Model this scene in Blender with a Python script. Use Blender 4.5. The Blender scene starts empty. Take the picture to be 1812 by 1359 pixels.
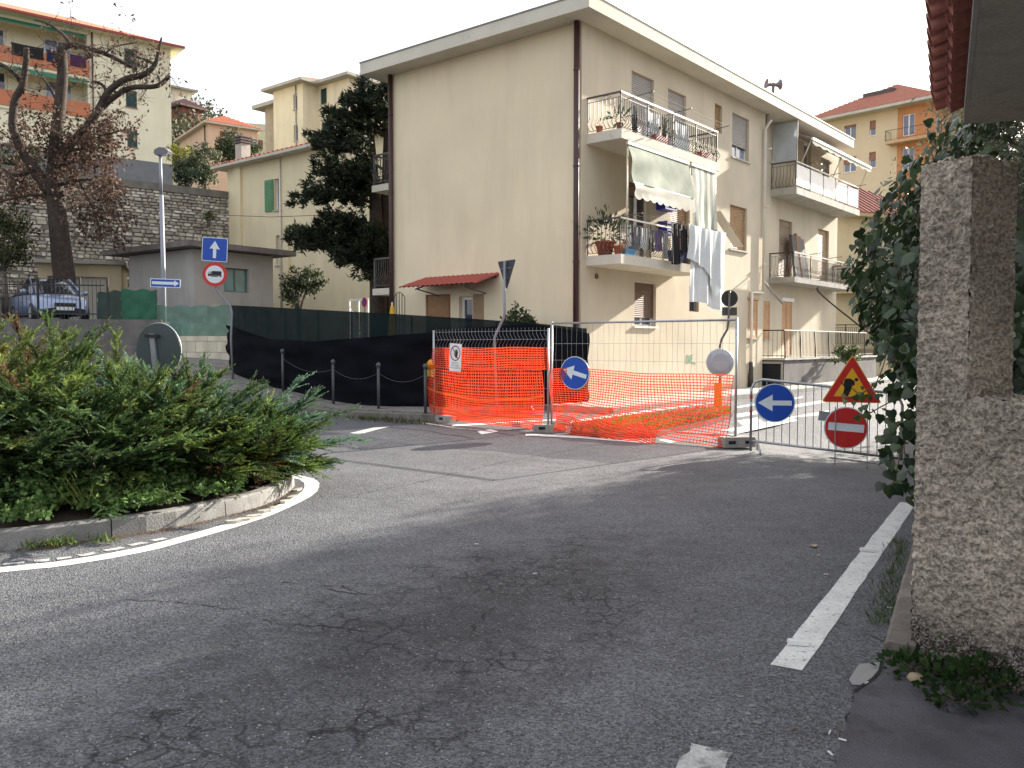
import bpy, math, random
import numpy as np
from mathutils import Vector, Matrix
from mathutils.noise import noise as pnoise
random.seed(7); rng = np.random.default_rng(11)
SC = bpy.context.scene; COL = SC.collection
V3 = Vector; ZV = Vector((0, 0, 1)); rad = math.radians
# ---------------------------------------------------------------- camera, sky, sun, exposure
FPX, CX, CY, EYE, PITCH = 1530.0, 906.0, 679.5, 1.6, rad(2.6)
cam = bpy.data.cameras.new('camera'); camo = bpy.data.objects.new('camera', cam); COL.objects.link(camo)
cam.sensor_width = 36; cam.lens = 36 * FPX / 1812; cam.clip_start = .05; cam.clip_end = 3000
camo.location = (0, 0, EYE); camo.rotation_euler = (rad(90) - PITCH, 0, 0); SC.camera = camo
SUN_AZ, SUN_EL = rad(47.5), rad(21.5)            # azimuth from +Y towards +X
SDIR = V3((math.sin(SUN_AZ) * math.cos(SUN_EL), math.cos(SUN_AZ) * math.cos(SUN_EL), math.sin(SUN_EL)))
world = bpy.data.worlds.new('World'); SC.world = world; world.use_nodes = True
wn = world.node_tree; wn.nodes.clear()
sky = wn.nodes.new('ShaderNodeTexSky'); sky.sky_type = 'NISHITA'; sky.sun_disc = False
sky.sun_elevation = SUN_EL; sky.sun_rotation = SUN_AZ; sky.dust_density = 4.0; sky.air_density = 1.0; sky.ozone_density = 1.0
veil = wn.nodes.new('ShaderNodeMix'); veil.data_type = 'RGBA'; veil.inputs[0].default_value = .62
veil.inputs[7].default_value = (9.6, 9.7, 10.2, 1)   # thin high cloud over the whole sky
bg = wn.nodes.new('ShaderNodeBackground'); bg.inputs[1].default_value = .06
wo = wn.nodes.new('ShaderNodeOutputWorld')
wn.links.new(sky.outputs[0], veil.inputs[6]); wn.links.new(veil.outputs[2], bg.inputs[0]); wn.links.new(bg.outputs[0], wo.inputs[0])
sl = bpy.data.lights.new('sun', 'SUN'); sl.energy = 5.0; sl.angle = rad(.6); sl.color = (1, .93, .82)
so = bpy.data.objects.new('sun', sl); COL.objects.link(so); so.location = (20, 20, 30)
so.rotation_euler = (-SDIR).to_track_quat('-Z', 'Y').to_euler()
SC.view_settings.view_transform = 'Standard'; SC.view_settings.look = 'None'; SC.view_settings.gamma = 1
SC.view_settings.exposure = 1.72; SC.view_settings.use_curve_mapping = False
SC.render.engine = 'CYCLES'; SC.cycles.use_denoising = True; SC.cycles.max_bounces = 6; SC.cycles.transparent_max_bounces = 24
# ---------------------------------------------------------------- pixel helpers (photo pixels 1812 x 1359)
_c, _s = math.cos(PITCH), math.sin(PITCH)
def ray(px, py):
    a, b = (px - CX) / FPX, (CY - py) / FPX
    return V3((a, _c + b * _s, -_s + b * _c))
def at(px, py, Y):
    d = ray(px, py); return V3((0, 0, EYE)) + d * (Y / d.y)
def gd(px, py, z=0.):
    d = ray(px, py); return V3((0, 0, EYE)) + d * ((z - EYE) / d.z)
def elev(x, y):                                   # the side street climbs to the back left
    u = -.8 * x + .6 * y - 15
    e = .135 * (u if u > 1 else (0 if u < -1 else (u + 1) ** 2 / 4))
    if x > 3.2 and 9 < y < 19: k = min(1, (x - 3.2) / 2.2); e -= .21 * k * k * (3 - 2 * k) * min(1, (y - 9) / 2.8) * min(1, (19 - y) / 4)   # the lane falls towards the garden
    return e if e < .8 else .8 + .35 * math.tanh((e - .8) / .35)
def gr(px, py, dz=0.):                            # pixel -> point on the sloping street
    z = dz; p = gd(px, py, z)
    for _ in range(25):
        if p.y > 400 or p.y < 0: break
        z = .5 * z + .5 * (elev(p.x, p.y) + dz); p = gd(px, py, min(z, EYE - .15))
    return p
# ---------------------------------------------------------------- objects
ORG = {}
def tag(o, label=None, cat=None, group=None, kind=None):
    if label: o['label'] = label
    if cat: o['category'] = cat
    if group: o['group'] = group
    if kind: o['kind'] = kind
    return o
def thing(name, label, cat, loc, group=None):
    o = bpy.data.objects.new(name, None); COL.objects.link(o); o.location = loc; o.empty_display_size = .2
    ORG[o] = V3(loc); return tag(o, label, cat, group)
def link(name, me, mats, parent, org):
    for m in (mats if isinstance(mats, (list, tuple)) else [mats]): me.materials.append(m)
    o = bpy.data.objects.new(name, me); COL.objects.link(o)
    o.location = org - (ORG[parent] if parent else V3((0, 0, 0))); o.parent = parent; ORG[o] = V3(org); return o
def piece(name, me, parent, mw):                  # shared-mesh piece with its own world matrix
    o = bpy.data.objects.new(name, me); COL.objects.link(o); o.parent = parent
    o.matrix_local = Matrix.Translation(-(ORG[parent] if parent else V3((0, 0, 0)))) @ mw; ORG[o] = mw.translation.copy(); return o
def frame(c, U, V, N):                            # matrix from axes
    return Matrix(((U[0], V[0], N[0], c[0]), (U[1], V[1], N[1], c[1]), (U[2], V[2], N[2], c[2]), (0, 0, 0, 1)))
class MB:
    def __init__(s): s.v = []; s.f = []; s.m = []
    def add(s, vs, fs, m=0):
        b = len(s.v); s.v += [tuple(p) for p in vs]
        for f in fs: s.f.append([b + i for i in f]); s.m.append(m)
        return s
    def par(s, p, u, v, w, m=0):                  # parallelepiped from a corner
        p, u, v, w = V3(p), V3(u), V3(v), V3(w)
        vs = [p, p + u, p + u + v, p + v]; vs += [q + w for q in vs]
        fs = [[3, 2, 1, 0], [4, 5, 6, 7], [0, 1, 5, 4], [1, 2, 6, 5], [2, 3, 7, 6], [3, 0, 4, 7]]
        if u.cross(v).dot(w) < 0: fs = [f[::-1] for f in fs]
        return s.add(vs, fs, m)
    def box(s, c, sx, sy, sz, U=V3((1, 0, 0)), m=0, V=None):   # centre, full sizes, U horizontal axis
        U = V3(U).normalized(); W = V if V else ZV.cross(U); Zz = U.cross(W)
        return s.par(V3(c) - U * sx / 2 - W * sy / 2 - Zz * sz / 2, U * sx, W * sy, Zz * sz, m)
    def poly(s, pts, m=0): return s.add(pts, [list(range(len(pts)))], m)
    def prism(s, pts, vec, m=0, mside=None):
        n = len(pts); pts = [V3(p) for p in pts]; vec = V3(vec)
        nn = V3((0, 0, 0))
        for i in range(n): nn += pts[i].cross(pts[(i + 1) % n])
        if nn.dot(vec) < 0: pts = pts[::-1]
        b = len(s.v); s.v += [tuple(p) for p in pts] + [tuple(p + vec) for p in pts]
        s.f.append([b + i for i in range(n)][::-1]); s.m.append(m)
        s.f.append([b + n + i for i in range(n)]); s.m.append(m)
        for i in range(n):
            j = (i + 1) % n; s.f.append([b + i, b + j, b + n + j, b + n + i]); s.m.append(m if mside is None else mside)
        return s
    def tube(s, path, r, n=8, m=0, cap=True):
        path = [V3(p) for p in path]; k = len(path); rs = r if isinstance(r, (list, tuple)) else [r] * k
        b = len(s.v); ref = None
        for i, p in enumerate(path):
            t = (path[min(i + 1, k - 1)] - path[max(i - 1, 0)]).normalized()
            if ref is None: ref = t.orthogonal().normalized()
            ref = (ref - t * ref.dot(t)); ref = ref.normalized() if ref.length > 1e-6 else t.orthogonal().normalized()
            w = t.cross(ref)
            for j in range(n):
                a = 2 * math.pi * j / n; s.v.append(tuple(p + (ref * math.cos(a) + w * math.sin(a)) * rs[i]))
        for i in range(k - 1):
            for j in range(n):
                j2 = (j + 1) % n; s.f.append([b + i * n + j, b + i * n + j2, b + (i + 1) * n + j2, b + (i + 1) * n + j]); s.m.append(m)
        if cap:
            s.f.append([b + j for j in range(n)][::-1]); s.m.append(m)
            s.f.append([b + (k - 1) * n + j for j in range(n)]); s.m.append(m)
        return s
    def lathe(s, prof, c, n=24, m=0, A=ZV, U=None):   # prof: (r, h) along axis A
        A = V3(A).normalized(); U = V3(U) if U else A.orthogonal().normalized(); W = A.cross(U); c = V3(c); b = len(s.v)
        for r, h in prof:
            for j in range(n):
                a = 2 * math.pi * j / n; s.v.append(tuple(c + A * h + (U * math.cos(a) + W * math.sin(a)) * r))
        for i in range(len(prof) - 1):
            for j in range(n):
                j2 = (j + 1) % n; s.f.append([b + i * n + j, b + i * n + j2, b + (i + 1) * n + j2, b + (i + 1) * n + j]); s.m.append(m)
        s.f.append([b + j for j in range(n)][::-1]); s.m.append(m)
        k = (len(prof) - 1) * n; s.f.append([b + k + j for j in range(n)]); s.m.append(m)
        return s
    def mesh(s, name, smooth=False, off=V3((0, 0, 0))):
        me = bpy.data.meshes.new(name); me.from_pydata([(a - off.x, b - off.y, c - off.z) for a, b, c in s.v], [], s.f)
        me.polygons.foreach_set('material_index', s.m)
        if smooth: me.polygons.foreach_set('use_smooth', [True] * len(s.f))
        me.update(); return me
    def build(s, name, mats, parent=None, smooth=False, **tg):
        a = np.array(s.v); lo, hi = a.min(0), a.max(0); org = V3((lo + hi) / 2)
        if not parent: org.z = lo[2]
        o = link(name, s.mesh(name, smooth, org), mats, parent, org)
        return tag(o, **tg)
def npmesh(name, V, F, mats, parent=None, col=None, org=None, smooth=False, **tg):
    V = np.asarray(V, dtype=np.float32); F = np.asarray(F, dtype=np.int32); k = F.shape[1]
    if org is None:
        lo, hi = V.min(0), V.max(0); org = V3([float(q) for q in (lo + hi) / 2])
        if not parent: org.z = float(lo[2])
    me = bpy.data.meshes.new(name); me.vertices.add(len(V)); me.vertices.foreach_set('co', (V - np.array(org, dtype=np.float32)).ravel())
    me.loops.add(F.size); me.loops.foreach_set('vertex_index', F.ravel())
    me.polygons.add(len(F)); me.polygons.foreach_set('loop_start', np.arange(len(F), dtype=np.int32) * k)
    me.polygons.foreach_set('loop_total', np.full(len(F), k, dtype=np.int32))
    if smooth: me.polygons.foreach_set('use_smooth', np.ones(len(F), dtype=bool))
    if col is not None:
        at_ = me.color_attributes.new('tint', 'FLOAT_COLOR', 'POINT')
        c4 = np.ones((len(V), 4), dtype=np.float32); c4[:, :3] = col; at_.data.foreach_set('color', c4.ravel())
    me.update(calc_edges=True); o = link(name, me, mats, parent, org); return tag(o, **tg)
def text_mesh(mb, s, c, U, V, size, m=0, depth=.001):
    cu = bpy.data.curves.new('t', 'FONT'); cu.body = s; cu.size = size; cu.align_x = 'CENTER'; cu.align_y = 'CENTER'
    o = bpy.data.objects.new('t', cu); COL.objects.link(o); bpy.context.view_layer.update()
    me = o.evaluated_get(bpy.context.evaluated_depsgraph_get()).to_mesh()
    N = V3(U).cross(V3(V))
    mb.add([V3(c) + V3(U) * v.co.x + V3(V) * v.co.y + N * depth for v in me.vertices], [list(p.vertices) for p in me.polygons], m)
    bpy.data.objects.remove(o); bpy.data.curves.remove(cu)
# ---------------------------------------------------------------- materials
MT = {}
def NN(nt, t, **kw):
    n = nt.nodes.new('ShaderNode' + t)
    for k, v in kw.items(): setattr(n, k, v)
    return n
def srgb(r, g, b):
    f = lambda c: (c / 255 / 12.92) if c / 255 < .04045 else ((c / 255 + .055) / 1.055) ** 2.4
    return (f(r), f(g), f(b))
def mat(name, col, rough=.75, var=.12, sc=2.5, fine=.08, fsc=60, bump=.0, bsc=80, metal=0., spec=.4, streak=0., strk_col=None, trl=0., alpha=1., tint=False, blot=None, world_co=False, coat=0.):
    if name in MT: return MT[name]
    m = bpy.data.materials.new(name); m.use_nodes = True; nt = m.node_tree; nt.nodes.clear(); L = nt.links.new
    out = NN(nt, 'OutputMaterial'); p = NN(nt, 'BsdfPrincipled'); tc = NN(nt, 'TexCoord')
    co = NN(nt, 'NewGeometry').outputs['Position'] if world_co else tc.outputs['Object']
    p.inputs['Roughness'].default_value = rough; p.inputs['Metallic'].default_value = metal; p.inputs['Specular IOR Level'].default_value = spec
    p.inputs['Coat Weight'].default_value = coat
    n1 = NN(nt, 'TexNoise'); n1.inputs['Scale'].default_value = sc; n1.inputs['Detail'].default_value = 5; L(co, n1.inputs['Vector'])
    n2 = NN(nt, 'TexNoise'); n2.inputs['Scale'].default_value = fsc; n2.inputs['Detail'].default_value = 3; L(co, n2.inputs['Vector'])
    def mr(src, a, b):
        q = NN(nt, 'MapRange'); q.inputs['From Min'].default_value = .3; q.inputs['From Max'].default_value = .7
        q.inputs['To Min'].default_value = a; q.inputs['To Max'].default_value = b; L(src, q.inputs['Value']); return q.outputs[0]
    mu = NN(nt, 'Math', operation='MULTIPLY'); L(mr(n1.outputs[0], 1 - var, 1 + var), mu.inputs[0]); L(mr(n2.outputs[0], 1 - fine, 1 + fine), mu.inputs[1]); f = mu.outputs[0]
    base = NN(nt, 'VectorMath', operation='SCALE')
    if tint:
        a = NN(nt, 'Attribute'); a.attribute_name = 'tint'; L(a.outputs['Color'], base.inputs[0])
    else: base.inputs[0].default_value = col
    L(f, base.inputs['Scale']); c = base.outputs[0]
    def mixc(fac, ca, cb):
        q = NN(nt, 'Mix', data_type='RGBA'); L(fac, q.inputs[0]); L(ca, q.inputs[6]); q.inputs[7].default_value = (*cb, 1); return q.outputs[2]
    if streak:
        mp = NN(nt, 'Mapping'); mp.inputs['Scale'].default_value = (1.1, 1.1, .16); L(co, mp.inputs['Vector'])
        n3 = NN(nt, 'TexNoise'); n3.inputs['Scale'].default_value = 1.6; n3.inputs['Detail'].default_value = 6; L(mp.outputs[0], n3.inputs['Vector'])
        q = NN(nt, 'MapRange'); q.inputs['From Min'].default_value = .48; q.inputs['From Max'].default_value = .78; q.inputs['To Max'].default_value = streak; L(n3.outputs[0], q.inputs['Value'])
        c = mixc(q.outputs[0], c, strk_col or tuple(x * .45 for x in col))
    if blot:                                        # (colour, scale, threshold, strength)
        n4 = NN(nt, 'TexNoise'); n4.inputs['Scale'].default_value = blot[1]; n4.inputs['Detail'].default_value = 7; n4.inputs['Roughness'].default_value = .65; L(co, n4.inputs['Vector'])
        q = NN(nt, 'MapRange'); q.inputs['From Min'].default_value = blot[2]; q.inputs['From Max'].default_value = blot[2] + .12; q.inputs['To Max'].default_value = blot[3]; L(n4.outputs[0], q.inputs['Value'])
        c = mixc(q.outputs[0], c, blot[0])
    L(c, p.inputs['Base Color'])
    if bump:
        n5 = NN(nt, 'TexNoise'); n5.inputs['Scale'].default_value = bsc; n5.inputs['Detail'].default_value = 4; L(co, n5.inputs['Vector'])
        b = NN(nt, 'Bump'); b.inputs['Strength'].default_value = bump; b.inputs['Distance'].default_value = .02; L(n5.outputs[0], b.inputs['Height']); L(b.outputs[0], p.inputs['Normal'])
    sh = p.outputs[0]
    if trl:
        t = NN(nt, 'BsdfTranslucent'); L(c, t.inputs['Color']); q = NN(nt, 'MixShader'); q.inputs[0].default_value = trl; L(sh, q.inputs[1]); L(t.outputs[0], q.inputs[2]); sh = q.outputs[0]
    if alpha < 1:
        t = NN(nt, 'BsdfTransparent'); q = NN(nt, 'MixShader'); q.inputs[0].default_value = alpha; L(t.outputs[0], q.inputs[1]); L(sh, q.inputs[2]); sh = q.outputs[0]
    L(sh, out.inputs[0]); MT[name] = m; return m
def glass(name, col, rough=.04):
    return mat(name, col, rough=rough, var=.25, sc=1.2, fine=.05, spec=.9)
# plaster and masonry
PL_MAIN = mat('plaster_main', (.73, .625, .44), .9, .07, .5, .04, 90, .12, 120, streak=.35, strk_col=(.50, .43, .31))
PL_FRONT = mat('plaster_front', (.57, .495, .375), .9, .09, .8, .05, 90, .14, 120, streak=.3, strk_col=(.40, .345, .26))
PL_SOFF = mat('soffit', (.58, .54, .45), .85, .08, 1.2, .04, 60, blot=((.33, .29, .22), 3.0, .6, .5))
CONC = mat('concrete', (.33, .31, .28), .9, .18, 2.2, .12, 60, .25, 60, blot=((.16, .15, .13), 2.0, .58, .6))
CONC_D = mat('concrete_dark', (.135, .125, .12), .92, .25, 1.5, .1, 50, .25, 60, blot=((.07, .07, .068), 1.4, .55, .7))
CONC_L = mat('concrete_light', (.46, .44, .38), .9, .12, 2, .08, 50, .2, 50, streak=.5, strk_col=(.2, .19, .17))
BROWN_PIPE = mat('pipe_brown', (.055, .026, .024), .45, .1)
PIPE_W = mat('pipe_white', (.66, .62, .54), .5, .06)
STEEL = mat('galvanised', (.36, .37, .38), .45, .15, 6, .1, 80, metal=.7)
STEEL_D = mat('steel_grey', (.15, .155, .165), .5, .12, 5, metal=.3)
IRON = mat('iron_black', (.02, .02, .022), .5, .2)
RAIL_W = mat('rail_white', (.62, .60, .55), .5, .1)
RAIL_G = mat('rail_grey', (.10, .095, .09), .5, .2, 8)
WHITE = mat('white_paint', (.78, .77, .74), .45, .05)
GLS = glass('window_glass', (.045, .055, .075)); GLS_B = glass('window_glass_sky', (.22, .26, .34), .1)
SHUT_L = mat('shutter_grey', (.36, .33, .305), .6, .06, 3, .06, 30)
SHUT_B = mat('shutter_brown', (.34, .205, .10), .65, .16, 4, .15, 40)
SHUT_DK = mat('shutter_dark', (.17, .105, .075), .65, .15, 4)
WOOD = mat('wood_brown', (.27, .14, .06), .6, .15, 5, .1, 50)
SHUT_O = mat('shutter_orange', (.50, .28, .13), .6, .08, 4)
GREEN_SH = mat('shutter_green', (.10, .26, .12), .6, .1); DGREEN_SH = mat('shutter_dark_green', (.018, .055, .05), .6, .12)
DARK = mat('dark_interior', (.012, .012, .014), .8)
TILE = mat('roof_tile', (.36, .13, .075), .85, .2, 3, .18, 18, .2, 30, blot=((.15, .08, .055), 3, .58, .6))
TILE_R = mat('tile_red', (.30, .055, .042), .6, .12, 4, .08, 30)
BLACK = mat('black_plastic', (.012, .012, .013), .6)
# ---------------------------------------------------------------- facades
class Fac:
    def __init__(s, O, U, N): s.O, s.U, s.N = V3(O), V3(U).normalized(), V3(N).normalized()
    def P(s, t, h, off=0.): return s.O + s.U * t + s.N * off + ZV * h
    def uv(s, px, py, off=0.):
        d = ray(px, py); e = V3((0, 0, EYE)); k = (s.O + s.N * off - e).dot(s.N) / d.dot(s.N); q = e + d * k - s.O
        return q.dot(s.U), q.z
    def rect(s, x0, y0, x1, y1, off=0.):      # y0/y1: top and bottom at the left edge x0
        t0, h1 = s.uv(x0, y0, off); _, h0 = s.uv(x0, y1, off); t1, _ = s.uv(x1, y0, off); return min(t0, t1), max(t0, t1), h0, h1
    def wall(s, mb, t0, t1, h0, h1, ops=(), depth=.2, m=0, off=0.):
        ts = sorted({t0, t1, *[o[0] for o in ops], *[o[1] for o in ops]}); hs = sorted({h0, h1, *[o[2] for o in ops], *[o[3] for o in ops]})
        ts = [t for t in ts if t0 <= t <= t1]; hs = [h for h in hs if h0 <= h <= h1]
        flip = s.U.cross(ZV).dot(s.N) < 0
        def q(a, b, c, d): mb.add([a, b, c, d][::-1] if flip else [a, b, c, d], [[0, 1, 2, 3]], m)
        for i in range(len(ts) - 1):
            for j in range(len(hs) - 1):
                a, b = (ts[i] + ts[i + 1]) / 2, (hs[j] + hs[j + 1]) / 2
                if any(o[0] < a < o[1] and o[2] < b < o[3] for o in ops): continue
                q(s.P(ts[i], hs[j], off), s.P(ts[i + 1], hs[j], off), s.P(ts[i + 1], hs[j + 1], off), s.P(ts[i], hs[j + 1], off))
        for o in ops:
            A = [s.P(o[0], o[2], off), s.P(o[1], o[2], off), s.P(o[1], o[3], off), s.P(o[0], o[3], off)]; B = [p - s.N * depth for p in A]
            for i in range(4): j = (i + 1) % 4; q(A[j], A[i], B[i], B[j])
            q(*B)
    def bx(s, mb, t0, t1, h0, h1, o0, o1, m=0): mb.par(s.P(t0, h0, o0), s.U * (t1 - t0), ZV * (h1 - h0), s.N * (o1 - o0), m)
def slats(mb, f, t0, t1, h0, h1, off, pitch=.055, amp=.012, m=0):
    n = max(2, int(round((h1 - h0) / pitch))); p = (h1 - h0) / n; b = len(mb.v); flip = f.U.cross(ZV).dot(f.N) < 0
    prof = []
    for i in range(n): prof += [(h1 - i * p, off), (h1 - (i + .78) * p, off + amp), (h1 - (i + .9) * p, off - amp * .5)]
    prof.append((h0, off))
    for h, o in prof: mb.v += [tuple(f.P(t0, h, o)), tuple(f.P(t1, h, o))]
    for i in range(len(prof) - 1):
        q = [b + 2 * i, b + 2 * i + 2, b + 2 * i + 3, b + 2 * i + 1]; mb.f.append(q[::-1] if flip else q); mb.m.append(m)
    f.bx(mb, t0, t1, h0, h1, off - .04, off - .025, m)
def window(par, f, op, dep=.2, shut=None, leaf=2, frm=WHITE, pane=GLS, sill=None, fw=.05, louv=None, name='window', off=0., shut_l=None):
    t0, t1, h0, h1 = op; mb = MB(); o = off - dep + .012
    f.bx(mb, t0, t0 + fw, h0, h1, o, o + .05); f.bx(mb, t1 - fw, t1, h0, h1, o, o + .05)
    f.bx(mb, t0 + fw, t1 - fw, h0, h0 + fw, o, o + .05); f.bx(mb, t0 + fw, t1 - fw, h1 - fw, h1, o, o + .05)
    for k in range(1, leaf): c = t0 + (t1 - t0) * k / leaf; f.bx(mb, c - fw * .7, c + fw * .7, h0 + fw, h1 - fw, o, o + .048)
    w = mb.build(name, frm, par)
    mb = MB(); f.bx(mb, t0 + fw * .6, t1 - fw * .6, h0 + fw * .6, h1 - fw * .6, o + .012, o + .02); mb.build('pane', pane, w)
    if shut:
        fr, sm = shut; mb = MB(); slats(mb, f, t0 + .01, t1 - .01, h1 - (h1 - h0) * fr, h1 - .005, o + .1); s_ = mb.build('roller_shutter', sm, w)
        if shut_l: s_['label'] = shut_l
    if louv:
        n, sm = louv
        for k in range(n):
            a, b = t0 + (t1 - t0) * k / n + .012, t0 + (t1 - t0) * (k + 1) / n - .012; mb = MB(); oo = o + .1
            for (x0, x1) in ((a, a + .06), (b - .06, b)): f.bx(mb, x0, x1, h0 + .01, h1 - .01, oo, oo + .035)
            for (y0, y1) in ((h0 + .01, h0 + .1), (h1 - .1, h1 - .01)): f.bx(mb, a + .06, b - .06, y0, y1, oo, oo + .034)
            slats(mb, f, a + .06, b - .06, h0 + .1, h1 - .1, oo + .02, .05, .012); mb.build('shutter_leaf', sm, w)
    if sill:
        mb = MB(); f.bx(mb, t0 - .06, t1 + .06, h0 - .05, h0 + .004, off - dep * .5, off + .06); mb.build('sill', sill, w)
    return w
def balus_mesh(style, h=.82):
    mb = MB()
    if style == 'belly': pth = [(0, 0, h), (0, 0, .62 * h), (0, .02, .42 * h), (0, .13, .2 * h), (0, .10, .1 * h), (0, 0, 0)]
    else: pth = [(0, 0, h), (0, 0, 0)]
    mb.tube(pth, .0095, 5); return mb.mesh('baluster')
def balcony(par, f, t0, t1, h, dep, style='belly', slab=PL_SOFF, railm=RAIL_G, topm=None, th=.2, rh=.98, sp=.115, sides='LR', panels=None, topf=None):
    mb = MB(); f.bx(mb, t0, t1, h - th, h, -.02, dep); b = mb.build('balcony', slab, par)
    runs = [(f.P(t0 + .05, h, dep - .06), f.P(t1 - .05, h, dep - .06), f.N)]
    if 'L' in sides: runs.append((f.P(t0 + .05, h, 0.02), f.P(t0 + .05, h, dep - .06), -f.U))
    if 'R' in sides: runs.append((f.P(t1 - .05, h, dep - .06), f.P(t1 - .05, h, 0.02), f.U))
    bm = None
    for k, (A, B, o) in enumerate(runs):
        d = (B - A).normalized(); Ln = (B - A).length; mb = MB()
        tm = MB(); tm.box((A + B) / 2 + ZV * (rh - .02), Ln + .04, .05, .04, d)
        if k == 0: tm.build('handrail', topf or railm, b)
        else: tm.build('handrail', topm or railm, b)
        mb.box((A + B) / 2 + ZV * (rh - .14), Ln, .012, .014, d); mb.box((A + B) / 2 + ZV * .06, Ln, .012, .014, d)
        n = max(1, int(round(Ln / 1.5)))
        for i in range(n + 1): mb.box(A + d * (Ln * i / n) + ZV * (rh / 2 - .03), .028, .028, rh - .02, d)
        mb.build('rail_frame', railm, b)
        if panels and k == 0:
            for i in range(panels):
                a, c = A + d * (Ln * i / panels + .06), A + d * (Ln * (i + 1) / panels - .06); q = MB(); q.box((a + c) / 2 + ZV * .46 + o * .012, (c - a).length, .012, .74, d); q.build('rail_panel', WHITE, b)
            continue
        if bm is None: bm = balus_mesh(style, rh - .2); bm.materials.append(railm)
        m_ = int(Ln / sp)
        for i in range(m_):
            p = A + d * (Ln * (i + .5) / m_) + ZV * .06; piece('baluster', bm, b, frame(p, d, o, ZV) if d.cross(o).dot(ZV) > 0 else frame(p, -d, o, ZV))
    return b
# ================================================================ ground, road, markings
def asphalt():
    m = bpy.data.materials.new('asphalt'); m.use_nodes = True; nt = m.node_tree; nt.nodes.clear(); L = nt.links.new
    out = NN(nt, 'OutputMaterial'); p = NN(nt, 'BsdfPrincipled'); co = NN(nt, 'NewGeometry').outputs['Position']; L(p.outputs[0], out.inputs[0])
    def noise(s, d=4, r=.5):
        n = NN(nt, 'TexNoise'); n.inputs['Scale'].default_value = s; n.inputs['Detail'].default_value = d; n.inputs['Roughness'].default_value = r; L(co, n.inputs['Vector']); return n.outputs[0]
    def rng_(x, a, b, c, d):
        q = NN(nt, 'MapRange'); q.inputs[1].default_value, q.inputs[2].default_value, q.inputs[3].default_value, q.inputs[4].default_value = a, b, c, d; L(x, q.inputs[0]); return q.outputs[0]
    def mul(a, b):
        q = NN(nt, 'Math', operation='MULTIPLY'); L(a, q.inputs[0]); L(b, q.inputs[1]); return q.outputs[0]
    v = NN(nt, 'TexVoronoi'); v.inputs['Scale'].default_value = 95; L(co, v.inputs['Vector'])
    v2 = NN(nt, 'TexVoronoi'); v2.inputs['Scale'].default_value = 120; L(co, v2.inputs['Vector'])
    sep = NN(nt, 'SeparateColor'); L(v.outputs['Color'], sep.inputs[0])
    stones = rng_(sep.outputs[0], 0, 1, .42, 1.7)
    sep2 = NN(nt, 'SeparateColor'); L(v2.outputs['Color'], sep2.inputs[0]); chips = rng_(sep2.outputs[1], .984, .989, 0, 1)
    big = rng_(noise(.35, 6, .6), .3, .7, .8, 1.22); mid = rng_(noise(2.2, 6, .65), .3, .7, .86, 1.14); fine = rng_(noise(160, 2), .3, .7, .7, 1.3)
    f = mul(mul(stones, big), mul(mid, fine))
    # oily stain with cracked surface, stretched along the lane
    mp = NN(nt, 'Mapping'); mp.vector_type = 'TEXTURE'; mp.inputs['Location'].default_value = (-.25, 5.0, 0); mp.inputs['Rotation'].default_value = (0, 0, rad(58)); mp.inputs['Scale'].default_value = (2.3, .85, 5); L(co, mp.inputs['Vector'])
    ln = NN(nt, 'VectorMath', operation='LENGTH'); L(mp.outputs[0], ln.inputs[0])
    ad = NN(nt, 'Math', operation='ADD'); L(ln.outputs['Value'], ad.inputs[0]); L(rng_(noise(3.0, 7, .7), .3, .7, -.55, .55), ad.inputs[1])
    f = mul(f, rng_(ad.outputs[0], .2, 1.4, .42, 1))
    # net of hairline cracks
    vc = NN(nt, 'TexVoronoi', feature='DISTANCE_TO_EDGE'); vc.inputs['Scale'].default_value = 5.5
    nw = NN(nt, 'TexNoise'); nw.inputs['Scale'].default_value = 5; nw.inputs['Detail'].default_value = 6; L(co, nw.inputs['Vector'])
    va = NN(nt, 'VectorMath', operation='MULTIPLY_ADD'); L(nw.outputs['Color'], va.inputs[0]); va.inputs[1].default_value = (.22, .22, .22); L(co, va.inputs[2]); L(va.outputs[0], vc.inputs['Vector'])
    ck = rng_(vc.outputs['Distance'], 0, .07, .12, 1); m1_ = rng_(ad.outputs[0], .7, 1.5, 1, 0); m2_ = rng_(noise(1.1, 5), .42, .56, 0, 1); msk = mul(m1_, m2_)
    mx = NN(nt, 'Mix'); L(msk, mx.inputs[0]); mx.inputs[2].default_value = 1; L(ck, mx.inputs[3]); f = mul(f, mx.outputs[0])
    base = NN(nt, 'VectorMath', operation='SCALE'); base.inputs[0].default_value = (.098, .100, .107); L(f, base.inputs['Scale'])
    c = NN(nt, 'Mix', data_type='RGBA'); L(chips, c.inputs[0]); L(base.outputs[0], c.inputs[6]); c.inputs[7].default_value = (.26, .26, .26, 1); L(c.outputs[2], p.inputs['Base Color'])
    p.inputs['Roughness'].default_value = .66; p.inputs['Specular IOR Level'].default_value = .22
    b = NN(nt, 'Bump'); b.inputs['Strength'].default_value = .75; b.inputs['Distance'].default_value = .012; L(v.outputs['Distance'], b.inputs['Height'])
    b2 = NN(nt, 'Bump'); b2.inputs['Strength'].default_value = .3; b2.inputs['Distance'].default_value = .05; L(noise(9, 6, .6), b2.inputs['Height']); L(b.outputs[0], b2.inputs['Normal']); L(b2.outputs[0], p.inputs['Normal'])
    return m
ASPH = asphalt()
EARTH = mat('earth', (.07, .06, .035), .95, .3, .15, .2, 3, blot=((.035, .055, .02), .3, .45, .8))
PAINT = mat('road_paint', (.60, .60, .57), .75, .1, 6, .16, 90, .3, 120, blot=((.085, .087, .092), 26, .56, .9), world_co=True)
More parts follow.
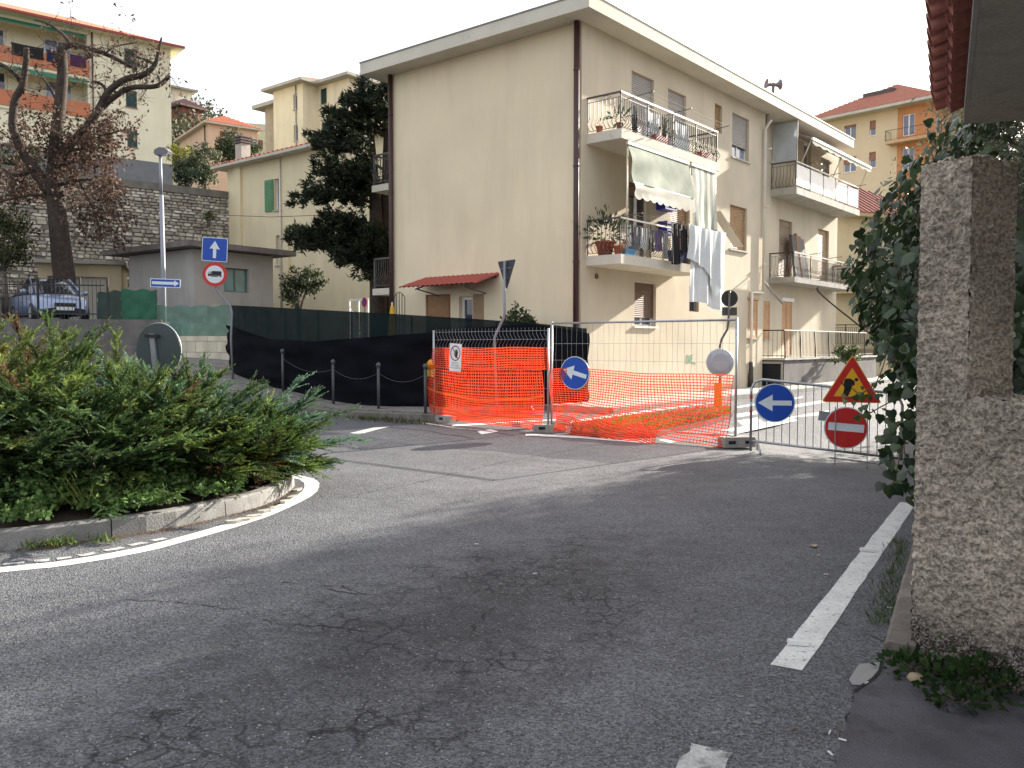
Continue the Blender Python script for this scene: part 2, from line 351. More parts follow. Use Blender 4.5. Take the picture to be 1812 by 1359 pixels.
PAINT_W = mat('road_paint_worn', (.40, .40, .38), .8, .2, 6, .2, 70, .3, 120, blot=((.09, .09, .09), 10, .50, .95), world_co=True)
def axis_(a, b, step, far):
    l = list(np.arange(a, b + .01, step)); o = [far * k for k in (.12, .2, .35, .6, 1.)]; return [a - q for q in o[::-1]] + l + [b + q for q in o]
def sheet(name, xs, ys, dz, m, **tg):
    X, Y = np.meshgrid(xs, ys); Zs = np.vectorize(elev)(X, Y) + dz; nx, ny = len(xs), len(ys)
    Vv = np.stack([X, Y, Zs], -1).reshape(-1, 3); i, j = np.meshgrid(np.arange(nx - 1), np.arange(ny - 1)); a = (j * nx + i).ravel()
    return npmesh(name, Vv, np.stack([a, a + 1, a + nx + 1, a + nx], 1), m, smooth=True, **tg)
sheet('ground', axis_(-60, 60, 4, 1400), axis_(-20, 90, 4, 1400), -.6, EARTH, kind='structure')
road = sheet('road', np.arange(-42, 42.1, .75), np.arange(-8, 62.1, .75), 0, ASPH, kind='structure')
def catmull(pts, n=8):
    pts = [V3(p) for p in pts]; out = []; k = len(pts)
    for i in range(k - 1):
        p0, p1, p2, p3 = pts[max(i - 1, 0)], pts[i], pts[i + 1], pts[min(i + 2, k - 1)]
        for j in range(n):
            t = j / n; out.append(.5 * ((2 * p1) + (p2 - p0) * t + (2 * p0 - 5 * p1 + 4 * p2 - p3) * t * t + (3 * p1 - p0 - 3 * p2 + p3) * t ** 3))
    return out + [pts[-1]]
def strip(name, pts, w, dz, m, parent=None, jag=0., **tg):       # flat ribbon following the street
    mb = MB(); n = len(pts)
    for i, p in enumerate(pts):
        t = (pts[min(i + 1, n - 1)] - pts[max(i - 1, 0)]); t.z = 0; t.normalize(); s = V3((-t.y, t.x, 0)); ww = w[i] if isinstance(w, list) else w
        for k in (-1, 1):
            q = p + s * k * (ww / 2 + random.uniform(-jag, jag)); mb.v.append((q.x, q.y, elev(q.x, q.y) + dz))
    for i in range(n - 1): mb.f.append([2 * i + 1, 2 * i, 2 * i + 2, 2 * i + 3]); mb.m.append(0)
    return mb.build(name, m, parent, **tg)
def flat(name, pxs, dz, m, parent=None, **tg):
    mb = MB(); pts = [gr(*p) for p in pxs]; mb.poly([(p.x, p.y, elev(p.x, p.y) + dz) for p in pts]); o = mb.build(name, m, parent, **tg); return o
ST = dict(kind='structure')
# ---- planted traffic island on the left
lin_px = [(0, 1009), (120, 996), (250, 973), (350, 947), (450, 917), (515, 890), (545, 872), (552, 858), (545, 850), (530, 845)]
line = [gd(*p) for p in lin_px]; line = [V3((-7.4, 4.7, 0)), V3((-5.4, 5.15, 0))] + line + [V3((-3.6, 11.4, 0)), V3((-5.2, 12.3, 0)), V3((-8, 12.9, 0))]
strip('island_edge_line', catmull(line, 6), .165, .0028, PAINT, jag=.005, **ST)
kpx = [(0, 976), (120, 962), (240, 946), (330, 930), (430, 906), (480, 890), (515, 868), (520, 852)]
kerb_l = [V3((-8.2, 5.3, 0)), V3((-6.0, 5.75, 0))] + [gd(*p) for p in kpx] + [V3((-2.95, 10.4, 0)), V3((-3.9, 11.2, 0)), V3((-5.4, 11.9, 0)), V3((-8.4, 12.4, 0))]
kc = catmull(kerb_l, 10)
inner = [a.lerp(b, .035) for a, b in zip(line, line)]
wl = [gd(*p) for p in ((-40, 1003), (60, 994), (140, 984), (230, 966), (300, 951))]; cw = catmull(wl, 6)
for k in range(0, len(cw) - 2, 3): strip('worn_line_dash', cw[k:k + 3], .07, .004, PAINT_W, jag=.012, **ST)
def kerbline(name, pts, h, w, m, ln=1.0, label=None, side=1, **tg):
    """kerb as separate stones laid along a polyline of ground points"""
    d = [0.]
    for a, b in zip(pts, pts[1:]): d.append(d[-1] + (b - a).length)
    def pos(s):
        for i in range(len(d) - 1):
            if s <= d[i + 1] + 1e-6: return pts[i].lerp(pts[i + 1], (s - d[i]) / max(1e-6, d[i + 1] - d[i]))
        return pts[-1]
    root = None; s = 0.
    r0 = bpy.data.objects.new(name, None); COL.objects.link(r0); r0.location = pts[len(pts) // 2]; ORG[r0] = V3(r0.location); tag(r0, **tg)
    while s < d[-1] - .05:
        e = min(s + ln * random.uniform(.9, 1.1), d[-1]); n = 4; mb = MB(); dh = random.uniform(-.008, .008); dw = random.uniform(-.008, .008)
        ring = []
        for i in range(n + 1):
            q = s + .006 + (e - s - .012) * i / n; p = pos(q); t = (pos(min(q + .05, d[-1])) - pos(max(q - .05, 0))); t.z = 0; t.normalize(); nrm = V3((-t.y, t.x, 0)) * side
            z = elev(p.x, p.y); a = p - nrm * dw; c = p + nrm * w
            ring.append([(a.x, a.y, z - .05), (a.x + nrm.x * .012, a.y + nrm.y * .012, z + h + dh - .015), (a.x + nrm.x * .03, a.y + nrm.y * .03, z + h + dh), (c.x, c.y, z + h + dh), (c.x, c.y, z - .05)])
        b = 0
        for r in ring: mb.v += r
        for i in range(n):
            for j in range(5): mb.f.append([i * 5 + j, i * 5 + (j + 1) % 5, (i + 1) * 5 + (j + 1) % 5, (i + 1) * 5 + j]); mb.m.append(0)
        mb.f.append([0, 1, 2, 3, 4]); mb.m.append(0); mb.f.append([n * 5 + j for j in range(5)][::-1]); mb.m.append(0)
        if side > 0: mb.f = [f[::-1] for f in mb.f]
        mb.build('kerb_stone', m, r0); s = e
    return r0
KERBM = mat('kerb_stone', (.205, .20, .19), .9, .22, 3, .15, 70, .3, 70, blot=((.10, .095, .085), 4, .55, .7))
SOIL = mat('soil', (.055, .04, .027), .95, .4, 3, .3, 40, .5, 40)
ik = kerbline('island_kerb', kc, .15, .13, KERBM, 1.05, **ST)
for px in ((432, 921), (452, 914), (470, 907), (488, 899), (505, 890), (518, 880), (526, 868), (412, 926)):
    c = gd(*px); mb = MB(); L_, w_ = random.uniform(.07, .11), random.uniform(.035, .05); a0 = rad(28 + (px[0] - 432) * .5); pts = [(math.cos(k * 1.047) * L_ * random.uniform(.8, 1.1), math.sin(k * 1.047) * w_ * random.uniform(.8, 1.1)) for k in range(6)]
    mb.prism([V3((c.x + x * math.cos(a0) - y * math.sin(a0), c.y + x * math.sin(a0) + y * math.cos(a0), -.005)) for x, y in pts], ZV * random.uniform(.02, .035)); mb.build('border_stone', mat('border_stone', (.36, .34, .30), .9, .2, 6), ik)
bed = MB(); ic = V3((-7.2, 8.9, 0)); rings = 7
for r in range(rings):
    for p in kc:
        q = p.lerp(ic, .02 + .98 * r / (rings - 1)); q = V3((max(q.x, -14), q.y, 0)); bed.v.append((q.x, q.y, .10 + .22 * math.sin(min(1, r / 4) * 1.57) + .05 * pnoise(q * 1.3)))
nk = len(kc)
for r in range(rings - 1):
    for i in range(nk - 1): bed.f.append([r * nk + i, r * nk + i + 1, (r + 1) * nk + i + 1, (r + 1) * nk + i]); bed.m.append(0)
bed.build('planting_bed', SOIL, smooth=True, **ST)
# ---- right edge line, worn dashes, patches, cracks
e0, e1 = gd(1604, 893), gd(1392, 1182); dirE = (e0 - e1).normalized()
strip('edge_line', [e1 + (e0 - e1) * k / 24 for k in range(25)] + [e0 + dirE * k for k in (2, 4, 6, 8, 10, 13)], .155, .0028, PAINT, jag=.005, **ST)
e2, e3 = gd(1382, 1195), gd(1275, 1318)
FLK = mat('flake_grey', (.17, .17, .17), .85, .2, world_co=True)
for k in range(26):                               # flakes left of the worn away part
    c = e3.lerp(e2, random.random()) + V3((random.gauss(0, .045), random.gauss(0, .03), 0)); mb = MB(); r_ = random.uniform(.006, .022)
    mb.poly([(c.x + math.cos(a * 1.05) * r_ * random.uniform(.4, 1.2), c.y + math.sin(a * 1.05) * r_ * random.uniform(.4, 1.2), .003) for a in range(6)]); mb.build('paint_flake', FLK, road)
e4, e5 = gd(1262, 1325), gd(1150, 1480); strip('edge_line_dash', [e5.lerp(e4, k / 10) for k in range(11)], .17, .0028, PAINT_W, jag=.014, **ST)
CRK = mat('crack_dark', (.016, .016, .017), .95)
def crack(pxs, w, m=CRK):
    pts = [gd(*p) for p in pxs]; out = []
    for a, b in zip(pts, pts[1:]):
        n = max(2, int((b - a).length / .05))
        for i in range(n):
            q = a.lerp(b, i / n); out.append(q + V3((random.uniform(-.022, .022), random.uniform(-.022, .022), 0)))
    out.append(pts[-1]); o = strip('crack', out, [w * random.choice((.05, .3, .6, .9, 1.2)) * .8 for _ in out], .003, m, road)
for pxs, w in (([(219, 1062), (308, 1064), (358, 1072), (427, 1079), (457, 1094), (497, 1105), (581, 1110), (651, 1119)], .011), ([(497, 1030), (534, 1035), (571, 1042), (611, 1047), (636, 1057)], .014),
               ([(566, 1037), (606, 1037), (641, 1050), (690, 1057), (730, 1066)], .013), ([(600, 882), (732, 856), (812, 836), (909, 814), (1081, 783)], .02), ([(1063, 954), (1150, 957), (1230, 962), (1306, 966)], .011),
               ([(865, 1026), (895, 1031), (920, 1035)], .01), ([(1046, 1036), (1120, 1039), (1187, 1037)], .009), ([(640, 1119), (720, 1108), (800, 1102)], .008), ([(830, 1120), (858, 1090), (880, 1072)], .011), ([(700, 1260), (735, 1290), (760, 1300)], .008),
               ([(1480, 1100), (1520, 1118), (1560, 1135)], .008), ([(560, 805), (660, 790), (760, 765)], .02)): crack(pxs, w)
APRON = mat('apron_asphalt', (.085, .083, .092), .75, .3, 2.5, .28, 130, .6, 140, world_co=True, blot=((.045, .043, .048), 3.5, .52, .6), spec=.3)
ap = [(1498, 1195), (1535, 1183), (1556, 1172), (1600, 1168), (1680, 1120), (1900, 1150), (2000, 1400), (1470, 1400), (1492, 1300), (1512, 1240)]
flat('driveway_apron', ap, .006, APRON, **ST)
flat('concrete_patch', [(1502, 1206), (1520, 1178), (1558, 1175), (1552, 1195), (1525, 1216), (1508, 1215)], .010, mat('patch_grey', (.24, .235, .225), .9, .1, world_co=True), **ST)
crack([(1490, 1320), (1512, 1240), (1530, 1212), (1551, 1198), (1560, 1175)], .014)
strip('apron_crack', [gd(1560, 1172), gd(1557, 1190), gd(1545, 1204), gd(1525, 1217), gd(1510, 1228)], .012, .013, CRK, **ST)
# ---- far road: hatching and edge lines
for pxs in ([(1304, 733), (1460, 708), (1462, 712), (1304, 739)], [(1304, 757), (1400, 738), (1468, 726), (1468, 732), (1405, 746), (1304, 768)], [(1304, 745), (1340, 739), (1350, 747), (1316, 754)], [(1350, 737), (1380, 733), (1385, 741), (1362, 746)],
            [(1300, 720), (1420, 702), (1421, 704), (1300, 723)]): flat('road_hatching', pxs, .005, PAINT, **ST)
strip('kerb_foot_line', [gr(548, 733), gr(600, 737), gr(680, 743), gr(752, 749), gr(800, 757), gr(870, 764)], .1, .005, PAINT_W, jag=.02, **ST)
for pxs in ([(845, 764), (868, 760), (882, 764), (852, 769)], [(930, 768), (1030, 772), (1155, 782), (1150, 785), (1030, 776), (930, 771)], [(1165, 779), (1300, 757), (1304, 762), (1185, 784)],
            [(618, 767), (660, 757), (690, 755), (640, 768)], [(1010, 745), (1290, 706), (1292, 709), (1010, 749)], [(800, 752), (985, 742), (985, 744), (800, 755)]):
    flat('paint_mark', pxs, .005, PAINT, **ST)
# ---- pavement behind the bollards
KB = [V3((-12.5, 26.2, 0)), V3((-9.3, 22.6, 0)), V3((-7.6, 20.9, 0)), V3((-6.0, 19.9, 0)), V3((-4.6, 19.3, 0)), V3((-3.2, 18.6, 0)), V3((-1.9, 17.9, 0)), V3((-1.3, 18.1, 0)), V3((-1.0, 18.9, 0)), V3((-1.0, 20.2, 0))]
KBs = catmull(KB, 5)
FN = [(-7.85, 24.2), (-7.3, 23.2), (-6.6, 22.4), (-5.7, 21.5), (-4.1, 20.5), (-2.9, 20.0), (-1.5, 20.0), (.3, 20.6), (1.85, 21.45)]
PAVE = mat('paving', (.16, .15, .135), .9, .25, 3, .2, 30, .4, 25)
kerbline('pavement_kerb', KBs, .16, .16, mat('kerb_old', (.15, .14, .12), .9, .2, 4, .2, 60, .3, 60, blot=((.07, .075, .05), 4, .5, .7)), 1.3, side=1, **ST)
pm = MB(); bk = [V3((-11, 29.5, 0)), V3((-8.2, 26.0, 0)), V3((-6.2, 23.8, 0)), V3((-5.0, 23.0, 0)), V3((-3.6, 22.4, 0)), V3((-2.3, 22.0, 0)), V3((-1.2, 21.6, 0)), V3((-.9, 21.4, 0)), V3((-.8, 21.0, 0)), V3((-.8, 20.6, 0))]; bk = catmull(bk, 5)
for a, b in zip(KBs, bk):
    for k in range(5):
        q = a.lerp(b, .06 + .94 * k / 4); pm.v.append((q.x, q.y, elev(q.x, q.y) + .15))
for i in range(len(KBs) - 1):
    for k in range(4): j = i * 5 + k; pm.f.append([j, j + 5, j + 6, j + 1]); pm.m.append(0)
pv = pm.build('pavement', PAVE, smooth=True, **ST)
# paving rows one can tell apart: slabs laid in courses on the climbing part
slab = MB(); slab.box((0, 0, .012), .47, .30, .024); slm = slab.mesh('paver'); slm.materials.append(PAVE)
for i in range(10, 36, 2):
    a, b = KBs[i], bk[i]; t = (KBs[i + 1] - KBs[i - 1]); t.z = 0; t.normalize(); w = V3((-t.y, t.x, 0))
    for k in range(5):
        for h in (0, 1):
            q = a + w * (.42 + k * .33) + t * (h * .5); q.z = elev(q.x, q.y) + .15 + random.uniform(0, .008)
            nz = V3((elev(q.x - .3, q.y) - elev(q.x + .3, q.y), elev(q.x, q.y - .3) - elev(q.x, q.y + .3), .6)).normalized(); u = (t - nz * t.dot(nz)).normalized()
            piece('paver', slm, pv, frame(q, u, nz.cross(u), nz))
# pavement in front of the apartment building (right side of the picture)
Cn = V3((1.754, 22.0, 0)); RD = V3((.634, .773, 0)).normalized(); LD = V3((-RD.y, RD.x, 0)); OUT = -LD
fp = MB(); A = Cn + RD * -1.2 + OUT * 1.6; fp.par(A + ZV * -.05, RD * 40, -OUT * 1.7, ZV * .19); fp.build('building_pavement', mat('pave_light', (.34, .32, .28), .9, .15, 2, .1, 40, .2, 40), **ST)
kerbline('building_kerb', [A + OUT * .16 + RD * k for k in range(0, 41, 4)], .145, .15, KERBM, 1.5, side=1, **ST)
# far hillside
def hillh(x, y):
    e = elev(x, y); d = math.hypot(x, y)
    k = max(0., min(1., (d - 52) / 190)); left = max(0., min(1., (20 - x) / 70)); right = max(0, min(1, (x - 5) / 60))
    return e - .4 + 62 * k ** 1.1 * (.12 + .88 * left ** 1.3 + .4 * right) + 2.5 * pnoise(V3((x * .02, y * .02, 0))) * k * 2
hv = MB(); ths = np.linspace(rad(-62), rad(62), 64); rs = [30, 38, 46, 54, 64, 76, 90, 110, 130, 155, 185, 220, 270, 340, 450, 700]
for r in rs:
    for t in ths: x, y = r * math.sin(t), r * math.cos(t); hv.v.append((x, y, (hillh(x, y) if r > 45 else elev(x, y) - .8)))
n = len(ths)
for i in range(len(rs) - 1):
    for j in range(n - 1): hv.f.append([i * n + j, i * n + j + 1, (i + 1) * n + j + 1, (i + 1) * n + j][::-1]); hv.m.append(0)
hv.build('hillside', mat('hill_scrub', (.075, .08, .035), .95, .4, .06, .3, .8, blot=((.16, .14, .09), .1, .55, .7)), smooth=True, **ST)
# ================================================================ the apartment building with balconies
FR = Fac(Cn, RD, OUT); LF = Fac(Cn, LD, -RD); TS, TE, DEP, HT = 11.24, 19.75, 7.0, 9.68; RC = -.35
bld = thing('apartment_building', 'three storey cream apartment block with flat overhanging eaves and laundry balconies', 'building', Cn)
FRr = Fac(Cn + OUT * RC, RD, OUT)
o_front = dict(
    door_a=(2.35, 3.55, 6.92, 9.05), door_b=(4.35, 5.45, 6.92, 9.02), slit=FR.rect(1265, 182, 1278, 232), win_t=FR.rect(1296, 198, 1326, 277),
    door_c=(2.25, 3.4, 3.85, 6.05), door_d=(4.55, 5.65, 3.85, 6.0), win_m=FR.rect(1292, 361, 1322, 440),
    win_g=FR.rect(1123, 499, 1161, 577), slit_g=FR.rect(1220, 506, 1237, 551), win_o=FR.rect(1324, 530, 1341, 598))
wb = MB(); FR.wall(wb, 0, TS, -.2, HT, list(o_front.values()), .2)
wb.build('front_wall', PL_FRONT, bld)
o_right = dict(door_e=FRr.rect(1423, 250, 1436, 305), win_e=FRr.rect(1453, 277, 1468, 311), door_f=FRr.rect(1379, 387, 1402, 470), door_g=FRr.rect(1448, 404, 1467, 480),
               win_h=FRr.rect(1351, 533, 1363, 600), door_i=FRr.rect(1384, 533, 1402, 634))
for k in ('door_f', 'door_g'): a = o_right[k]; o_right[k] = (a[0], a[1], 4.06, a[3])
a = o_right['door_e']; o_right['door_e'] = (a[0], a[1], 7.27, a[3]); a = o_right['door_i']; o_right['door_i'] = (a[0], a[1], 1.1, a[3])
a = o_right['win_h']; o_right['win_h'] = (max(a[0], TS + .12), a[1], a[2], a[3])
wb = MB(); FRr.wall(wb, TS, TE, -.2, HT, list(o_right.values()), .2)
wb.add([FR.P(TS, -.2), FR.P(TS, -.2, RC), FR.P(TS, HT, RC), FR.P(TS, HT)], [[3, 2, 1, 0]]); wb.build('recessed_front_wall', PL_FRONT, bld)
lo_ = [LF.rect(753, 522, 797, 600), LF.rect(812, 525, 836, 600)]
lo_ = [(min(a[0], a[1]), max(a[0], a[1]), .9, a[3]) for a in lo_]
wb = MB(); LF.wall(wb, 0, DEP, -.2, HT, lo_, .2); wb.build('gable_wall', PL_MAIN, bld)
wb = MB(); p = [FR.P(TE, -.2, RC), FR.P(TE, -.2, -DEP), FR.P(0, -.2, -DEP)]; q = [a + ZV * (HT + .2) for a in p]
wb.add(p + q, [[0, 1, 4, 3], [1, 2, 5, 4]]); wb.build('rear_wall', PL_MAIN, bld)
# windows
W = lambda k, **kw: window(bld, FR, o_front[k], **kw)
W('door_a', shut=(.86, SHUT_L), name='balcony_door'); W('door_b', shut=(.62, SHUT_L), name='balcony_door', pane=GLS_B); W('slit', shut=(1, SHUT_B), leaf=1, fw=.04)
W('win_t', shut=(.70, SHUT_L), pane=GLS_B, sill=CONC_L); W('door_c', shut=(.16, SHUT_DK), name='balcony_door', fw=.09, pane=glass('door_glass', (.06, .05, .05))); W('door_d', shut=(1, SHUT_B), name='balcony_door')
W('win_m', shut=(1, SHUT_B), sill=CONC_L); W('win_g', shut=(.80, SHUT_DK), sill=WHITE, fw=.06); w = W('slit_g', leaf=1, fw=.03, frm=CONC, pane=DARK)
mb = MB(); a = o_front['slit_g']
for k in range(1, 5): t = a[0] + (a[1] - a[0]) * k / 5; mb.tube([FR.P(t, a[2], -.05), FR.P(t, a[3], -.05)], .01, 5)
mb.build('window_grille', STEEL_D, w); W('win_o', louv=(2, SHUT_O), sill=CONC_L, dep=.16)
W2 = lambda k, **kw: window(bld, FRr, o_right[k], **kw)
W2('door_e', leaf=1, name='balcony_door', pane=GLS_B); W2('win_e', shut=(.66, SHUT_L), frm=WHITE); W2('door_f', shut=(1, mat('shutter_weathered', (.30, .22, .155), .7, .2, 3, .1)), name='balcony_door')
W2('door_g', shut=(1, mat('door_wood', (.36, .24, .13), .6, .12)), name='balcony_door'); W2('win_h', louv=(1, SHUT_O), sill=CONC_L, dep=.16); W2('door_i', louv=(2, SHUT_O), name='terrace_door', dep=.16)
mb = MB(); a = o_right['door_i']; FRr.bx(mb, a[0] - .08, a[1] + .08, a[3], a[3] + .14, .0, .05); mb.build('door_lintel', WHITE, bld)
for k in ('win_o',): a = o_front[k]; mb = MB(); FR.bx(mb, a[0] - .07, a[1] + .07, a[3], a[3] + .08, 0, .03); mb.build('window_surround', SHUT_O, bld)
# gable door and its wooden shutter
a, b = lo_; mb = MB(); LF.bx(mb, a[0], a[1], a[2], a[3], -.12, -.06); s_ = mb.build('wooden_shutter', WOOD, bld); s_['label'] = 'brown wooden shutter panel under red tiled canopy'
mb = MB(); LF.bx(mb, a[0] + .1, a[1] - .1, a[3] - 1.1, a[3] - .12, -.06, -.045); LF.bx(mb, a[0] + .1, a[1] - .1, a[2] + .1, a[3] - 1.2, -.06, -.045); mb.build('panel', WOOD, s_)
mb = MB(); LF.bx(mb, b[0] - .42, b[0] - .05, b[2], b[3] + .05, -.0, .03); mb.build('door_jamb', mat('jamb', (.32, .22, .13), .8), bld)
window(bld, LF, b, leaf=1, name='side_door', fw=.09)
# eaves slab
OV = .66; P_ = lambda t, o, h: FR.P(t, h, o)
rf = MB(); ring = [P_(-OV, OV, 0), P_(18.6, OV, 0), P_(18.6, OV - .0, 0), P_(TE + .9, OV - .15, 0), P_(TE + .9, -DEP - 1.7, 0), P_(-OV, -DEP - .62, 0)]
ring = [ring[0], P_(TE - 1.15, OV, 0), P_(TE - 1.15, -DEP - .62, 0), ring[5]]
rf.prism([p + ZV * HT for p in ring], ZV * .34); roof = rf.build('eaves_slab', PL_SOFF, bld)
fl = MB(); fl.prism([p + ZV * (HT + .34) for p in [P_(-OV - .02, OV + .02, 0), P_(TE - 1.13, OV + .02, 0), P_(TE - 1.13, -DEP - .64, 0), P_(-OV - .02, -DEP - .64, 0)]], ZV * .035); fl.build('roof_flashing', mat('zinc', (.20, .19, .175), .5, .2, metal=.3), roof)
tp = MB(); m_ = .5 * (P_(3, -DEP / 2, 0) + P_(15, -DEP / 2, 0))
base = [p + ZV * (HT + .375) for p in [P_(0, 0, 0), P_(TE - 2, 0, 0), P_(TE - 2, -DEP, 0), P_(0, -DEP, 0)]]; r1, r2 = P_(3, -DEP / 2, HT + .95), P_(15, -DEP / 2, HT + .95)
tp.add(base + [r1, r2], [[0, 1, 5, 4], [1, 2, 5], [2, 3, 4, 5], [3, 0, 4]]); tp.build('roof_pitch', TILE, roof)
# part of the wall under the shorter slab end
# downpipes
def pipe(par, pts, r, m, brk=0, name='downpipe'):
    mb = MB(); mb.tube(pts, r, 10); o = mb.build(name, m, par, smooth=True)
    for k in range(brk):
        q = V3(pts[0]).lerp(V3(pts[-1]), (k + .5) / brk); c = MB(); c.lathe([(r + .012, -.02), (r + .012, .02)], q, 10); c.build('pipe_bracket', m, o)
    return o
pipe(bld, [LF.P(.1, .1, .09), LF.P(.1, HT, .09)], .075, BROWN_PIPE, 4); pipe(bld, [LF.P(DEP - .08, .3, .09), LF.P(DEP - .08, HT, .09)], .07, BROWN_PIPE, 4)
pipe(bld, [FR.P(TS - .18, 9.4, .3), FR.P(TS - .2, 9.1, .08), FR.P(TS - .2, 3.42, .08)], .05, PIPE_W, 3); pipe(bld, [FR.P(TS + .1, HT, .02), FR.P(TS + .1, 4.2, -.2 + .1), FR.P(TS + .1, 3.9, -.1), FR.P(TS + 1.0, 3.1, .3)], .05, mat('pipe_grey', (.36, .34, .30), .6), 2)
pipe(bld, [FR.P(TS - .2, 3.42, .08), FR.P(TS - 1.15, 3.40, .08), FR.P(TS - 1.15, .12, .08)], .05, PIPE_W, 0); mb = MB()
mb.lathe([(.085, 0), (.085, .9)], FR.P(TS - 1.15, .1, .09), 10); mb.build('pipe_shoe', mat('cast_iron', (.06, .055, .05), .7), bld, smooth=True)
# balconies
RAIL_B = mat('rail_brown', (.07, .05, .045), .5, .2); TOPW = mat('rail_top_bright', (.55, .53, .50), .35, .1, metal=.3)
b_up = balcony(bld, FR, .2, 5.55, 6.92, 1.05, topm=RAIL_B, topf=TOPW, th=.24, rh=.92); b_lo = balcony(bld, FR, .2, 4.75, 3.85, 1.05, topm=RAIL_B, topf=TOPW, th=.24, rh=.92)
b_ru = balcony(bld, FRr, 12.6, 19.6, 7.27, .97, topm=RAIL_B, topf=WHITE, th=.24, rh=.95, panels=5, slab=CONC_L); b_rm = balcony(bld, FRr, 12.55, 19.3, 4.06, .97, topm=IRON, topf=TOPW, th=.2, rh=.9, slab=CONC)
for b, f, h, ts, ln in ((b_up, FR, 6.92, (1.0, 3.0, 5.35), 1.0), (b_ru, FRr, 7.27, (13.6, 16.2, 19.3), .85), (b_rm, FRr, 4.06, (14.5, 16.5, 18.4), .85), (b_lo, FR, 3.85, (.5, 2.6, 4.6), 1.0)):
    mb = MB()
    for t in ts: mb.tube([f.P(t, h + .93, ln - .35), f.P(t + .05, h + 1.0, ln + .45)], .012, 5)
    for k in range(3): mb.tube([f.P(ts[0], h + .955 + k * .02, ln + .05 + k * .17), f.P((ts[0] + ts[2]) / 2, h + .93 + k * .02, ln + .05 + k * .17), f.P(ts[2], h + .955 + k * .02, ln + .05 + k * .17)], .0035, 4)
    mb.build('drying_line', RAIL_G, b)
for b, f, t, h in ((b_up, FR, .2, 6.92), (b_lo, FR, .2, 3.85)):
    mb = MB(); c = f.P(t + .05, h + .83, .55); d = f.N
    mb.tube([c + d * .16, c + ZV * .05, c - d * .16, c - ZV * .05, c + d * .16], .006, 4); mb.build('rail_diamond', RAIL_B, b)
# glass screen of the right upper balcony
mb = MB(); t = 12.66; A_, B_ = FRr.P(t, 8.22, .05), FRr.P(t, 8.22, .95)
for (x, y) in ((A_, A_ + ZV * 1.42), (B_, B_ + ZV * 1.42), (A_, B_), (A_ + ZV * 1.42, B_ + ZV * 1.42)): mb.tube([x, y], .025, 6)
sc = mb.build('glass_screen', mat('aluminium', (.45, .42, .36), .4, metal=.4), bld)
mb = MB(); mb.par(A_ + RD * .003, B_ - A_, ZV * 1.42, RD * .008); mb.build('pane', mat('screen_glass', (.62, .66, .68), .12, .12, 2, spec=.8, trl=.35), sc)
# awnings of the first floor (hung from the slab above)
AWN = mat('awning_fabric', (.29, .32, .255), .85, .2, 2.5, .06, 60, trl=.22); AWN_D = mat('awning_stripe_green', (.60, .60, .54), .8, .12, 2.5, trl=.22); AWN_W = mat('awning_white', (.56, .53, .46), .85, .08, trl=.2)
def drape(mb, f, t0, t1, h1, h0, oa, ob, nu=26, nv=14, amp=.05, ph=0., m=0, scal=0.):
    b = len(mb.v)
    for j in range(nv + 1):
        v = j / nv
        for i in range(nu + 1):
            u = i / nu; d = amp * v * (math.sin(u * 7 + ph) * .5 + math.sin(u * 17 + v * 4 + ph) * .3) + amp * 1.2 * math.sin(v * 3.1) * (1 - u) * math.sin(u * 3 + v * 5)
            h = h1 + (h0 - h1) * v
            if scal and j == nv: h -= scal * abs(math.sin(u * math.pi * 9))
            mb.v.append(tuple(f.P(t0 + (t1 - t0) * u, h, oa + (ob - oa) * v + d)))
    for j in range(nv):
        for i in range(nu): a = b + j * (nu + 1) + i; mb.f.append([a, a + 1, a + nu + 2, a + nu + 1]); mb.m.append(m)
for (x0, x1, h0, sw) in ((1111, 1220, 5.62, .1), (1224, 1267, 4.75, .0)):
    t0, t1 = FR.uv(x0, 270, 1.05)[0], FR.uv(x1, 290, 1.05)[0]; aw = MB(); FR.bx(aw, t0, t1, 6.58, 6.66, 1.0, 1.06); o = aw.build('awning', PIPE_W, bld, smooth=False)
    o['label'] = 'pale green awning blind hanging under the upper balcony'
    d = MB(); drape(d, FR, t0 + .02, t1 - .02, 6.6, h0, 1.03, 1.12 + sw, amp=.05); d.m = [(((k % 26) * 8 // 26) % 2 if sw == 0 else 0) for k in range(len(d.f))]; d.build('fabric', [AWN, AWN_D], o, smooth=True)
    d = MB(); drape(d, FR, t0 + .02, t1 - .02, h0, h0 - (.34 if sw else .12), 1.13 + sw, 1.16 + sw, nv=4, nu=90, amp=.03, scal=.07); d.build('valance', AWN_W, o, smooth=True)
    d = MB(); d.tube([FR.P(t0 + .02, h0, 1.12 + sw), FR.P(t1 - .02, h0, 1.12 + sw)], .018, 6); d.build('bottom_bar', WHITE, o)
for x in (1111, 1221.5, 1267):
    t = FR.uv(x, 300, 1.0)[0]; pipe(bld, [FR.P(t, 3.86, .98), FR.P(t, 6.7, .98)], .022, mat('post_cream', (.60, .54, .40), .5), 0, 'awning_post')
# tilted side blind at the end of the lower balcony
mb = MB(); a0 = [FR.P(5.75, 5.55, 1.0), FR.P(5.75, 5.55, .7), FR.P(6.6, 4.55, 1.35), FR.P(6.6, 4.55, 1.05)]; mb.prism([a0[0], a0[1], a0[3], a0[2]], V3((.004, -.004, .012))); mb.build('side_blind', AWN_W, bld)
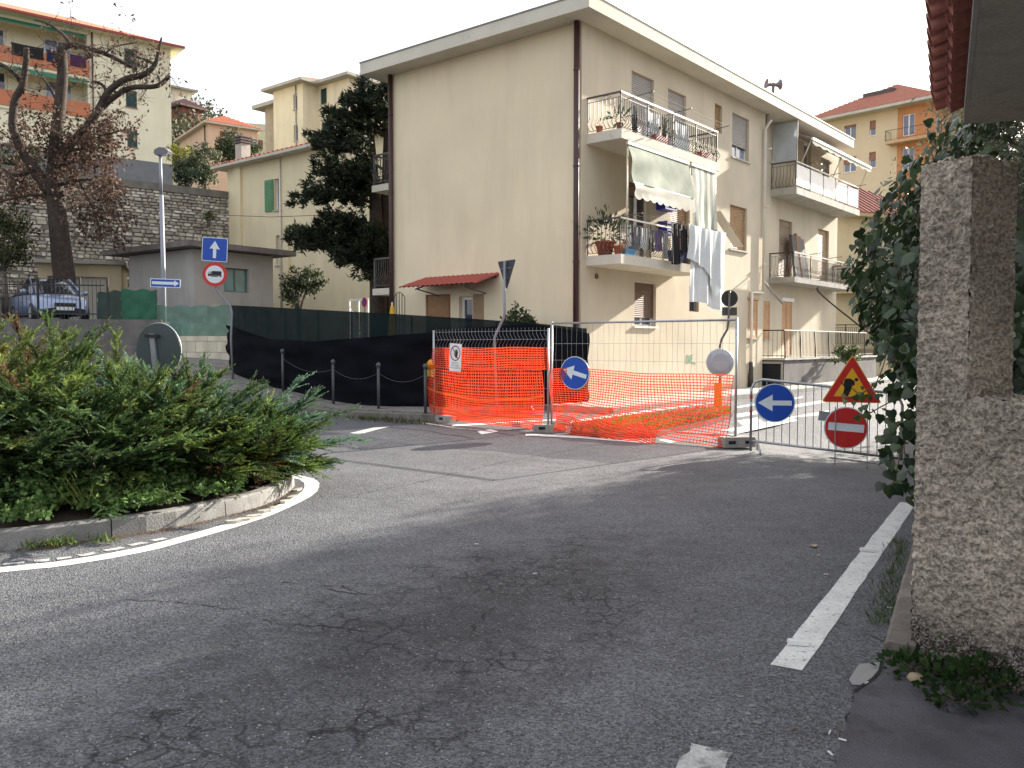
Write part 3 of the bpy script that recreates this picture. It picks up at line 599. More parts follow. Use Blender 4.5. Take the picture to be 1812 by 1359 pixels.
# awning of the right upper balcony
aw = MB(); t0, t1 = 13.0, 19.7; aw.prism([FRr.P(t0, 9.55, .1), FRr.P(t1, 9.55, .1), FRr.P(t1, 9.02, 1.35), FRr.P(t0, 9.02, 1.35)], ZV * .012); o = aw.build('retractable_awning', mat('awning_stripe', (.42, .36, .33), .8, .1, 30, trl=.3), bld)
d = MB(); d.box(FRr.P((t0 + t1) / 2, 9.0, 1.36), t1 - t0, .07, .09, RD); d.build('front_bar', WHITE, o)
d = MB(); drape(d, FRr, t0, t1, 8.99, 8.85, 1.37, 1.37, nu=60, nv=2, amp=.01, scal=.06); d.build('valance', AWN_W, o)
for t in (13.1, 16.4, 19.6): pipe(bld, [FRr.P(t, 8.2, .95), FRr.P(t, 9.0, 1.3)], .02, mat('post_cream', (.6, .54, .4)), 0, 'awning_arm')
# rear balconies seen at the far left edge of the gable
for h in (3.35, 6.55):
    f = Fac(LF.P(DEP, 0, -.15), LD, -RD); mb = MB(); q = MB()
    f.bx(mb, 0, 1.05, h - .2, h, -2.6, 0); s2 = mb.build('balcony', PL_SOFF, bld)
    f.bx(q, .02, 1.0, h + .9, h + .95, -.08, -.03); f.bx(q, .02, 1.0, h + .08, h + .11, -.07, -.04); f.bx(q, .97, 1.02, h, h + .95, -.08, -.03); f.bx(q, .97, 1.02, h + .9, h + .95, -2.5, -.03); q.build('handrail', RAIL_G, s2)
    bm = balus_mesh('belly', .8); bm.materials.append(RAIL_G)
    for k in range(9): piece('baluster', bm, s2, frame(f.P(.08 + k * .105, h + .08, -.055), LD, -RD, ZV))
    for k in range(18): piece('baluster', bm, s2, frame(f.P(.99, h + .08, -.2 - k * .13), RD, LD, ZV))
# red tiled canopy over the gable door: every tile row built
t0, t1 = 2.72, 5.6; cn = MB(); ha, hb, oo = 3.53, 3.2, 1.0
LF.bx(cn, t0 + .05, t1 - .05, ha - .09, ha - .04, 0, .06); can = cn.build('door_canopy', STEEL_D, bld); can['label'] = 'red corrugated tile canopy over the gable door'
for t in (3.2, 5.0):
    mb = MB(); mb.tube([LF.P(t, ha - .07, .02), LF.P(t, hb - .04, oo - .05)], .022, 6); mb.tube([LF.P(t, 3.02, .02), LF.P(t, hb - .03, oo - .1)], .02, 6); mb.build('bracket', STEEL_D, can)
tm = MB(); w_ = .19
for k in range(9):
    a = math.pi * k / 8; tm.v += [(-w_ / 2 * math.cos(a), -.03, .05 * math.sin(a)), (-w_ / 2 * math.cos(a), .37, .05 * math.sin(a))]
for k in range(8): tm.f.append([2 * k, 2 * k + 1, 2 * k + 3, 2 * k + 2]); tm.m.append(0)
tme = tm.mesh('tile', True); tme.materials.append(TILE_R); sl_ = (LF.P(0, hb, oo) - LF.P(0, ha, 0)); sln = sl_.length; sd = sl_.normalized()
for r in range(3):
    for k in range(16):
        p = LF.P(t0 + (k + .5) * (t1 - t0) / 16, ha - .0, .0) + sd * (r * sln / 3) + ZV * (.012 * (2 - r) * 0 + random.uniform(0, .004) + .006 * r)
        piece('tile', tme, can, frame(p, LD, sd, sd.cross(-LD) if sd.cross(-LD).z > 0 else LD.cross(sd)))
# terrace in front of the recessed part
te = MB(); FR.bx(te, TS + .2, TE + 2.2, -.1, 1.06, RC, .72); ter = te.build('terrace_wall', CONC_D, bld)
te = MB(); FR.bx(te, TS + .14, TE + 2.2, 1.06, 1.13, RC, .77); te.build('terrace_coping', CONC_L, ter)
te = MB(); S2 = Fac(FR.P(TS + .2, 0, 0), OUT, -RD); S2.bx(te, -.3, .62, 0, .92, .0, .012); te.build('cellar_opening_shade', DARK, ter)  # near-black panel on solid wall paints the shade inside the opening
te = MB(); S2.bx(te, -.34, -.3, 0, .96, 0, .05); S2.bx(te, .62, .68, 0, .96, 0, .05); S2.bx(te, -.34, .68, .93, 1.0, 0.001, .049); te.build('opening_frame', CONC, ter)
bm = balus_mesh('straight', .95); bm.materials.append(RAIL_G); rl = MB(); A_, B_ = FR.P(TS + .25, 1.13, .68), FR.P(TE + 2, 1.13, .68); A0 = FR.P(TS + .25, 1.13, RC + .05)
for (x, y, m) in ((A_, B_, 0), (A0, A_, 1)):
    rl.tube([x + ZV * .98, y + ZV * .98], .022, 6, m); rl.tube([x + ZV * .08, y + ZV * .08], .012, 5, m)
for k in range(8): q = A_.lerp(B_, k / 7); rl.tube([q - ZV * .12 + OUT * .06, q + ZV * .98], .02, 6, 1)
rr = rl.build('terrace_railing', [TOPW, IRON], bld)
for k in range(74): piece('baluster', bm, rr, Matrix.Translation(A_.lerp(B_, (k + .5) / 74)))
for k in range(6): piece('baluster', bm, rr, Matrix.Translation(A0.lerp(A_, (k + .5) / 6)))
# small wall items
mb = MB(); c = at(1055, 489, FR.P(.8, 0).y); mb.lathe([(.07, 0), (.07, .03)], FR.P(*FR.uv(1055, 489), 0.0), 14, A=OUT); mb.build('vent_cap', mat('vent_brown', (.16, .08, .04)), bld)
GRAF = mat('graffiti_green', (.08, .36, .19), .8, .2)
u0, g0 = FR.uv(1214, 645); mb = MB(); u1, g1 = FR.uv(1231, 628); gw = (u1 - u0) / 4; gh = g1 - g0
def stroke(pts, r=.011):
    P2 = [FR.P(u0 + x * gw, g0 + y * gh, .006) for x, y in pts]
    for a, b in zip(P2, P2[1:]):
        d = (b - a).normalized(); s = d.cross(OUT) * r; mb.prism([a - s - d * r * .6, a + s - d * r * .6, b + s + d * r * .6, b - s + d * r * .6], OUT * .004)
stroke([(.1, .2), (.05, .7), (.3, 1), (.7, .9), (.8, .4), (.55, .1), (.1, .2)]); stroke([(1.1, .95), (1.45, .15), (1.75, .95)]); stroke([(2.8, 1), (2.1, .95), (2.1, .15), (2.75, .2)]); stroke([(2.1, .58), (2.6, .6)]); stroke([(2.9, .25), (3.2, .05), (3.5, .2), (3.9, 0)])
mb.build('graffiti', GRAF, bld)
# roof siren
sp = FR.P(FR.uv(1368, 175, .3)[0], HT + .37, .3); si = thing('roof_siren', 'twin horn loudspeaker siren on a mast on the flat roof', 'siren', sp)
mb = MB(); mb.tube([sp, sp + ZV * .62], .05, 8); mb.build('mast', mat('siren_grey', (.18, .15, .15), .6), si)
for s in (-1, 1):
    mb = MB(); mb.lathe([(.05, 0), (.06, .1), (.09, .18), (.17, .25), (.18, .26), (.13, .25)], sp + ZV * .55, 16, A=V3((s, .15 * s, .12))); mb.build('horn', mat('siren_grey', (.18, .15, .15)), si, smooth=True)
# ---------------------------------------------------------------- laundry and pots on the balconies
def cloth(name, label, cat, A, B, drop, m, nrm, nu=18, nv=16, amp=.04, sag=.03, flare=0., bot=None, group=None, waves=3.):
    A, B = V3(A), V3(B); mb = MB(); ph = random.uniform(0, 6)
    for side in (0, 1):
        b = len(mb.v)
        for j in range(nv + 1):
            v = j / nv
            for i in range(nu + 1):
                u = i / nu; p = A.lerp(B, .5 + (u - .5) * (1 - .06 * math.sin(v * 3) + flare * v)); dd = drop * (bot(u) if bot else 1) * v
                f = amp * (.25 + .75 * v) * (math.sin(u * 6.28 * waves + ph) + .5 * math.sin(u * 6.28 * waves * 2.3 + v * 2 + ph * 2))
                mb.v.append(tuple(p - ZV * (dd + sag * 4 * u * (1 - u)) + nrm * (f + (.006 if side else 0))))
        for j in range(nv):
            for i in range(nu):
                a = b + j * (nu + 1) + i; q = [a, a + 1, a + nu + 2, a + nu + 1]; mb.f.append(q if side else q[::-1]); mb.m.append(0)
    return mb.build(name, m, smooth=True, label=label, cat=cat, group=group)
FAB_W = mat('fabric_white', (.78, .80, .82), .85, .04, 3, .03, trl=.3); FAB_B = mat('fabric_pale_blue', (.76, .79, .79), .85, .05, trl=.3); FAB_K = mat('fabric_black', (.012, .012, .014), .9); FAB_G = mat('fabric_grey', (.16, .16, .19), .9, .15); FAB_P = mat('fabric_purple', (.20, .13, .32), .9)
hl = 4.83
tA, tB = FR.uv(1218, 402, 1.35)[0], FR.uv(1284, 418, 1.35)[0]
cloth('bed_sheet', 'large white bed sheet hung below the balcony rail', 'laundry', FR.P(tA, hl, 1.36), FR.P(tB, hl, 1.36), 2.15, FAB_W, OUT, nu=40, nv=30, amp=.06, bot=lambda u: 1 - .1 * (u - .6) ** 2 - .05 * math.sin(u * 5), waves=2.5)
cloth('folded_sheet', 'pale blue sheet folded diagonally over the white bed sheet', 'laundry', FR.P(tA - .12, hl + .02, 1.44), FR.P(tB - .15, hl + .0, 1.44), 1.75, FAB_B, OUT, nu=40, nv=24, amp=.05, bot=lambda u: .52 + .1 * math.sin(u * 3) + (.48 * max(0, 1 - abs(u - .72) / .3)), waves=3)
for k, (x0, x1, yb, lab, mm) in enumerate(((1187, 1203, 465, 'long black trousers pegged to the lower balcony line', FAB_K), (1203, 1217, 443, 'black top pegged between trousers and bed sheet', FAB_K))):
    a, b = FR.uv(x0, 400, 1.3)[0], FR.uv(x1, 402, 1.3)[0]; h0 = FR.uv(x0, yb, 1.3)[1]; cloth('hung_garment', lab, 'laundry', FR.P(a, hl, 1.3), FR.P(b, hl, 1.3), hl - h0, mm, OUT, amp=.04, waves=2)
labs = [('white striped shirt hanging inside the lower balcony rail', FAB_W), ('grey shirt hanging inside lower balcony next to white shirt', FAB_G), ('white vest hanging mid rail of lower balcony', FAB_W), ('dark jumper hanging inside lower balcony', FAB_K), ('purple top hanging inside lower balcony', FAB_P), ('pale blue towel hanging inside lower balcony', FAB_B)]
for k, (lab, mm) in enumerate(labs):
    t = .75 + k * .38; cloth('hung_garment', lab, 'laundry', FR.P(t, 4.66, .82), FR.P(t + .31, 4.66, .82), random.uniform(.5, .7), mm, OUT, nu=10, nv=8, amp=.025, waves=1.5)
for k, (t, wd, lab, mm) in enumerate(((1.05, .3, 'black jacket hanging behind the upper balcony rail', FAB_K), (1.75, .75, 'white towel drying behind upper balcony rail', FAB_W), (3.3, .8, 'second white towel drying near the upper balcony middle', FAB_W), (2.62, .25, 'dark scarf between two white towels on upper balcony', FAB_K))):
    cloth('hung_garment', lab, 'laundry', FR.P(t, 7.74, .8), FR.P(t + wd, 7.74, .8), .68, mm, OUT, nu=12, nv=8, amp=.025, waves=2)
TERRA = mat('terracotta', (.30, .09, .05), .8, .15); GRN = mat('plant_green', (.05, .10, .025), .7, .3, tint=False, trl=.2)
def leaves_np(P, size, nrm_bias=None, asp=.5, seed=0, col=None, curl=.3):
    """one 4-vert diamond leaf per point; returns V, F, C"""
    r = np.random.default_rng(seed); n = len(P); d = r.normal(size=(n, 3)); d /= np.linalg.norm(d, axis=1)[:, None]
    if nrm_bias is not None: d = d + np.array(nrm_bias); d /= np.linalg.norm(d, axis=1)[:, None]
    w = np.cross(d, r.normal(size=(n, 3))); w /= np.linalg.norm(w, axis=1)[:, None]; nn = np.cross(d, w)
    s = (size * r.uniform(.6, 1.3, n))[:, None]; a = P; b = P + d * s * .5 + w * s * asp * .5 + nn * s * curl * .2; c = P + d * s; e = P + d * s * .5 - w * s * asp * .5 + nn * s * curl * .2
    Vv = np.stack([a, b, c, e], 1).reshape(-1, 3); F = np.arange(4 * n).reshape(-1, 4)
    return Vv, F, (None if col is None else np.repeat(col, 4, 0))
LEAF = mat('leaf', (.06, .1, .03), .65, .15, 8, .1, 40, tint=True, trl=.25, spec=.3); LEAF_DRY = mat('leaf_dry', (.15, .08, .04), .8, .2, 8, tint=True, trl=.25, spec=.2)
def tints(n, c0, c1, seed=0, pw=1.):
    r = np.random.default_rng(seed); k = r.uniform(0, 1, n)[:, None] ** pw; b = r.uniform(.7, 1.3, n)[:, None]; return (np.array(c0) * (1 - k) + np.array(c1) * k) * b
def pot(label, p, r, h, n, ls, c0, c1, up=.6, flat=False, m=None, seed=1, droop=0.):
    t = thing('flower_pot', label, 'plant pot', p); mb = MB(); p = V3(p)
    if flat: mb.prism([p + RD * a * 2.6 * r + OUT * b * r * .8 for a, b in ((-1, -1), (1, -1), (1, 1), (-1, 1))], ZV * h)
    else: mb.lathe([(r * .7, 0), (r, h * .85), (r * 1.12, h * .86), (r * 1.12, h), (r * .9, h * .97)], p, 16)
    mb.build('pot', m or TERRA, t, smooth=not flat); r_ = np.random.default_rng(seed)
    P = r_.normal(size=(n, 3)) * np.array([r, r, r * .8]) + np.array(p + ZV * (h + up * r)); P[:, 2] = np.maximum(P[:, 2], p.z + h * .9)
    Vv, F, C = leaves_np(P, ls, (0, 0, .6), .35, seed, tints(n, c0, c1, seed)); npmesh('foliage', Vv, F, LEAF, t, C); return t
pot('small terracotta pot behind the upper balcony side rail', FR.P(.42, 6.92, .25), .09, .2, 12, .1, (.05, .08, .03), (.08, .1, .04), seed=2)
pot('tall spiky potted plant in upper balcony corner', FR.P(.5, 6.92, .8), .08, .22, 45, .17, (.02, .05, .03), (.03, .07, .04), 2.2, seed=3)
pot('long red planter with dark plants under upper balcony rail', FR.P(2.35, 6.96, .86), .14, .16, 90, .1, (.02, .04, .02), (.04, .07, .03), 1, True, TILE_R, 4)
pot('red planter at the far end of the upper balcony', FR.P(4.95, 6.96, .86), .14, .16, 40, .12, (.04, .08, .02), (.08, .12, .03), .8, True, TILE_R, 5)
pot('big terracotta pot with leafy plant on the lower balcony', FR.P(.55, 3.85, .35), .24, .38, 240, .17, (.025, .05, .02), (.06, .09, .035), 1.3, seed=6)
pot('small orange pot beside the blue basin on lower balcony', FR.P(.5, 3.85, .78), .12, .24, 30, .1, (.5, .1, .02), (.4, .12, .03), .8, m=mat('orange_pot', (.55, .12, .03)), seed=7)
pot('orange planter behind the black trousers on lower balcony', FR.P(4.3, 3.85, .86), .12, .3, 30, .1, (.06, .09, .02), (.1, .1, .03), .6, True, mat('orange_pot', (.55, .12, .03)), 8)
def basin(label, p, m, l, w, h):
    mb = MB(); p = V3(p); o_ = [p + RD * a * l * .42 + OUT * b * w * .42 for a, b in ((-1, -1), (1, -1), (1, 1), (-1, 1))]; u_ = [p + ZV * h + RD * a * l * .5 + OUT * b * w * .5 for a, b in ((-1, -1), (1, -1), (1, 1), (-1, 1))]; i_ = [q + (p + ZV * h - q) * .06 for q in u_]; k_ = [q + ZV * .02 + (p - q) * .05 for q in o_]
    mb.add(o_ + u_ + i_ + k_, [[3, 2, 1, 0]] + [[i, (i + 1) % 4, 4 + (i + 1) % 4, 4 + i] for i in range(4)] + [[4 + i, 4 + (i + 1) % 4, 8 + (i + 1) % 4, 8 + i] for i in range(4)] + [[8 + i, 8 + (i + 1) % 4, 12 + (i + 1) % 4, 12 + i] for i in range(4)] + [[12, 13, 14, 15]])
    mb.build('plastic_basin', m, label=label, cat='basin')
basin('bright blue plastic basin on the lower balcony floor', FR.P(.85, 3.85, .76), mat('plastic_blue', (.02, .28, .60), .4), .5, .34, .18)
basin('dark blue laundry tub near the black trousers', FR.P(3.55, 3.85, .8), mat('plastic_navy', (.015, .04, .20), .4), .55, .36, .36)
for lab, h, s in (('upper blue storage rack on lower balcony wall', 5.45, .62), ('lower blue crate by the brown roller shutter', 4.75, .38)):
    mb = MB(); c = FR.P(4.05, h, .0)
    for k in range(4): FR.bx(mb, 4.05 - s / 2, 4.05 + s / 2, h + k * .1, h + k * .1 + .05, .01, .30)
    FR.bx(mb, 4.05 - s / 2 - .02, 4.05 - s / 2, h, h + .38, .0, .3); FR.bx(mb, 4.05 + s / 2, 4.05 + s / 2 + .02, h, h + .38, .0, .3); mb.build('wall_rack', mat('plastic_violet', (.03, .03, .30), .5), label=lab, cat='rack')
# old boards leaning on the right middle balcony
x0 = FRr.uv(1404, 480, .3)[0]; root = thing('leaning_wardrobe', 'dark old wardrobe boards leaning on the right balcony', 'wardrobe', FRr.P(x0 + .7, 4.06, .5))
for k, (w_, mm) in enumerate(((.42, mat('board_grey', (.09, .08, .07), .7, .3, 6)), (.16, WOOD), (.34, mat('board_dark', (.03, .022, .025), .5)), (.3, mat('board_dark', (.03, .022, .025))))):
    mb = MB(); xx = x0 + [0, .43, .6, .97][k]; hh = [1.72, 1.80, 1.72, 1.64][k]; mb.prism([FRr.P(xx, 4.06, .42), FRr.P(xx + w_, 4.06, .46), FRr.P(xx + w_ - .06, 4.06 + hh, .22), FRr.P(xx, 4.06 + hh, .2)], -OUT * .09); mb.build('board', mm, root)
# ================================================================ roadworks: fences, nets, barrier, signs
ORANGE = mat('net_orange', (.66, .055, .014), .6, .14, 3, .06, 60, trl=.32); ORANGE_T = mat('net_band', (.68, .10, .02), .55, .08, trl=.3)
def net(name, label, S, nx, ny, w, m=ORANGE, cat='safety net', extra=None):
    """real open mesh: S(u,v) gives the sheet, strands are thin ribbons"""
    P = np.array([[S(i / nx, j / ny) for i in range(nx + 1)] for j in range(ny + 1)], dtype=float); Vs = []; Fs = []; n0 = 0
    dv = np.gradient(P, axis=0); dv /= np.linalg.norm(dv, axis=2)[..., None] + 1e-9; du = np.gradient(P, axis=1); du /= np.linalg.norm(du, axis=2)[..., None] + 1e-9
    for D, ax, ww in ((dv, 1, w), (du, 0, w * .8)):
        A, B = P - D * ww / 2, P + D * ww / 2; k = P.shape[0] * P.shape[1]; Vs += [A.reshape(-1, 3), B.reshape(-1, 3)]; idx = np.arange(k).reshape(P.shape[:2])
        a, b = (idx[:, :-1], idx[:, 1:]) if ax == 1 else (idx[:-1], idx[1:]); a, b = a.ravel() + n0, b.ravel() + n0; Fs.append(np.stack([a, b, b + k, a + k], 1)); n0 += 2 * k
    o = npmesh(name, np.concatenate(Vs), np.concatenate(Fs), m, label=label, cat=cat); return o
A1, B1 = gd(768, 745), gd(970, 765); A2, B2 = gd(976, 764), gd(1301, 790)
def fence_panel(label, A, B, h, group=None, sag=0., bend=False, wires=36, posts=(True, True)):
    A, B = V3(A), V3(B); d = (B - A).normalized(); L_ = (B - A).length; n = V3((d.y, -d.x, 0)); t = thing('site_fence', label, 'fence', (A + B) / 2, group)
    for p in (A, B): mb = MB(); mb.tube([p + ZV * .02, p + ZV * h], .021, 10); mb.build('post', STEEL, t, smooth=True)
    for z in ((h - .03, .16) if not bend else ()): mb = MB(); mb.tube([A + ZV * z, B + ZV * z], .019, 10); mb.build('frame_rail', STEEL, t, smooth=True)
    mb = MB(); z0, z1 = .18, h - (.03 if not bend else 0)
    for k in range(1, wires):
        p = A + d * L_ * k / wires; wob = sag * math.sin(k * 1.7)
        if bend: pth = [(z0, 0), (h - .36, 0), (h - .30, .0), (h - .20, .075), (h - .10, 0), (h + .02, 0)]
        else: pth = [(z0, 0), (z0 + (z1 - z0) * .33, wob), (z0 + (z1 - z0) * .66, -wob * .7), (z1, 0)]
        mb.tube([p + ZV * z + (d if bend else d) * o for z, o in pth], .0026, 4)
    for z in ([.35, .8, 1.25, h - .36, h - .20, h - .04] if bend else [.5, .92, 1.32, 1.62]): mb.tube([A + ZV * z + (d * .07 if z == h - .20 and bend else d * 0), B + ZV * z], .003, 4)
    mb.build('wire_mesh', STEEL, t); return t, d, n
f1, d1, n1 = fence_panel('wire mesh site fence with zigzag top hung with two orange nets', A1, B1, 1.9, bend=True, wires=33)
f2, d2, n2 = fence_panel('taller tubular wire fence panel carrying the blue arrow disc', A2, B2, 2.02, sag=.03, wires=32)
BLK = mat('fence_block', (.30, .28, .25), .9, .15, 5, .15, 50, .3, 50)
def block(label, c, d, m=BLK, l=.62, w=.22, h=.14, holes=True):
    mb = MB(); c = V3(c); s = V3((-d.y, d.x, 0)); pts = [c + d * a * l / 2 + s * b * w / 2 for a, b in ((-1, -.8), (-.92, -1), (.92, -1), (1, -.8), (1, .8), (.92, 1), (-.92, 1), (-1, .8))]
    mb.prism(pts, ZV * (h - .02)); mb.prism([c + ZV * (h - .02) + (p - c) * .95 for p in pts], ZV * .02); t = mb.build('fence_foot', m, label=label, cat='concrete foot', group='concrete feet under the site fences')
    if holes:
        q = MB()
        for k in (-1, 1): q.box(c + s * (-w / 2) * 1 + d * k * .14 + ZV * .08, .12, .008, .05, d); q.box(c + s * (w / 2) + d * k * .14 + ZV * .08, .12, .008, .05, d)
        q.build('lift_slot_shade', DARK, t)  # near-black boxes on the faces paint the shade inside the slots
block('long concrete foot under the fence post with amber lamp', A1 + d1 * .22 - n1 * .0, d1, l=.78); block('concrete foot where the two site fences meet', (B1 + A2) / 2, V3((1, -.1, 0)).normalized(), l=.6); block('slotted concrete foot beside the crowd barrier', B2 + V3((.02, -.02, 0)), V3((1, .2, 0)).normalized(), l=.56, w=.26, h=.16)
# net hung on fence 1
ofs = n1 * .05
def S_up(u, v): q = A1.lerp(B1, .01 + 1.0 * u) + ofs; return tuple(q + ZV * (1.50 + .05 * u - v * (.37 + .05 * math.sin(u * 3)) + .01 * math.sin(u * 11)) + n1 * .02 * math.sin(u * 14 + v * 3))
net('safety_net', 'narrow upper strip of orange net on the zigzag fence', S_up, 40, 9, .023)
def S_lo(u, v):
    q = A1.lerp(B1, -.02 + 1.0 * u) + ofs * 1.3; top = 1.08 + .06 * u + .35 * max(0, .28 - u) ; bot = .10 - .05 * u
    sagv = v + .16 * math.sin(math.pi * v) * math.sin(u * 2.2 + .3) * (1 - .5 * u); return tuple(q + ZV * (top + (bot - top) * min(1, sagv)) + n1 * (.05 * math.sin(u * 9 + v * 4) + .03 * math.sin(u * 21) + .12 * v * u * math.sin(u * 3)))
net('safety_net', 'wide lower orange net sagging below the no access placard', S_lo, 58, 22, .0215)
for k, (v0, lab) in enumerate(((.40, 'upper'), (.74, 'lower'))):
    mb = MB(); pts = [V3(S_lo(u / 30, v0 + .06 * math.sin(u / 30 * 3.1))) + n1 * .012 for u in range(31)]
    for i in range(30): a, b = pts[i], pts[i + 1]; mb.add([a - ZV * .02, b - ZV * .02, b + ZV * .025, a + ZV * .025], [[0, 1, 2, 3]])
    mb.build('orange_tape', ORANGE_T, label='%s solid orange band crossing the wide lower net' % lab, cat='tape')
# net hung on fence 2, its lower part pulled towards the road
def S2_(u, v):
    q = A2.lerp(B2, .01 + .985 * u) + n2 * .06; top = 1.15 - .03 * u + .04 * math.sin(u * 8) * (1 - u); bot = .26 - .26 * u
    h = top + (bot - top) * v; fwd = .55 * max(0, v - .55) * u + .05 * math.sin(u * 12 + v * 5) + .03 * math.sin(u * 27); return tuple(q + ZV * max(.015, h) + n2 * fwd + d2 * (-.1 * max(0, v - .6) * u))
net('safety_net', 'orange net draped low across the tall fence panel', S2_, 66, 23, .0145)
def S3_(u, v): q = A2.lerp(B2, .06 + .62 * u) + n2 * (.12 + .3 * u + .12 * v); return tuple(q + ZV * (.30 - .05 * u - .26 * v + .03 * math.sin(u * 17)))
net('safety_net', 'crumpled fold of orange net lying along the fence foot', S3_, 44, 8, .021)
# signs ---------------------------------------------------------------------------------
BLUE = mat('sign_blue', (.008, .06, .36), .4, .06, 3, .03); SWHITE = mat('sign_white', (.62, .66, .68), .45, .06, 4); SRED = mat('sign_red', (.50, .022, .02), .4, .08, 4); SYEL = mat('sign_yellow', (.72, .38, .02), .45, .08, 4)
SBACK = mat('sign_back', (.045, .055, .06), .5, .2, 4, metal=.2); SBLK = mat('sign_black', (.012, .011, .014), .5); MAROON = mat('sign_maroon', (.22, .012, .025), .5)
class Plate:
    def __init__(s, c, yaw=0., roll=0.):
        s.c = V3(c); U = V3((math.cos(yaw), math.sin(yaw), 0)); s.U = U * math.cos(roll) + ZV * math.sin(roll); s.V = ZV * math.cos(roll) - U * math.sin(roll); s.N = U.cross(ZV)
    def p(s, x, y, o=0.): return s.c + s.U * x + s.V * y + s.N * o
    def pr(s, mb, pts, o0, o1, m=0): mb.prism([s.p(x, y, o0) for x, y in pts], s.N * (o1 - o0), m); return mb
def circ(r, n=40, cx=0, cy=0, a0=0, a1=360): return [(cx + r * math.cos(rad(a0 + (a1 - a0) * i / n)), cy + r * math.sin(rad(a0 + (a1 - a0) * i / n))) for i in range(n if a1 - a0 >= 360 else n + 1)]
def rrect(w, h, r, n=4):
    o = []
    for cx, cy, a in ((w / 2 - r, h / 2 - r, 0), (-w / 2 + r, h / 2 - r, 90), (-w / 2 + r, -h / 2 + r, 180), (w / 2 - r, -h / 2 + r, 270)): o += [(cx + r * math.cos(rad(a + 90 * k / n)), cy + r * math.sin(rad(a + 90 * k / n))) for k in range(n + 1)]
    return o
def arrow(L_=.44, hw=.13, hl=.15, sw=.034): return [(-L_ / 2, 0), (-L_ / 2 + hl, hw), (-L_ / 2 + hl, sw), (L_ / 2, sw), (L_ / 2, -sw), (-L_ / 2 + hl, -sw), (-L_ / 2 + hl, -hw)]
def rot2(pts, a): c, s = math.cos(rad(a)), math.sin(rad(a)); return [(x * c - y * s, x * s + y * c) for x, y in pts]
def sign_root(name, label, pl, group=None): return thing(name, label, 'road sign', pl.c - ZV * .3, group)
def blue_disc(label, pl, r, ang):
    t = sign_root('direction_sign', label, pl); mb = MB(); pl.pr(mb, circ(r), -.012, 0); mb.build('plate', SBACK, t); mb = MB(); pl.pr(mb, circ(r * .985), 0, .003); mb.build('white_rim', SWHITE, t)
    mb = MB(); pl.pr(mb, circ(r * .945), .003, .005); mb.build('blue_face', BLUE, t); mb = MB(); pl.pr(mb, rot2(arrow(r * 1.66, r * .43, r * .72, r * .125), ang), .005, .007); mb.build('arrow', SWHITE, t); return t
c1 = at(1017, 660, (A2 + d2 * .38).y - .2); blue_disc('blue disc with white arrow tilted on the tall fence panel', Plate(c1, rad(-34), 0), .30, -15)
# crowd barrier
BA = gd(1328, 800); BB = V3((5.62, 12.42, 0)); BB.z = elev(BB.x, BB.y); bd = (BB - BA).normalized(); bn = V3((bd.y, -bd.x, 0)); BL = (BB - BA).length
bar = thing('crowd_barrier', 'galvanised crowd control barrier blocking the right hand road', 'barrier', (BA + BB) / 2)
bz0, bz1 = .17, 1.1; fr_ = [BA + ZV * .02 , BA + ZV * (bz1 - .16), BA + bd * .05 + ZV * (bz1 - .05), BA + bd * .16 + ZV * bz1, BB - bd * .16 + ZV * bz1, BB - bd * .05 + ZV * (bz1 - .05), BB + ZV * (bz1 - .16), BB + ZV * .14]
mb = MB(); mb.tube(fr_, .02, 10); mb.build('frame', STEEL, bar, smooth=True); mb = MB(); mb.tube([BA + ZV * bz0, BB + ZV * bz0], .019, 10); mb.build('bottom_rail', STEEL, bar, smooth=True)
q = MB(); q.tube([(0, 0, 0), (0, 0, bz1 - bz0)], .0065, 6); qm = q.mesh('bar'); qm.materials.append(STEEL)
for k in range(1, 19): piece('bar', qm, bar, Matrix.Translation(BA + bd * BL * k / 19 + ZV * bz0))
for p, s in ((BA + bd * .1, 1), (BB - bd * .22, -1)):
    for sg in (-1, 1): mb = MB(); mb.tube([p + ZV * bz0, p + bn * sg * .28 + bd * .02 * s + ZV * .02], .017, 8); mb.build('foot', STEEL, bar, smooth=True)
mb = MB(); mb.box(BA.lerp(BB, .49) + ZV * .66 + bn * .014, .15, .006, .14, bd); mb.build('name_plate', mat('plate_grey', (.25, .26, .28), .5), bar)
RW = mat('tape_red', (.45, .02, .03), .5)
for k in range(4): mb = MB(); mb.tube([BA + ZV * (.58 + k * .11), BA + ZV * (.635 + k * .11)], .0225, 10); mb.build('reflective_band', RW if k % 2 == 0 else SWHITE, bar)
byaw = math.atan2(bd.y, bd.x)
c2 = BA + bd * BL * .0 + V3((0, 0, 0)); pl2 = Plate(at(1371, 713, (BA + bd * .33).y - .07), rad(-11)); blue_disc('blue disc with level white arrow on the crowd barrier', pl2, .288, 0)
# roadworks triangle
Yb = (BA + bd * BL * .68).y - .10; T0, T1, T2 = at(1509, 627, Yb), at(1453, 712, Yb + .09), at(1560, 713, Yb - .09); Tc = (T0 + T1 + T2) / 3
tw = (T2 - T1).length; thh = (T0 - (T1 + T2) / 2).length; plT = Plate(V3((Tc.x, Tc.y, (T1.z + T2.z) / 2)), math.atan2((T2 - T1).y, (T2 - T1).x), rad(-.5))
def tri(w, h, y0=0., r=.03):
    P3 = [V3((-w / 2, y0, 0)), V3((w / 2, y0, 0)), V3((0, y0 + h, 0))]; out = []
    for i in range(3):
        p, a, b = P3[i], (P3[i - 1] - P3[i]).normalized(), (P3[(i + 1) % 3] - P3[i]).normalized()
        for k in range(5): s = k / 4; q = (p + a * r * 1.5) * (1 - s) ** 2 + p * 2 * s * (1 - s) + (p + b * r * 1.5) * s * s; out.append((q.x, q.y))
    return out
t = thing('roadworks_sign', 'yellow and red triangular roadworks sign on the crowd barrier', 'road sign', plT.c); hw = tw
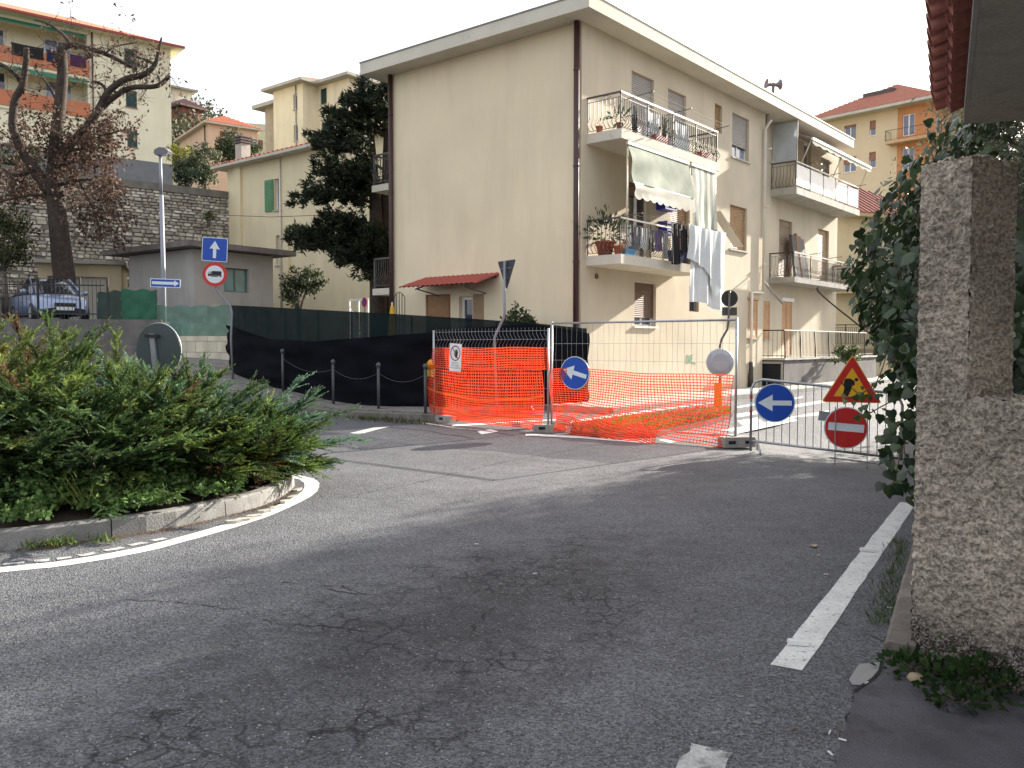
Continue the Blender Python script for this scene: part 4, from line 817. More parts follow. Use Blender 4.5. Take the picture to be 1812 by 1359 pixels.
mb = MB(); plT.pr(mb, tri(tw, thh), -.012, 0); mb.build('plate', SBACK, t); mb = MB(); plT.pr(mb, tri(tw, thh), 0, .003); mb.build('yellow_rim', SYEL, t); mb = MB(); plT.pr(mb, tri(tw * .955, thh * .955, thh * .014), .003, .005); mb.build('red_border', SRED, t)
k_ = .60; mb = MB(); plT.pr(mb, tri(tw * k_, thh * k_, thh * .125, .006), .005, .007); mb.build('yellow_field', SYEL, t)
mb = MB(); u = tw / 107.0 * 1.0
def pg(pts): plT.pr(mb, [((x - 1509) * u, (713 - y) * u) for x, y in pts], .007, .009)
pg([(1497, 668), (1506, 667.5), (1511, 671), (1514, 676), (1508, 684), (1503, 689), (1497.5, 688), (1494, 682), (1494.5, 674)]); pg([(1495.5, 686), (1502, 687), (1499, 699), (1496.5, 701), (1491, 701), (1494, 694)])
pg([(1500, 685), (1508, 684), (1507.5, 690), (1504, 697), (1502.5, 701), (1498.5, 701), (1500.5, 693)]); plT.pr(mb, [((x) * u + (1516.5 - 1509) * u, y * u + (713 - 669.5) * u) for x, y in circ(3.2, 14)], .007, .009)
pg([(1506, 684), (1507, 683), (1520, 694), (1519, 695.5)]); pg([(1509, 702), (1516, 697.5), (1521, 694), (1527, 694.5), (1532, 698.5), (1536, 702)]); pg([(1510, 672), (1513, 671.5), (1514, 679), (1511.5, 681)]); pg([(1489, 675), (1491, 673.5), (1494, 679), (1493, 681)])
mb.build('digging_figure', SBLK, t)
# no entry disc
pln = Plate(at(1497, 757, Yb - .0), math.atan2((T2 - T1).y, (T2 - T1).x) , rad(-4)); r_ = .303; t = sign_root('no_entry_sign', 'red no entry disc with white bar under the roadworks triangle', pln)
mb = MB(); pln.pr(mb, circ(r_), -.012, 0); mb.build('plate', SBACK, t); mb = MB(); pln.pr(mb, circ(r_), 0, .003); mb.build('white_rim', SWHITE, t); mb = MB(); pln.pr(mb, circ(r_ * .95), .003, .005); mb.build('red_face', SRED, t); mb = MB(); pln.pr(mb, [(-.245, -.05), (.245, -.05), (.245, .062), (-.245, .062)], .005, .007); mb.build('white_bar', SWHITE, t)
# small easel of the two signs, standing on the road and leaning on the barrier
ezz = elev(Tc.x, Tc.y); ez = thing('sign_easel', 'thin steel easel holding roadworks and no entry signs', 'sign stand', V3((Tc.x, Tc.y, ezz)))
for s in (-1, 1):
    mb = MB(); c = V3((Tc.x, Tc.y, ezz)) + bd * s * .22; mb.tube([c + bn * .05, c - bn * -.015 + ZV * (T1.z + .1)], .008, 6); mb.build('leg', STEEL, ez)
mb = MB(); c = V3((Tc.x, Tc.y, ezz + .12)); mb.tube([c - bd * .3 + bn * .06, c + bd * .34 + bn * .06], .012, 6); mb.build('crossbar', STEEL, ez)
# placard on fence 1
plp = Plate(at(805.5, 632.5, A1.lerp(B1, .2).y - .16), math.atan2(d1.y, d1.x), rad(-3)); w_, h_ = .36, .56; t = thing('warning_placard', 'white no access placard with crossed out hand', 'placard', plp.c - ZV * h_ / 2)
mb = MB(); plp.pr(mb, rrect(w_, h_, .01), -.004, 0); mb.build('board', mat('placard_white', (.74, .72, .70), .5), t); mb = MB(); R_ = .155
ro, ri = circ(R_, 36, 0, .085), circ(R_ * .86, 36, 0, .085)
for i in range(36): j = (i + 1) % 36; mb.prism([plp.p(*ro[i]), plp.p(*ro[j]), plp.p(*ri[j]), plp.p(*ri[i])], plp.N * .002)
plp.pr(mb, [(x, y + .085) for x, y in rot2([(-R_ * .9, -.009), (R_ * .9, -.009), (R_ * .9, .009), (-R_ * .9, .009)], -50)], .003, .005); mb.build('red_ring', MAROON, t)
mb = MB(); hand = [(-.045, .075), (-.03, .085), (-.005, .055), (.0, .06), (-.005, .15), (.01, .155), (.016, .105), (.022, .17), (.038, .172), (.038, .108), (.05, .16), (.064, .158), (.06, .10), (.072, .135), (.083, .13), (.075, .055), (.06, .0), (.035, -.012), (.005, .0), (-.02, .04)]
plp.pr(mb, hand, .001, .0028); mb.build('hand', SBLK, t); mb = MB()
for s, y, z in (('VIETATO', -.115, .05), ("L'ACCESSO", -.165, .05), ('AI NON ADDETTI', -.215, .042)): text_mesh(mb, s, plp.p(0, y), plp.U, plp.V, z, 0, .001)
mb.build('lettering', SBLK, t)
# amber warning lamp on the left post
lp = A1 + n1 * .03 - d1 * .05 + ZV * .93; t = thing('warning_lamp', 'amber warning lamp with lime green battery case on the fence post', 'lamp', lp)
mb = MB(); mb.box(lp + ZV * .075, .13, .1, .15, d1); mb.build('battery_case', mat('lime', (.42, .62, .06), .5), t); mb = MB(); mb.box(lp - ZV * .02, .14, .11, .05, d1); mb.build('base', BLACK, t)
mb = MB(); mb.lathe([(.05, -.05), (.095, -.04), (.105, 0), (.095, .04), (.05, .05)], lp + ZV * .25, 20, A=n1); mb.build('lens', mat('amber', (.85, .36, .01), .25, .12, 20, trl=.3), t, smooth=True); mb = MB(); mb.box(lp + ZV * .35, .05, .05, .03, d1); mb.build('bracket', mat('amber', (.85, .36, .01)), t)
# bollards with chains
BOLM = mat('bollard_grey', (.06, .06, .068), .5, .1); bp = [gr(590, 716, .16), gr(670, 725, .16), gr(753, 732, .16)]; bp.insert(0, bp[0] + (bp[0] - bp[1]) * 1.0 + V3((-.3, .35, 0))); bp[0].z = elev(bp[0].x, bp[0].y) + .15
prev = None
lbl = ['grey ball top bollard at the black screen, hidden by junipers', 'first grey ball top bollard right of the junipers', 'second grey ball top bollard in front of black screen', 'grey ball top bollard next to the orange net']
for i, p in enumerate(bp):
    p = V3((p.x, p.y, elev(p.x, p.y) + .14)); b = thing('bollard', lbl[i], 'bollard', p, 'chain bollards along the pavement'); mb = MB(); mb.tube([p, p + ZV * .96], .032, 12); mb.build('post', BOLM, b, smooth=True)
    mb = MB(); mb.lathe([(.001, -.06), (.03, -.05), (.05, -.025), (.056, 0), (.05, .025), (.03, .05), (.001, .06)], p + ZV * 1.01, 14); mb.build('ball_top', BOLM, b, smooth=True); mb = MB(); mb.lathe([(.06, 0), (.06, .02), (.035, .035)], p, 12); mb.build('base', BOLM, b)
    if prev is not None:
        c = MB(); c.tube([prev.lerp(p, k / 14) + ZV * (.84 - .18 * 4 * (k / 14) * (1 - k / 14)) for k in range(15)], .0045, 5); c.build('chain', BOLM, label='thin sagging chain linking %s' % ('two bollards before the black screen' if i == 2 else ('the net side bollards' if i == 3 else 'the bollards behind the junipers')), cat='chain', group='bollard chains')
    prev = p
# stub pipe
sp_ = gr(652, 713, .16); mb = MB(); mb.lathe([(.05, -.02), (.05, .3), (.04, .32)], sp_, 10); mb.build('pipe_stub', STEEL_D, label='short grey pipe stub at the foot of the black screen', cat='pipe')
# give way sign seen from behind, cranked pole
pp = gd(880, 735); Yg = pp.y; t = thing('give_way_sign', 'back of a triangular give way sign on a cranked pole', 'road sign', pp)
pth = [pp - ZV * .05, at(876, 640, Yg), at(875, 598, Yg), at(878, 590, Yg), at(891, 563, Yg), at(893, 555, Yg), at(893, 462, Yg)]; mb = MB(); mb.tube(pth, .03, 10); mb.build('pole', mat('pole_grey', (.22, .225, .24), .5, metal=.4), t, smooth=True)
plg = Plate(at(896, 487, Yg + .055), rad(124)); g = MB(); tp_ = [(x, -y) for x, y in tri(.72, .66, -.33, .03)]; plg.pr(g, tp_, .0, .014); g.build('plate', SBACK, t); g = MB(); plg.pr(g, [(x * 1.02, y * 1.02) for x, y in tp_], .014, .017); g.build('face_edge', SWHITE, t)
g = MB(); plg.pr(g, [(-.2, .17), (.2, .17), (.2, .14), (-.2, .14)], -.02, 0); plg.pr(g, [(-.1, -.05), (.1, -.05), (.1, -.08), (-.1, -.08)], -.02, 0); g.build('clamp', STEEL_D, t)
# island group: round sign, plate, mirror, delineator
Ym = 20.6; pb = gd(1274, 727); pb = V3((pb.x, pb.y, 0)); Ym = pb.y; t = thing('sign_pole', 'cranked grey pole with the backs of a round sign and small plate', 'road sign', pb)
mb = MB(); mb.tube([pb - ZV * .05, at(1274, 640, Ym), at(1274, 612, Ym), at(1277, 600, Ym), at(1287, 583, Ym), at(1289, 570, Ym), at(1291, 515, Ym)], .028, 10); mb.build('pole', mat('pole_dark', (.12, .11, .10), .5, metal=.3), t, smooth=True)
pls = Plate(at(1291, 528, Ym + .05), rad(180)); g = MB(); pls.pr(g, circ(.20, 30), 0, .012); g.build('round_plate', mat('sign_back_dark', (.03, .032, .03), .5), t); g = MB(); pls.c = at(1291, 551, Ym + .05); pls.pr(g, rrect(.36, .2, .01), 0, .012); g.build('small_plate', mat('sign_back_brown', (.075, .07, .058), .5), t)
mc = at(1275, 641, Ym - .15); t = thing('traffic_mirror', 'round grey dished back of a traffic mirror beside the fence post', 'mirror', mc - ZV * .33)
mb = MB(); A_ = V3((-.12, -1, .05)); mb.lathe([(.32, -.08), (.325, -.06), (.315, -.04), (.215, .05), (.20, .055), (.001, .06)], mc, 40, A=A_); mb.build('housing', mat('mirror_grey', (.34, .35, .38), .45, .08), t, smooth=False)
mb = MB(); mb.lathe([(.33, -.11), (.335, -.09), (.33, -.07)], mc, 40, A=A_); mb.build('rim', mat('rim_white', (.7, .7, .7), .4), t, smooth=True); mb = MB(); mb.tube([mc - A_ * -.0 + V3((0, .05, 0)), mc + V3((0, .18, 0))], .02, 8); mb.build('arm', STEEL_D, t)
dl = gd(1270, 733); mb = MB(); mb.box(dl + ZV * .38 + V3((0, 0, 0)), .17, .05, .70, V3((1, .1, 0)))
t = thing('delineator', 'yellow plastic delineator panel behind the orange net', 'delineator', dl); mb.build('panel', mat('delineator_yellow', (.75, .30, .01), .5, trl=.2), t); mb = MB(); mb.box(dl + ZV * .02, .3, .22, .06, V3((1, .1, 0))); mb.build('base', BLACK, t)
# grassy traffic island behind fence 2
isl = MB(); ip = [gd(*p) for p in ((1010, 770), (1060, 757), (1180, 742), (1285, 731), (1296, 738), (1250, 752), (1160, 774), (1060, 775))]; isl.prism([p - ZV * .02 for p in ip], ZV * .1); isl.build('grass_island', SOIL, kind='structure')
r = np.random.default_rng(5); ii = np.array([[p.x, p.y] for p in ip]); cen = ii.mean(0); n = 5200; kx = r.integers(0, len(ii), n); s1, s2 = r.uniform(0, 1, n), r.uniform(0, 1, n); s1 = np.sqrt(s1); Pp = cen + (ii[kx] - cen) * (s1 * (1 - s2))[:, None] + (ii[(kx + 1) % len(ii)] - cen) * (s1 * s2)[:, None]
P = np.c_[Pp, np.full(n, .07)]; Vv, F, C = leaves_np(P, .17, (0, 0, 1.6), .09, 5, np.where((r.uniform(size=n) < .45 + .35 * np.sin(Pp[:, 0] * 2.2))[:, None], tints(n, (.16, .09, .03), (.25, .16, .06), 3), tints(n, (.10, .14, .02), (.22, .22, .04), 4)))
npmesh('island_grass', Vv, F, LEAF, col=C, label='dry and green weeds on the small island behind the net', cat='grass', kind='stuff')
# black plastic bucket / bag bits inside the works
for lab, px, s, mm in (('red plastic road cone base lying inside the works', (935, 727), .22, mat('red_pl', (.5, .02, .02), .4)), ):
    p = gd(*px); t = thing('traffic_cone', 'red plastic traffic cone standing behind the orange net', 'traffic cone', p); mb = MB(); mb.lathe([(.15, .03), (.12, .06), (.035, .42), (.03, .43)], p, 18); mb.build('cone', mm, t, smooth=True); mb = MB(); mb.box(p + ZV * .015, .34, .34, .03); mb.build('base', mm, t); mb = MB(); mb.lathe([(.098, .18), (.075, .28)], p + ZV * .0, 18); mb.v = [(x + (x - p.x) * .06, y + (y - p.y) * .06, z) for x, y, z in mb.v]; mb.build('white_band', SWHITE, t)
# ================================================================ black screening along the pavement
NETK = mat('screen_black', (.006, .0065, .009), .9, .25, 1.5, .15, 60, spec=.06); NETG = mat('screen_green', (.007, .015, .017), .85, .2, 2, .12, 90, alpha=.955, spec=.08)
Fp = catmull([V3((x, y, 0)) for x, y in FN], 10); nF = len(Fp)
scr = thing('site_screen', 'long black and dark green debris screen along the pavement', 'screen fence', (-3, 20.2, elev(-3, 20.2)))
top_px = [(395, 541), (410, 540), (470, 543), (560, 548), (690, 555), (850, 565), (960, 573), (1035, 581)]; mid_px = [(395, 560), (410, 575), (480, 600), (560, 604), (690, 594), (800, 585), (900, 575), (940, 574), (1000, 582), (1036, 590)]
def interp(tb, x):
    for (a, b), (c, d) in zip(tb, tb[1:]):
        if a <= x <= c: return b + (d - b) * (x - a) / (c - a)
    return tb[0][1] if x < tb[0][0] else tb[-1][1]
def px_of(p):
    q = V3(p) - V3((0, 0, EYE)); dd = q.y * _c - q.z * _s; return CX + FPX * q.x / dd
def zat(p, py): d = ray(px_of(p), py); return EYE + d.z * p.y / d.y
rows = []
for p in Fp:
    g_ = elev(p.x, p.y) + .14; x = px_of(V3((p.x, p.y, 1.5))); rows.append((p, g_, zat(p, interp(mid_px, x)), zat(p, interp(top_px, x))))
def ribbon(name, m, za, zb, off, nv=10, wob=.05, seed=0):
    mb = MB(); n = len(rows)
    for i, (p, g_, zm, zt) in enumerate(rows):
        t = (rows[min(i + 1, n - 1)][0] - rows[max(i - 1, 0)][0]).normalized(); s = V3((t.y, -t.x, 0))
        lo, hi = za(g_, zm, zt, i), zb(g_, zm, zt, i)
        for j in range(nv + 1):
            v = j / nv; z = lo + (hi - lo) * v; w = wob * (pnoise(V3((p.x * .7, z * 4.2 + p.x * .5, seed))) + .7 * pnoise(V3((p.x * 1.1, z * 9, seed + 5)))); q = p + s * (off + w); mb.v.append((q.x, q.y, z))
    for i in range(n - 1):
        for j in range(nv): a = i * (nv + 1) + j; mb.f.append([a, a + nv + 1, a + nv + 2, a + 1]); mb.m.append(0)
    return mb.build(name, m, scr, smooth=True)
ribbon('green_netting', NETG, lambda g, m, t, i: m - .12, lambda g, m, t, i: t, 0., 8, .03, 1)
ribbon('black_sheet', NETK, lambda g, m, t, i: g + (.02 if i < 52 else .02 + .02 * abs(math.sin(i * .3))), lambda g, m, t, i: m, .10, 14, .10, 2)
for i in range(0, nF, 6): p, g_, zm, zt = rows[i]; mb = MB(); q = p + V3((.06, .08, 0)); mb.tube([(q.x, q.y, g_ - .16), (q.x, q.y, zt - .03)], .02, 6); mb.build('screen_post', STEEL_D, scr)
# ================================================================ left side: terraces, car park, houses on the hill
def poly_prism(name, pts, z0, z1, m, parent=None, **tg):
    mb = MB(); mb.prism([V3((p[0], p[1], z0)) for p in pts], ZV * (z1 - z0)); return mb.build(name, m, parent, **tg)
PKL = 2.36
fw = [at(-120, 600, 25.2), at(285, 600, 26.2)]; fw = [V3((p.x, p.y, 0)) for p in fw]; fd = (fw[1] - fw[0]).normalized(); fnn = V3((fd.y, -fd.x, 0))
poly_prism('car_park', [fw[0] - fnn * .25, fw[1] - fnn * .25, (-11.6, 30.5), (-15.2, 36.5), (-24, 40), (-32, 34)], -.2, PKL - .05, ASPH, kind='structure')
mb = MB(); mb.par(fw[0] + ZV * .3, fw[1] - fw[0], -fnn * .3, ZV * (PKL - .3)); mb.build('retaining_wall', CONC_D, label='grey concrete retaining wall below the parked blue car', cat='wall')
poly_prism('upper_terrace', [(-13.6, 42.3), (-21.6, 35.2), (-34, 34), (-60, 60), (-34, 92), (-8, 66)], 0, 8.85, EARTH, kind='structure')
# pale block wall with loose courses
wa, wb_ = at(272, 640, 26.4), at(412, 640, 26.1); wa.z = wb_.z = 0; wd = (wb_ - wa).normalized(); wn_ = V3((wd.y, -wd.x, 0)); wl_ = (wb_ - wa).length
bw = thing('block_wall', 'pale concrete block wall under the green netting', 'wall', (wa + wb_) / 2 + ZV * .8); BLKW = mat('block_pale', (.60, .55, .43), .9, .1, 1.5, .08, 40, .2, 50, streak=.75, strk_col=(.16, .15, .12))
mb = MB(); mb.par(wa - wn_ * .2 + ZV * .3, wd * wl_, -wn_ * .1, ZV * 1.5); mb.build('mortar', mat('mortar', (.2, .19, .16), .95), bw)
for r_, (z0, z1) in enumerate(((.45, .92), (.93, 1.37), (1.38, 1.70), (1.71, 1.86))):
    x = -.3 * (r_ % 2)
    while x < wl_:
        L_ = .68; a, b = max(0, x), min(wl_, x + L_)
        if b - a > .08: q = MB(); q.par(wa + wd * (a + .005) - wn_ * .2 + ZV * z0 + wn_ * random.uniform(0, .008), wd * (b - a - .01), wn_ * .2, ZV * (z1 - z0)); q.build('block', BLKW, bw)
        x += L_
# green netting over it
NET2 = mat('net_green_light', (.10, .20, .155), .8, .25, 2.5, .15, 60, alpha=.78, blot=((.28, .34, .28), 5, .6, .5)); NET3 = mat('net_green_lit', (.012, .10, .055), .75, .2, 3, .12, 70, alpha=.94)
def netsheet(label, A, B, z0, z1, m, n=26, nv=8, wob=.05, posts=4, seed=0):
    A, B = V3(A), V3(B); d = (B - A).normalized(); s = V3((d.y, -d.x, 0)); t = thing('screen_netting', label, 'netting', (A + B) / 2 + ZV * z0); mb = MB()
    for i in range(n + 1):
        for j in range(nv + 1): p = A.lerp(B, i / n); z = z0 + (z1 - z0 + .03 * math.sin(i * .9)) * j / nv; q = p + s * wob * pnoise(V3((i * .35, j * .6, seed))); mb.v.append((q.x, q.y, z))
    for i in range(n):
        for j in range(nv): a = i * (nv + 1) + j; mb.f.append([a, a + nv + 1, a + nv + 2, a + 1]); mb.m.append(0)
    mb.build('net', m, t, smooth=True)
    for k in range(posts): p = A.lerp(B, k / (posts - 1)) - s * .06; q = MB(); q.tube([p + ZV * (z0 - .3), p + ZV * (z1 + .02)], .02, 6); q.build('post', STEEL_D, t)
netsheet('faded green netting stretched above the pale block wall', wa - wn_ * .12, wb_ - wn_ * .12, 1.80, 2.78, NET2, seed=1)
g0, g1 = at(215, 540, 26.15), at(277, 540, 26.3); g0.z = g1.z = 0
netsheet('lit run of deep green netting beside the iron fence', g0, g1, PKL - .02, 3.26, NET3, 14, posts=3, seed=2); g2 = at(172, 540, 27.4); g2.z = 0; netsheet('shaded run of green netting turning back behind the iron fence', g2, g0, PKL - .02, 3.24, mat('net_green_shaded', (.008, .035, .025), .8, alpha=.95), 12, posts=3, seed=3)  # one green net: its lit and shaded sides are put into two colours
# iron fence on the retaining wall
i0, i1 = at(-60, 540, 25.5), at(186, 540, 26.1); i0.z = i1.z = 0; ifn = thing('iron_fence', 'black iron picket fence in front of the blue car', 'fence', (i0 + i1) / 2 + ZV * PKL); idd = (i1 - i0).normalized(); il = (i1 - i0).length
for z in (2.52, 3.38): mb = MB(); mb.box((i0 + i1) / 2 + ZV * z, il, .03, .035, idd); mb.build('rail', IRON, ifn)
pm_ = MB(); pm_.tube([(0, 0, 0), (0, 0, 1.12), (0, 0, 1.17)], [.009, .009, .002], 5); pmm = pm_.mesh('picket'); pmm.materials.append(IRON)
for k in range(int(il / .115)): piece('picket', pmm, ifn, Matrix.Translation(i0 + idd * (.05 + k * .115) + ZV * (PKL + .02)))
for x in (68, 139, 186): p = at(x, 540, 25.85); p = i0 + idd * (V3((p.x, p.y, 0)) - i0).dot(idd); mb = MB(); mb.box(p + ZV * (PKL + .62), .05, .05, 1.28, idd); mb.build('post', IRON, ifn)
# ---------------------------------------------------------------- car
def car(label, pos, head, paint, group=None):
    H = V3(head).normalized(); S = V3((-H.y, H.x, 0)); pos = V3(pos); t = thing('parked_car', label, 'car', pos, group)
    P = lambda x, y, z: pos + H * x + S * y + ZV * z
    prof = [(-1.95, .35, .80, .62), (-1.93, .9, .80, .70), (-1.80, .98, .82, .72), (-.9, .96, .85, .74), (.2, .95, .86, .75), (.95, .93, .85, .74), (1.35, .86, .82, .70), (1.75, .74, .76, .62), (1.92, .60, .68, .52), (1.96, .42, .66, .52)]
    body = MB(); n = 12
    def sec(x, top, w, z0=.24): return [(x, -w * .9, z0), (x, -w, z0 + .14), (x, -w * 1.0, (top + z0) / 2), (x, -w * .96, top - .06), (x, -w * .86, top), (x, -w * .4, top + .03), (x, 0, top + .035), (x, w * .4, top + .03), (x, w * .86, top), (x, w * .96, top - .06), (x, w, (top + z0) / 2), (x, w, z0 + .14), (x, w * .9, z0)]
    ss = [sec(x, tp, w) for x, tp, w, _ in prof]; k = len(ss[0])
    for s in ss: body.v += [tuple(P(*q)) for q in s]
    for i in range(len(ss) - 1):
        for j in range(k - 1): body.f.append([i * k + j, i * k + j + 1, (i + 1) * k + j + 1, (i + 1) * k + j]); body.m.append(0)
    body.f.append(list(range(k))); body.m.append(0); body.f.append([(len(ss) - 1) * k + j for j in range(k)][::-1]); body.m.append(0)
    bo = body.build('body', paint, t, smooth=True)
    gh = [(-1.75, .95, .70), (-1.45, 1.42, .58), (-.6, 1.50, .60), (.15, 1.46, .59), (.55, 1.25, .64), (1.12, .92, .74)]
    low = [(-1.82, .93, .80), (-1.3, .93, .82), (-.6, .93, .83), (.15, .93, .83), (.6, .93, .82), (1.14, .9, .76)]
    cab = MB()
    for (x, z, w), (xl, zl, wl) in zip(gh, low): cab.v += [tuple(P(*q)) for q in ((xl, -wl, zl), (x, -w, z), (x, -w * .5, z + .03), (x, w * .5, z + .03), (x, w, z), (xl, wl, zl))]
    for i in range(5):
        for j in range(5): cab.f.append([i * 6 + j, i * 6 + j + 1, (i + 1) * 6 + j + 1, (i + 1) * 6 + j]); cab.m.append(1 if (j in (0, 4) or i in (3, 4, 0)) else 0)
    cab.build('cabin', [paint, glass('car_glass', (.02, .022, .028))], t, smooth=True)
    for s in (-1, 1):
        q = MB(); q.tube([P(.15, s * .595, 1.475), P(.55, s * .65, 1.27), P(1.13, s * .75, .93)], .03, 6); q.build('pillar', paint, t)
        q = MB(); q.lathe([(.001, -.1), (.06, -.08), (.085, 0), (.06, .09), (.001, .1)], P(.75, s * .93, 1.0), 10, A=S); q.build('mirror', paint, t, smooth=True)
        q = MB(); q.prism([P(1.80, s * .40, .70), P(1.55, s * .74, .74), P(1.60, s * .745, .58), P(1.86, s * .42, .55)], (H * .5 + S * s * .5) * .06); q.build('headlight', mat('lamp_glass', (.55, .58, .62), .1, spec=.9), t)
        for x in (-1.2, 1.22): q = MB(); q.lathe([(.19, -.09), (.29, -.09), (.31, -.06), (.31, .06), (.29, .09), (.19, .09)], P(x, s * .76, .31), 22, A=S); w = q.build('wheel', BLACK, t, smooth=True); q = MB(); q.lathe([(.19, -.095), (.17, .097)], P(x, s * .76, .31), 16, A=S); q.build('rim', STEEL, w)
    q = MB(); q.box(P(1.955, 0, .56), .03, .62, .1, H); q.build('grille', BLACK, t); q = MB(); q.box(P(1.965, 0, .33), .03, 1.2, .12, H); q.build('lower_grille', BLACK, t); q = MB(); q.box(P(1.985, 0, .43), .012, .52, .11, H); q.build('number_plate', SWHITE, t)
    q = MB(); q.box(P(1.16, 0, .915), .02, 1.3, .03, H); q.build('wiper_cowl', BLACK, t)
    return t
PAINTB = mat('car_paint', (.21, .26, .38), .28, .03, 2, .02, metal=.45, coat=.6)
cp = at(88, 571, 29.3); car('light blue hatchback parked behind the iron fence', (cp.x, cp.y, PKL - .03), (.66, -.75, 0), PAINTB)
cp2 = at(-62, 571, 30.2); car('second pale blue car mostly hidden at the fence end', (cp2.x, cp2.y, PKL - .03), (.6, -.8, 0), mat('car_paint_pale', (.20, .30, .42), .3, .03, metal=.4, coat=.6))
# ---------------------------------------------------------------- garage
def simple_box(par, name, O, U, W_, D_, z0, z1, m, ops=(), dep=.15):
    """four walls; the front carries the openings. U along the front, depth away from the camera"""
    U = V3(U).normalized(); N = V3((U.y, -U.x, 0)); N = N if N.dot(V3(O)) < 0 else -N
    f = Fac(V3((O[0], O[1], 0)), U, N); mb = MB(); f.wall(mb, 0, W_, z0, z1, ops, dep)
    a = [f.P(0, z0), f.P(W_, z0), f.P(W_, z0, -D_), f.P(0, z0, -D_)]; b = [p + ZV * (z1 - z0) for p in a]
    mb.add(a + b, [[1, 2, 6, 5], [2, 3, 7, 6], [3, 0, 4, 7], [4, 5, 6, 7]]); mb.build(name, m, par); return f
CREAM_G = mat('plaster_garage', (.64, .53, .35), .9, .08, 1, .05, 60, streak=.3); gl, grr = at(67, 500, 33.2), at(215, 500, 34.2)
gar = thing('garage', 'cream garage with white ribbed door behind the tree', 'garage', (gl.x, gl.y, PKL)); gu = V3((grr.x - gl.x, grr.y - gl.y, 0)); gW = gu.length
f = Fac((gl.x, gl.y, 0), gu, (gu.y, -gu.x, 0)); dop = f.rect(84, 488, 187, 600); dop = (dop[0], dop[1], PKL, dop[3]); f = simple_box(gar, 'wall', gl, gu, gW, 3.2, PKL - .1, 4.72, CREAM_G, [dop], .25)
mb = MB(); n = 34
for k in range(n):
    t0 = dop[0] + (dop[1] - dop[0]) * k / n; w_ = (dop[1] - dop[0]) / n; f.bx(mb, t0, t0 + w_ * .62, dop[2], dop[3], -.24, -.20); f.bx(mb, t0 + w_ * .62, t0 + w_, dop[2], dop[3], -.24, -.225)
mb.build('ribbed_door', mat('door_white', (.60, .57, .48), .5, .06), gar); mb = MB(); f.bx(mb, -.25, gW + .15, 4.72, 4.86, -3.4, .35); mb.build('roof_slab', CONC_L, gar)
# ---------------------------------------------------------------- grey flat roofed house
c0 = at(343, 500, 31.0); dr, dl_ = V3((.6, .8, 0)), V3((-.8, .6, 0)); GREY = mat('plaster_grey', (.36, .34, .315), .92, .1, 1, .06, 60, .2, 80, streak=.4); gh_ = thing('grey_house', 'low grey rendered house with flat overhanging roof', 'house', (c0.x, c0.y, 1))
fR = Fac((c0.x, c0.y, 0), dr, (.8, -.6, 0)); fL = Fac((c0.x, c0.y, 0), dl_, (-.6, -.8, 0)); wo_ = fR.rect(396, 473, 440, 516); mb = MB(); fR.wall(mb, 0, 3.45, .8, 5.02, [wo_], .18); fL.wall(mb, 0, 4.3, .8, 5.02)
p4 = [fR.P(3.45, .8), fR.P(3.45, .8) + dl_ * 4.3, fL.P(4.3, .8)]; mb.add(p4 + [p + ZV * 4.22 for p in p4], [[0, 1, 4, 3], [1, 2, 5, 4]]); mb.build('wall', GREY, gh_)
w = window(gh_, fR, wo_, leaf=2, frm=STEEL_D, pane=glass('pane_curtain', (.15, .26, .25), .15), dep=.18, fw=.04)
mb = MB(); q0 = V3((c0.x, c0.y, 0)); rp = [q0 - dr * .55 - dl_ * .55, q0 + dr * 4.15 - dl_ * .55, q0 + dr * 4.15 + dl_ * 5.3, q0 - dr * .55 + dl_ * 5.3]; z_ = [5.05, 5.05, 5.05, 5.05]
mb.prism([V3((p.x, p.y, z)) for p, z in zip(rp, z_)], ZV * .2); mb.build('roof_slab', mat('roof_grey', (.16, .14, .13), .9, .2, blot=((.08, .07, .06), 2, .5, .6)), gh_)
mb = MB(); fR.bx(mb, .55, .95, 2.9, 3.05, 0, .2); fR.bx(mb, 3.0, 3.3, 2.9, 3.05, 0, .2); mb.build('vent_box', CONC_L, gh_)
# ---------------------------------------------------------------- stone retaining wall: single stones
s0 = at(407, 400, 42.0); s1_ = V3((-.75, -.66, 0)).normalized(); sN = V3((-s1_.y, s1_.x, 0)); sN = sN if sN.y < 0 else -sN; s0.z = 0; sf = Fac(s0, s1_, sN)
swl = thing('stone_wall', 'tall rough stone retaining wall above the garages', 'wall', s0 + ZV * 2); mb = MB(); sf.bx(mb, -.3, 13.5, 1, 8.62, -.9, -.05); mb.build('mortar_core', mat('wall_mortar', (.19, .175, .15), .95, .2, 2, .15, 20), swl)
mb = MB(); sf.bx(mb, -.3, 13.5, 8.62, 8.95, -.9, .04); mb.build('coping', mat('coping', (.17, .155, .135), .95, .2, 2), swl)
STN = [mat('stone_%s' % 'abcd'[k], c, .92, .18, 4, .15, 25, .3, 30) for k, c in enumerate(((.46, .42, .35), (.28, .255, .22), (.60, .56, .48), (.36, .32, .26)))]
stm = []
for v in range(10):
    q = MB(); j = lambda a: a * random.uniform(.78, 1.06)
    ring = [(-j(.5), -j(.5)), (0, -j(.52)), (j(.5), -j(.5)), (j(.53), 0), (j(.5), j(.5)), (0, j(.52)), (-j(.5), j(.5)), (-j(.53), 0)]
    q.v += [(x, y, 0) for x, y in ring] + [(x * .82, y * .78, 1 + random.uniform(-.2, .2)) for x, y in ring]; q.f = [[i, (i + 1) % 8, 8 + (i + 1) % 8, 8 + i] for i in range(8)] + [[8 + i for i in range(8)]]; q.m = [0] * 9; me = q.mesh('stone'); me.materials.append(STN[v % 4]); stm.append((me, list(q.v)))
rest = MB(); cnt = 0; h = 8.6
